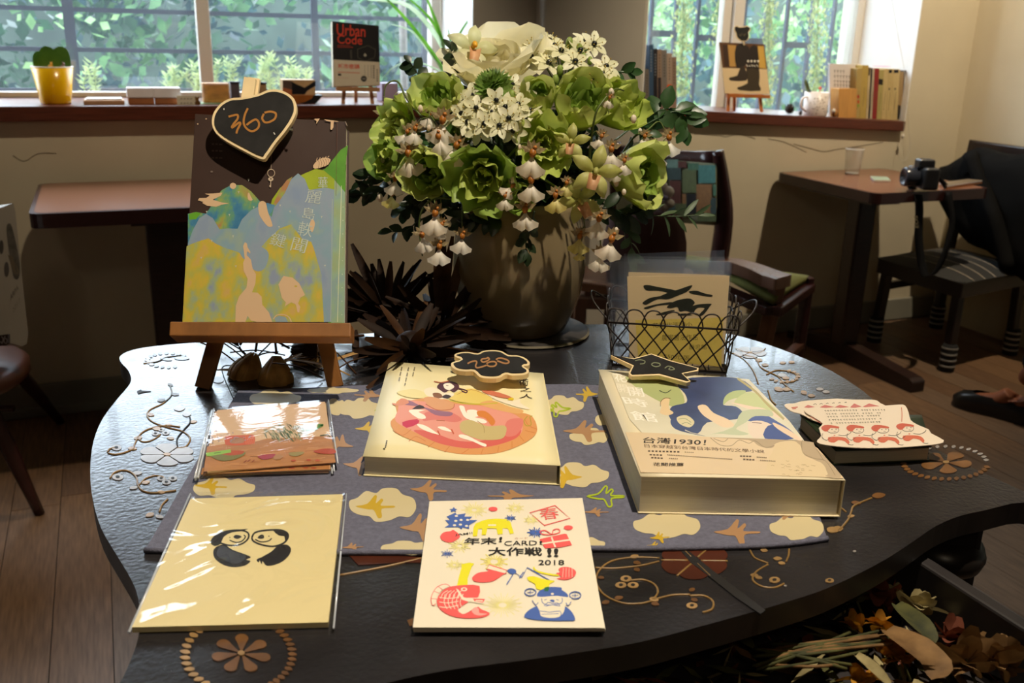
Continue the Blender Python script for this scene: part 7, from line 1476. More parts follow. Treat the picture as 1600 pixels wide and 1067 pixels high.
# blind cords
CORD = mat('blind_cord_white', '#cfc9bd', .6)
t = thing('blind_cord', 'thin looped blind cord hanging from the window, past the end of the red sill', 'cord', onY(1418, 190, WY - .036)); P3 = [onY(x, y, WY - .036) for x, y in ((1392, -10), (1404, 60), (1413, 110), (1418, 160), (1420, 205), (1422, 230), (1416, 249), (1407, 250), (1404, 238), (1407, 222), (1412, 206), (1414, 120))]
MB().tube(sm(P3, 4, False), .0009, 5, CORD).build('loop', t); MB().lathe(onY(1411, 212, WY - .036), [(0, -.012), (.007, -.010), (.005, .006), (0, .008)], 10, CORD).build('cord_pull', t)
prop(MB().tube([onY(688, -10, FY - .03), onY(690, 60, FY - .03), onY(697, 115, FY - .03)], .002, 5, CORD).tube([onY(694, -10, FY - .03), onY(699, 60, FY - .03), onY(702, 115, FY - .03)], .002, 5, CORD).build('blind_cord'), 'pair of white blind cords hanging in front of the window jamb behind the white pot', 'cord')
# plaster cracks
CRK = mat('crack_tone', '#5a4c34', .9)
for pts in ([(1085,209),(1125,212),(1133,214),(1150,210),(1165,212),(1180,217)], [(1240,225),(1270,233),(1288,237),(1310,233),(1340,229),(1380,222)], [(20,243),(38,252),(60,240),(88,240)], [(1200,217),(1225,222),(1260,238)]):
    P = Print((0, WY, 0), Vector((0, -1, 0)), .0006); P.stroke(pts, 1.1, CRK, 4); P.build('crack', wallb)
# ================================================================== cafe tables, chairs and what is on them
TTOP = mat('cafe_table_laminate', (0.21, 0.085, 0.045), 0.22, var=.10, scale=8, stretch=(1, 8, 1), spec=.5)
TEDGE = mat('cafe_table_edge', (0.035, 0.012, 0.010), 0.25)
def zat(px, py, xy):                 # height at which the ray passes over a ground point
    d = ray(px, py); k = math.hypot(xy[0], xy[1]) / math.hypot(d.x, d.y); return H + d.z * k
def cafe_table(label, x0, x1, y0, y1, z, cx, cy, foot_y0, foot_y1, colw=.10):
    t = thing('cafe_table', label, 'table', ((x0+x1)/2, (y0+y1)/2, 0)); th = .038
    o = MB(); R_ = .03; pts = []
    for qx, qy, a0 in ((x1 - R_, y1 - R_, 0), (x0 + R_, y1 - R_, PI/2), (x0 + R_, y0 + R_, PI), (x1 - R_, y0 + R_, 1.5*PI)):
        for k in range(5): a = a0 + PI/2*k/4; pts.append(Vector((qx + R_*math.cos(a), qy + R_*math.sin(a), z - th)))
    o.prism(pts, (0, 0, th), TEDGE, TEDGE); o.build('edge_band', t, bevel=.012, seg=3)
    c = sum(pts, Vector())/len(pts); MB().prism([c + Vector(((p - c).x*(1 - .022/(x1-x0)), (p - c).y*(1 - .022/(y1-y0)), th - .001)) for p in pts], (0, 0, .0016), TTOP).build('table_top', t)
    MB().box((cx - colw/2, cy - .035, .06), (cx + colw/2, cy + .035, z - th), DARKW).build('column', t, bevel=.008)
    o = MB(); prof = [(foot_y0, 0), (foot_y1, 0), (foot_y1, .03), (cy + .06, .075), (cy - .06, .075), (foot_y0 + .02, .05), (foot_y0, .04)]
    o.prism([(cx - .03, y, zz_) for y, zz_ in prof], (.06, 0, 0), DARKW); o.build('foot', t, bevel=.006)
    MB().box((cx - colw*.8, y0 + .08, z - th - .02), (cx + colw*.8, y1 - .08, z - th), DARKW).build('bearer', t); return t
LZ = .757
a, b_ = at(44, 335, LZ), at(84, 286, LZ)
c_ = onY(262, 420, WY - .30)
cafe_table('reddish brown cafe table against the wall under the first window, behind the standing book', a.x, a.x + .62, a.y, min(b_.y, WY - .02), LZ, onY(270, 420, a.y + .22).x, a.y + .22, a.y + .02, WY - .06, .13)
RZ2 = .702
a, b_, c_ = at(1185, 268, RZ2), at(1368, 303, RZ2), at(1544, 294, RZ2)
cxx = onY(1352, 330, b_.y + .18).x; fe = at(1437, 612, 0)
rt_ = cafe_table('reddish brown cafe table with the camera and the drinking glass on it', b_.x, c_.x + .01, b_.y, WY - .02, RZ2, cxx, b_.y + .20, fe.y, WY - .08, .085)
# glass, coaster, camera, notebook
gp = at(1331, 272, RZ2); gr = (at(1342, 272, RZ2) - at(1321, 272, RZ2)).length/2; gz = onY(1333, 233, gp.y).z
t = thing('drinking_glass', 'empty faceted drinking glass on the cafe table near the wall', 'glass', gp)
GL = clearfilm('tumbler_glass', haze=.03, rough=.03, refl=1.6)
MB().lathe(gp + UPN*.001, [(0, 0), (gr*.95, 0), (gr, .004), (gr*1.25, gz - RZ2), (gr*1.18, gz - RZ2), (gr*.88, .012), (0, .012)], 10, GL, smooth=False).build('tumbler', t)
MB().lathe(gp + UPN*.001, [(gr*1.26, gz - RZ2 - .001), (gr*1.26, gz - RZ2 + .0015), (gr*1.17, gz - RZ2 + .0015)], 24, mat('glass_rim', (.75, .75, .72), .1, spec=.8)).build('rim', t); MB().lathe(gp + UPN*.0015, [(0, 0), (gr*.9, 0), (gr*.9, .006), (0, .006)], 10, mat('glass_foot', (.6, .58, .5), .1, spec=.8)).build('foot', t)
q = [at(*p, RZ2 + .008) for p in ((1360,275),(1386,276),(1392,281.5),(1366,281))]; t = thing('coaster', 'small square pale green patterned coaster beside the camera', 'coaster', q[0].lerp(q[2], .5)); o = MB(); o.prism(q, (0, 0, -.006), mat('coaster_green', '#8f9c80', .6, var=.3, scale=90), mat('coaster_side', '#e0dccf', .6)); o.build('pad', t)
CB = mat('camera_black', (.014, .014, .016), .38, var=.2, scale=200, bump=.03, bscale=300); CBL = mat('camera_lens_black', (.03, .034, .05), .25)
cw = onY(1432, 300, b_.y + .09); kc = at(1440, 299, RZ2 + .0); W_ = .062
t = thing('dslr_camera', 'black reflex camera with its lens pointing at the wall, strap hanging off the table', 'camera', kc); ld = (Vector((-.93, .36, 0))).normalized(); ls = Vector((-ld.y, ld.x, 0))
bc = kc + UPN*.052 - ld*.0
MB().obox(bc - ld*.005, ls*.062, ld*.028, UPN*.040, CB).build('body', t, bevel=.010, seg=3); MB().obox(bc + UPN*.050 + ld*.004, ls*.026, ld*.030, UPN*.017, CB).build('viewfinder_hump', t, bevel=.009, seg=3)
MB().obox(bc - ls*.048 + ld*.022, ls*.016, ld*.018, UPN*.036, CB).build('grip', t, bevel=.010, seg=3)
M_ = ld.to_track_quat('Z', 'Y').to_matrix(); MB().lathe(bc + ld*.020, [(0, 0), (.033, 0), (.033, .018), (.035, .020), (.035, .052), (.033, .056), (.028, .057), (.026, .050), (0, .046)], 28, CBL, M_).build('lens', t); MB().lathe(bc + ld*.066, [(0, .0), (.026, .0)], 24, mat('lens_glass', (.05, .06, .12), .05, spec=1), M_).build('front_element', t)
MB().lathe(bc + UPN*.040 - ls*.042, [(0, 0), (.011, 0), (.010, .010), (0, .010)], 16, CB).build('dial', t); MB().obox(bc - ld*.034, ls*.030, ld*.0015, UPN*.022, mat('lcd_black', (.01, .012, .014), .1)).build('screen', t)
STP = mat('strap_black', (.008, .008, .009), .9, spec=.08)
def strap(pts, w, side, name='strap'):
    P3 = sm(pts, 6, False); g = [[p - side*w/2, p + side*w/2] for p in P3]; o = MB(); o.grid(g, STP); k = o.build(name, t); md = k.modifiers.new('solid', 'SOLIDIFY'); md.thickness = .003; return k
e0 = bc + ls*.062 + UPN*.02; yE = b_.y - .012; E1 = onY(1436, 312, yE); sd = Vector((1, .12, 0)).normalized()
s_end = onY(1447, 432, yE - .05)
strap([bc + ld*.03 + UPN*.02 - ls*.05, onY(1424, 290, yE + .08), onY(1434, 302, yE + .02), onY(1436, 312, yE - .006), onY(1437, 330, yE - .012), onY(1436, 370, yE - .02), onY(1440, 410, yE - .03), s_end], .042, sd)
strap([bc - ls*.0 - ld*.02 + UPN*.03, onY(1478, 290, yE + .05), onY(1483, 301, yE + .005), onY(1484, 312, yE - .008), onY(1488, 350, yE - .02), onY(1478, 392, yE - .04), onY(1462, 425, yE - .05), s_end], .034, sd)
P = Print(onY(1430, 350, yE - .030), Vector((0, -1, 0)), .0009)
P.text('EOS', (1435.5,356), (1433.5,337), (1430,355.5), '#8a7f62', .02); P.build('strap_lettering', t)
q = [at(*p, RZ2 + .014) for p in ((1468,285),(1513,279.5),(1535,281.5),(1480,290))]; t = thing('notebook', 'slim pale notebook on the cafe table between the camera and the coat', 'notebook', q[0].lerp(q[2], .5)); MB().prism(q, (0, 0, -.005), mat('notebook_cover', '#6f5f4a', .4), mat('notebook_edge', '#c9c6c9', .5)).build('cover', t)
q2 = [p - UPN*.0055 for p in q]; MB().prism(q2, (0, 0, -.008), mat('notebook_pages', '#8a5a34', .6)).build('page_block', t)

# ---- chair with striped seat at that table
def spiral_leg(t, foot, top, name='leg'):
    MB().beam(foot, top, .034, .034, (1, 0, 0), mat('chair_black_brown', (.018, .010, .008), .35)).build(name, t, bevel=.004)
SOCK = mat('sock_black', (.010, .010, .011), .9); SOCKW = mat('sock_pale_stripe', (.35, .34, .32), .9)
fts = [at(1365, 533, 0), at(1478, 579, 0), at(1577, 553, 0)]; fts.append(fts[0] + fts[2] - fts[1])
sz = (zat(1480, 436, fts[1]) + zat(1392, 398, fts[0]))/2
t = thing('striped_seat_chair', 'dark wooden chair with a black seat of pale stripes and striped knitted leg socks', 'chair', (sum(fts, Vector())/4)); cc = sum(fts, Vector())/4; CHB = mat('chair_black_brown', (.018, .010, .008), .35)
for f in fts:
    tp = Vector((f.x, f.y, sz - .03)); MB().beam(f + UPN*.0, tp + (cc - f)*.06, .036, .036, (1, 0, 0), CHB).build('leg', t, bevel=.004)
    sk = MB(); sk.lathe(f, [(.0, 0), (.029, 0), (.030, .09), (.026, .11), (.020, .112)], 14, SOCK); k = sk.build('leg_sock', t)
    o = MB()
    for j in range(4): o.lathe(f + UPN*(.020 + .024*j), [(.0305, 0), (.0315, .004), (.0305, .008)], 14, SOCKW)
    o.build('stripe', k)
SEATB = mat('seat_black_weave', (.022, .022, .022), .75); SEATW = mat('seat_pale_stripe', (.30, .26, .21), .75)
g = []
for i in range(13):
    u = i/12; row = []
    for j in range(13):
        v = j/12; p = fts[0].lerp(fts[1], u).lerp(fts[3].lerp(fts[2], u), v); p = cc + (p - cc)*1.14; row.append(Vector((p.x, p.y, sz - .01 + .035*(1 - abs(2*u-1)**3)*(1 - abs(2*v-1)**3))))
    g.append(row)
o = MB(); o.grid(g, SEATB); o.build('seat_pad', t)
for v in (.16, .3, .44, .58, .72, .86):
    o = MB(); rows = []
    for i in range(13):
        f_ = v*12; j = int(f_); p = g[i][j].lerp(g[i][min(12, j+1)], f_ - j); e = (g[i][12] - g[i][0]).normalized()*.0035; rows.append([p - e + UPN*.0012, p + e + UPN*.0012])
    o.grid(rows, SEATW); o.build('stripe', t)
o = MB(); ap = [cc + (f - cc)*1.12 for f in fts]; o.prism([Vector((p.x, p.y, sz - .07)) for p in ap], (0, 0, .06), CHB); o.build('apron', t, bevel=.01)
MB().beam(Vector((fts[0].x, fts[0].y, sz - .13)), Vector((fts[3].x, fts[3].y, sz - .13)), .022, .03, (0, 1, 0), CHB).build('stretcher', t)
for f in (fts[2], fts[3]): MB().beam(Vector((f.x, f.y, sz - .03)), Vector((f.x + .05, f.y, sz + .46)), .036, .036, (1, 0, 0), CHB).build('back_post', t, bevel=.004)
MB().beam(Vector((fts[2].x + .045, fts[2].y, sz + .42)), Vector((fts[3].x + .045, fts[3].y, sz + .42)), .03, .08, (1, 0, 0), CHB).build('backrest', t, bevel=.006)
# black coat over its back
COAT = mat('black_coat_cloth', (.008, .008, .008), .95, var=.3, scale=6, bump=.4, bscale=7, spec=.05)
xc = fts[2].x - .06; pl = [(1449,268),(1475,258),(1495,245),(1511,233),(1519,231),(1544,240),(1572,244),(1640,250),(1640,440),(1590,440),(1560,415),(1535,392),(1505,380),(1472,345),(1455,305)]
xc = min(xc, XC - .26)
o = MB(); pts = [onX(p.x, p.y, xc) for p in sm([(a_, b2, 0) for a_, b2 in pl], 2)]
n_ = len(pts); mid = sum(pts, Vector())/n_; rings = []
for k_, (s_, dx) in enumerate(((.55, -.012), (.82, -.006), (1.0, .03), (1.0, .10), (.85, .14), (.5, .145))):
    rings.append([mid + (p - mid)*s_ + Vector((dx + .010*math.sin(9*i/n_*PI + k_), 0, 0)) for i, p in enumerate(pts)])
vs_ = [p for rg in rings for p in rg]; fs_ = [(k_*n_ + i, k_*n_ + (i+1) % n_, (k_+1)*n_ + (i+1) % n_, (k_+1)*n_ + i) for k_ in range(5) for i in range(n_)] + [list(range(n_))[::-1], [5*n_ + i for i in range(n_)]]
o.add(vs_, fs_, COAT, True); t = thing('coat', 'black coat draped over the back of the chair with the striped seat', 'coat', Vector((mid.x, mid.y, mid.z))); o.build('coat_cloth', t)
o = MB(); o.tube(sm([onX(1515, 240, xc - .012), onX(1540, 300, xc - .02), onX(1560, 360, xc - .03), onX(1575, 420, xc - .03)], 4, False), [.03]*13, 8, COAT); o.build('sleeve', t)

# ---- chair with the patterned back beside the bouquet
WAL = mat('walnut_frame', (.085, .036, .022), .28, var=.25, scale=14, stretch=(3, 3, 1)); WALD = mat('walnut_dark_post', (.040, .012, .011), .25, var=.2, scale=14)
ZA = .53; np_ = at(1124, 402, ZA); nx, ny = np_.x, np_.y; HN = Vector((_fw.x, _fw.y, 0)).normalized()
def vpl(px, py, back=0.0): return on(px, py, np_ + HN*back, HN)          # upright plane facing the viewer, some way behind the near post
FB = .42; fp = vpl(962, 330, FB); fx, fy_ = fp.x, fp.y
t = thing('patterned_chair', 'wooden armchair with a patchwork-patterned back pad and green woven seat', 'chair', (nx + .2, ny, 0))
armF = at(1210, 436, ZA); sF = at(1264, 428, .47); sFn = Vector((armF.x + .015, armF.y + .01, .47)); sB = Vector((nx, ny, .47)); sBf = Vector((fx, fy_, .47))
bd = Vector((fx - nx, fy_ - ny, 0)).normalized()
P3 = sm([Vector((nx - .02, ny, 0)), Vector((nx, ny, .3)), vpl(1120, 430), vpl(1131, 345), vpl(1127, 280), vpl(1121, 236)], 4, False)
o = MB(); o.tube(P3, [.021 + .010*math.sin(PI*min(1, i/(len(P3)-1)*1.05)) for i in range(len(P3))], 8, WALD); o.build('back_post', t)
P3 = sm([Vector((fx, fy_, 0)), Vector((fx, fy_, .45)), vpl(962, 300, FB), vpl(960, 222, FB)], 4, False); o = MB(); o.tube(P3, .024, 8, WALD); o.build('back_post', t)
g = []
for i in range(9):
    u = i/8; xx = 962 + (1118-962)*u; dw = FB*(1-u); sag = 4*u*(1-u)
    g.append([vpl(xx, y, dw + .02*sag) for y in ((226 + 10*u + 4*sag), (243 + 10*u), (249 + 12*u))])
o = MB(); o.grid(g, WALD); k = o.build('top_rail', t); md = k.modifiers.new('solid', 'SOLIDIFY'); md.thickness = .03; md.offset = 0
# back pad of patches
PT_ = {k: mat('patch_' + k, c, .8, var=.15, scale=60, bump=.1, bscale=200) for k, c in dict(teal='#45766c', green='#46684c', olive='#5c6238', orange='#8f6236', black='#14120f', slate='#3a4a44', brown='#5a2c1c', pale='#6f8a7a').items()}
SEAM = mat('patch_seam', '#8a8a6a', .8)
def padp(px, py, off=0.0):
    u = (px - 962)/(1118 - 962); return vpl(px, py, FB*(1-u) - .030*math.sin(PI*min(1, max(0, (py - 245)/105))) - off + .02*4*u*(1-u))
g = [[padp(966 + 154*i/10, (244 + 12*i/10) + (94 + 0*i)*j/8) for j in range(9)] for i in range(11)]
o = MB(); o.grid(g, SEAM); k = o.build('back_pad', t); md = k.modifiers.new('solid', 'SOLIDIFY'); md.thickness = .012; md.offset = -1
for x0, y0, x1, y1, c in ((1042,249,1060,262,'pale'),(1058,252,1073,262,'brown'),(1075,255,1092,266,'green'),(1091,258,1118,286,'teal'),(1042,262,1064,281,'slate'),(1066,265,1088,301,'olive'),(1088,288,1112,333,'orange'),(1114,288,1119,306,'green'),(1046,282,1064,318,'brown'),(1073,303,1088,334,'black'),(1110,309,1119,334,'slate'),(1056,318,1072,340,'olive'),(1090,335,1119,346,'olive'),(1020,250,1040,290,'slate'),(1020,292,1044,335,'black'),(1066,303,1072,318,'orange'),(1044,320,1055,338,'slate')):
    o = MB(); o.grid([[padp(x0 + (x1-x0)*i/3, y0 + (y1-y0)*j/4, .034) for j in range(5)] for i in range(4)], PT_[c]); o.build('patch', t)
# arm, seat, legs
far_ = [(1120,400),(1133,402),(1157,404),(1186,412),(1217,423),(1238,429)]; near_ = [(1212,436),(1191,430),(1171,420),(1146,411),(1120,405)]
pts = [at(x, y, ZA) for x, y in far_ + near_]; o = MB(); o.prism([p - UPN*.036 for p in pts], (0, 0, .036), mat('walnut_arm_polish', (.17, .085, .050), .25, var=.2, scale=14)); o.build('armrest', t, bevel=.006)
GRS = mat('seat_green_weave', '#6f7030', .85, var=.25, scale=260, bump=.3, bscale=420)
o = MB(); q4 = [sB + bd*.02, sBf, sF, sFn]; g = []
for i in range(9):
    u = i/8; g.append([q4[0].lerp(q4[1], v/8).lerp(q4[3].lerp(q4[2], v/8), u) + UPN*(.03*(1 - abs(2*u-1)**3)*(1 - abs(v/4-1)**3) - .005) for v in range(9)])
o.grid(g, GRS); k = o.build('seat', t); md = k.modifiers.new('solid', 'SOLIDIFY'); md.thickness = .02; md.offset = -1
for a_, b2 in ((sFn, sF), (sB, sFn), (sBf, sF)): MB().beam(a_ - UPN*.045, b2 - UPN*.045, .03, .055, UPN, WALD).build('seat_rail', t, bevel=.004)
MB().beam(Vector((sF.x - .01, sF.y, 0)), sF - UPN*.01, .030, .036, (1, 0, 0), WALD).build('leg', t, bevel=.005)
lt2 = at(1216, 445, ZA - .036) ; lf = Vector((lt2.x - .06, lt2.y + .02, 0)); MB().beam(lf, lt2 + UPN*.01, .040, .040, bd, mat('walnut_leg_warm', (.15, .060, .022), .35, var=.2, scale=12)).build('leg', t, bevel=.006)
MB().beam(Vector((sF.x, sF.y, .22)), Vector((sFn.x, sFn.y, .22)), .018, .03, UPN, WAL).build('stretcher', t); MB().beam(Vector((sB.x, sB.y, .2)), Vector((sFn.x, sFn.y, .2)), .018, .03, UPN, WAL).build('stretcher', t)
# bag with an owl-like patch sitting on it
t = thing('soft_bag', 'brown soft bag with round cream eye patch and white ruffle, on the patterned chair', 'bag', Vector((vpl(1005, 400, -.06).x, vpl(1005, 400, -.06).y, .47))); BR = mat('bag_brown_cloth', '#3a1d14', .9, var=.15, scale=30); CRM = mat('bag_cream_cloth', '#8f7a60', .9, var=.1, scale=30); WTF = mat('ruffle_white_cloth', '#b7b0a4', .9, var=.1, scale=20)
o = MB(); yb_ = 335
while vpl(1005, yb_, -.12).z > .485: yb_ += 1
g = [[vpl(960 + 88*i/6, 335 + (yb_ - 335)*j/5, -.10 - .04*math.sin(PI*i/6)*math.sin(PI*(j+.5)/6)) for j in range(6)] for i in range(7)]; o.grid(g, BR); k = o.build('bag_body', t); md = k.modifiers.new('solid', 'SOLIDIFY'); md.thickness = .08; md.offset = -1
for cx_, cy_, rx, ry, m_, w_, nm in ((1014, 378, 16, 21, CRM, -.162, 'eye_patch'), (1016, 381, 4, 4, mat('eye_black', (.006, .006, .006), .3), -.170, 'eye'), (985, 372, 6, 20, CRM, -.158, 'eye_patch')):
    o = MB(); q = [vpl(x, y, w_) for x, y in circ(cx_, cy_, rx, ry, 18)]; o.prism(q, _fw*.006, m_); o.build(nm, t)
for j, (px, py, rr) in enumerate(((1030,292,.030),(1042,300,.026),(1024,306,.030),(1045,318,.020),(1034,322,.026),(1030,338,.026))): MB().ball(vpl(px, py, -.08), rr, 7, WTF, (1, .8, .75)).build('ruffle', t)
o = MB(); o.tube(sm([vpl(1020, 314, -.12), vpl(1030, 308, -.125), vpl(1042, 310, -.12)], 4, False), .008, 6, mat('ribbon_lavender', '#6f6a90', .6)); o.build('ribbon', t)

bc_ = vpl(1005, yb_, -.14); t = thing('wooden_armchair', 'plain brown wooden armchair hidden behind the wire basket, carrying the soft bag', 'chair', (bc_.x, bc_.y, 0)); hx, hy = RX*.21, FW2*.20; ctr = Vector((bc_.x, bc_.y, 0)) - RX*.02
MB().obox(ctr + UPN*.455, hx, hy, UPN*.022, WAL).build('seat', t, bevel=.01)
for a_ in (-1, 1):
    for b2 in (-1, 1): p_ = ctr + hx*a_*.9 + hy*b2*.9; MB().beam(p_, p_ + UPN*.44, .036, .036, RX, WAL).build('leg', t, bevel=.004)
pa = ctr - hx*.95 - hy*.9; ar = on(922, 444, pa, HN); pb = on(948, 452, pa, HN)
MB().beam(Vector((ar.x, ar.y, ar.z)) - RX*.05, pb + RX*.02, .03, .045, UPN, MATS['walnut_arm_polish']).build('armrest', t, bevel=.006); MB().beam(Vector((ar.x, ar.y, .44)), ar, .032, .032, RX, WAL).build('arm_post', t, bevel=.004)
# ---- chair at the picture edge, with the printed paper bag on it
SBR = mat('brown_leather_seat', '#4a2410', .4, var=.2, scale=10)
s0 = at(-40, 556, .45); t = thing('side_chair', 'dark wooden chair with a brown rounded seat carrying the printed bag', 'chair', (s0.x, s0.y, 0))
e_ = at(44, 548, .45); ctr = Vector((e_.x - .20, e_.y - .04, .45)); o = MB(); o.lathe(ctr - UPN*.05, [(0, 0), (.19, 0), (.205, .015), (.205, .038), (.19, .05), (0, .056)], 32, SBR); o.build('seat', t)
for px, py, tz, tx in ((62, 803, .41, -6), (95, 660, .41, 8), (-60, 790, .41, 0), (-40, 660, .41, 0)):
    f = at(px, py, 0); tp = Vector((ctr.x + (f.x - ctr.x)*.45, ctr.y + (f.y - ctr.y)*.45, .405)); o = MB(); P3 = [f.lerp(tp, k/6) for k in range(7)]; o.tube(P3, [.013, .015, .018, .021, .019, .022, .020], 8, WALD); o.build('leg', t)
f1, f2 = at(95, 660, 0), at(-40, 660, 0); MB().tube([f1.lerp(Vector((ctr.x, ctr.y, .4)), .45) , f2.lerp(Vector((ctr.x, ctr.y, .4)), .45)], .010, 6, WALD).build('stretcher', t)
MB().lathe(Vector((ctr.x - .13, ctr.y, .44)), [(0, 0), (.018, 0), (.016, .45), (0, .45)], 10, WALD).build('back_post', t)
# bag: a stiff white paper bag leaning on the seat, printed with oval pictures
BAGW = mat('paper_bag_white', '#8f877c', .6, var=.04, scale=6)
bw = .97*(ctr - CAM).dot(_fw); pl = [(-60,380),(0,325),(21,317),(24,330),(31,400),(36,450),(44,520),(42,537),(34,541),(20,537),(-60,520)]
pp = [dep(x, y, bw + .0012*(x - 0)) for x, y in pl]; nb = ((pp[2] - pp[0]).cross(pp[9] - pp[0])).normalized(); nb = nb if nb.dot(CAM - pp[0]) > 0 else -nb
t = thing('paper_bag', 'white printed paper bag with oval photos standing on the side chair', 'bag', (pp[4].x - .1, pp[4].y, .46)); MB().prism(pp, -nb*.09, BAGW).build('bag_body', t, bevel=.004)
P = Print(pp[0], nb, .0006); fnb = lambda x, y: dep(x, y, bw + .0012*x)
P.fn = fnb
P.poly([(q.x, q.y) for q in sm([(10,355,0),(14,349,0),(19,356,0),(28,395,0),(31,420,0),(29,434,0),(24,436,0),(19,425,0),(12,380,0)], 4)], mat('oval_photo', '#4a443c', .6, var=.4, scale=80)); P.poly(circ(2, 386, 3.5, 11), '#3f3a36', 0); P.poly(circ(10, 421, 4, 12), '#4a4440', 0)
P.poly([(12,398),(22,402),(30,425),(26,434),(20,424)], '#5f5444', 0); P.text('ARPA', (16,470), (29,452), (15,462), '#6a635a', .02); P.text('2017', (20,490), (32,472), (19,482), '#7a7268', .0)
P.build('print', t)
o = MB(); q = [dep(x, y, bw - .01) for x, y in ((-30,542),(6,540),(12,536),(12,522),(-30,528))]; o.prism(q, _fw*.01, mat('dark_label_cloth', '#2a1710', .8)); t2 = thing('fabric_tag', 'dark cloth tag with pale blackletter initials hanging from the brown seat', 'tag', q[0]); o.build('tag_cloth', t2)
P = Print(q[0], -_fw, .0006); P.stroke([(2,526),(5,529),(3,537),(1,533)], 1.4, '#8a7f80', 2); P.stroke([(8,525),(6,533),(10,537),(11,530),(8,529)], 1.4, '#8a7f80', 2); P.build('lettering', t2)

# ================================================================== person seated just out of the frame, one foot in view
SKIN = mat('skin_tone', '#8a5236', .55, var=.06, scale=30); CLO = mat('dark_clothes', (.012, .012, .015), .9, spec=.08, var=.2, scale=10, bump=.2, bscale=20); SHO = mat('black_shoe_leather', (.010, .010, .011), .28)
ank = at(1592, 618, .09); toe = at(1497, 617, .035); fdv = (toe - ank); fdv.z = 0; fdv.normalize(); sdv = Vector((-fdv.y, fdv.x, 0))
pel = ank - fdv*.62 + UPN*.40; pel = Vector((pel.x, max(pel.y, .6), .50)); knee = ank.lerp(pel, .35) + UPN*.24; knee.z = .53
t = thing('person', 'seated person in dark clothes, mostly out of view, one ankle and black flat shoe showing', 'person', (pel.x, pel.y, 0))
def skin(name, verts, edges, radii, m, parent=t, sub=2):
    me = bpy.data.meshes.new(name); b = base_of(parent); me.from_pydata([Vector(v) - b for v in verts], edges, []); me.materials.append(m); o = bpy.data.objects.new(name, me); COL.objects.link(o); o.parent = parent
    md = o.modifiers.new('skin', 'SKIN'); md.use_smooth_shade = True
    sv = me.skin_vertices[0].data if me.skin_vertices else None
    if sv is None:
        bm = bmesh.new(); bm.from_mesh(me); bm.verts.layers.skin.verify(); bm.to_mesh(me); bm.free(); sv = me.skin_vertices[0].data
    for k, r_ in enumerate(radii): sv[k].radius = (r_, r_); sv[k].use_root = (k == 0)
    o.modifiers.new('sub', 'SUBSURF').render_levels = sub; return o
def mir(v, k=.18): return v + sdv*k
hip1, hip2 = pel + sdv*-.08, pel + sdv*.08; knee2 = mir(knee, .20); ank2 = mir(ank - fdv*.34, .22); ch = pel + UPN*.28 - fdv*.03; nk = pel + UPN*.50 - fdv*.01; hd = pel + UPN*.66 + fdv*.02
sh1, sh2 = nk - UPN*.06 - sdv*.17, nk - UPN*.06 + sdv*.17; el1, el2 = sh1 - UPN*.26 + fdv*.05, sh2 - UPN*.26 + fdv*.05; wr1, wr2 = el1 + fdv*.24 + sdv*.05 - UPN*.02, el2 + fdv*.24 - sdv*.05 - UPN*.02
V = [pel, ch, nk - UPN*.05, hip1, knee, ank + UPN*.04, hip2, knee2, ank2 + UPN*.04, sh1, el1, wr1, sh2, el2, wr2, nk + UPN*.02, hd - UPN*.02, hd + UPN*.10]
E_ = [(0,1),(1,2),(0,3),(3,4),(4,5),(0,6),(6,7),(7,8),(2,9),(9,10),(10,11),(2,12),(12,13),(13,14),(2,15),(15,16),(16,17)]
skin('body', V, E_, [.14,.15,.09,.095,.062,.032,.095,.062,.032,.06,.045,.03,.06,.045,.03,.05,.085,.07], SKIN)
skin('clothes', [pel + UPN*.01, ch, nk - UPN*.07, hip1, knee + UPN*.005, knee.lerp(ank, .45), ank + UPN*.085 - fdv*.01, hip2, knee2, ank2 + UPN*.1, sh1, el1, wr1.lerp(el1, .15), sh2, el2, wr2.lerp(el2, .15)], [(0,1),(1,2),(0,3),(3,4),(4,5),(5,6),(0,7),(7,8),(8,9),(2,10),(10,11),(11,12),(2,13),(13,14),(14,15)], [.16,.17,.10,.11,.078,.062,.055,.11,.078,.055,.078,.06,.045,.078,.06,.045], CLO)
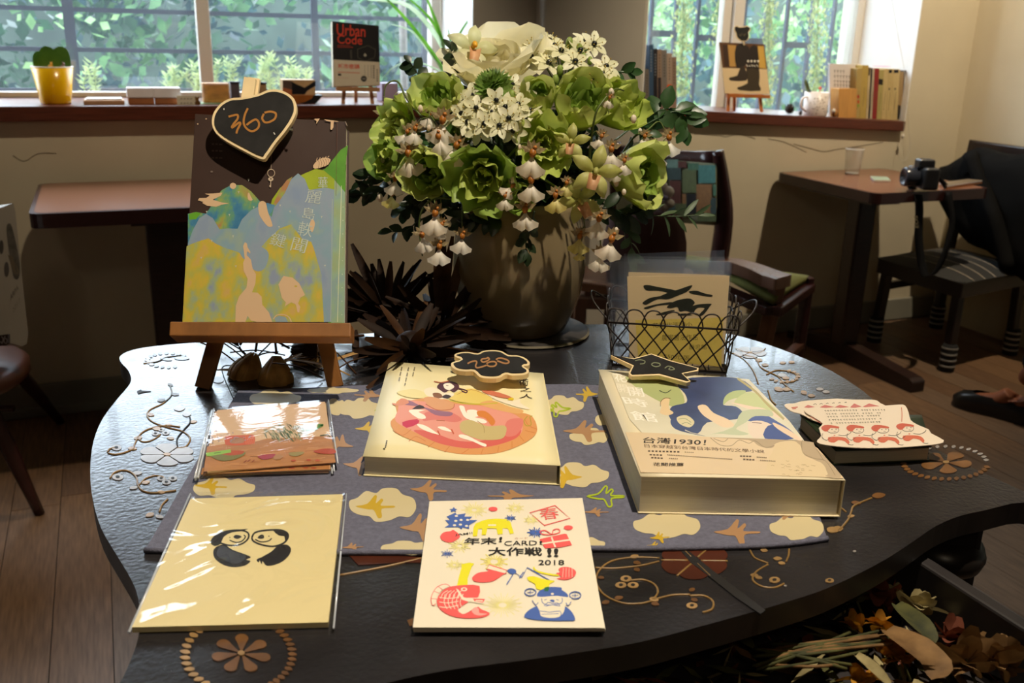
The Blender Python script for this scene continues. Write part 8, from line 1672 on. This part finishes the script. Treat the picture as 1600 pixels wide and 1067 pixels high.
for a_, nm in ((ank, 0), (ank2, 1)):
    h0 = Vector((a_.x, a_.y, 0)) - fdv*.035; L = .255
    skin('foot', [a_ + UPN*.02, Vector((a_.x, a_.y, .045)) - fdv*.02, Vector((a_.x, a_.y, .05)) + fdv*.06, Vector((a_.x, a_.y, .03)) + fdv*.16], [(0,1),(0,2),(2,3)], [.032,.028,.034,.024], SKIN, sub=2)
    o = MB(); ol = [(-.05, 0), (-.045, .03), (0, .034), (.07, .036), (.13, .045), (.18, .040), (.205, .020), (.21, 0), (.205, -.02), (.18, -.036), (.13, -.038), (.07, -.032), (0, -.032), (-.045, -.03)]
    base_ = Vector((a_.x, a_.y, 0)); so = sm([base_ + fdv*x + sdv*y for x, y in ol], 3); o.prism(so, (0, 0, .014), SHO); o.build('shoe_sole', t, bevel=.003)
    g = []; n_ = len(so); c0 = base_ + fdv*.08
    for h, s_, sx in ((.014, .98, 0), (.035, 1.0, 0), (.055, .9, -.01), (.066, .66, -.02)): g.append([Vector((c0.x + (p.x - c0.x)*s_ + fdv.x*sx, c0.y + (p.y - c0.y)*s_ + fdv.y*sx, h)) for p in so + so[:1]])
    o = MB(); o.grid(g, SHO); o.build('shoe', t)
for a_, b2, s_ in ((wr1, el1, 1), (wr2, el2, -1)):
    d = (a_ - b2).normalized(); e = d.cross(UPN).normalized(); vs_ = [a_, a_ + d*.05]; es_ = [(0, 1)]; rs_ = [.026, .030]
    for k in range(4):
        o0 = a_ + d*.085 + e*(k - 1.5)*.019; b0 = len(vs_); vs_ += [o0, o0 + d*.035 - UPN*.008, o0 + d*(.055 - abs(k - 1.4)*.006) - UPN*.025]; es_ += [(1, b0), (b0, b0+1), (b0+1, b0+2)]; rs_ += [.0105, .009, .0075]
    b0 = len(vs_); vs_ += [a_ + d*.03 + e*s_*.035, a_ + d*.06 + e*s_*.05 - UPN*.01]; es_ += [(0, b0), (b0, b0+1)]; rs_ += [.012, .009]
    skin('hand', vs_, es_, rs_, SKIN)
MB().ball(hd + UPN*.055 - fdv*.018, .105, 10, mat('dark_hair', (.012, .009, .008), .5), (1, 1, .95)).build('hair', t)
for sg in (-1, 1): MB().ball(hd + fdv*.083 + sdv*.032*sg + UPN*.03, .009, 6, mat('eye_dark', (.02, .015, .012), .2)).build('eye', t); MB().ball(hd + sdv*.088*sg + UPN*.02, .022, 6, SKIN, (.5, .5, 1)).build('ear', t)
MB().ball(hd + fdv*.098 + UPN*.005, .014, 6, SKIN, (1, .9, 1.4)).build('nose', t); MB().ball(hd + fdv*.085 - UPN*.035, .018, 6, mat('lip_tone', '#7a3a30', .5), (.5, 1.2, .35)).build('mouth', t)
t = thing('stool', 'dark wooden stool carrying the seated person, outside the picture edge', 'stool', (pel.x, pel.y, 0)); MB().lathe((pel.x, pel.y, .33), [(0, 0), (.18, 0), (.19, .02), (.18, .035), (0, .035)], 24, DARKW).build('seat', t)
for k in range(4): a_ = PI/4 + k*PI/2; MB().beam((pel.x + .15*math.cos(a_), pel.y + .15*math.sin(a_), 0), (pel.x + .12*math.cos(a_), pel.y + .12*math.sin(a_), .33), .03, .03, (1, 0, 0), DARKW).build('leg', t)
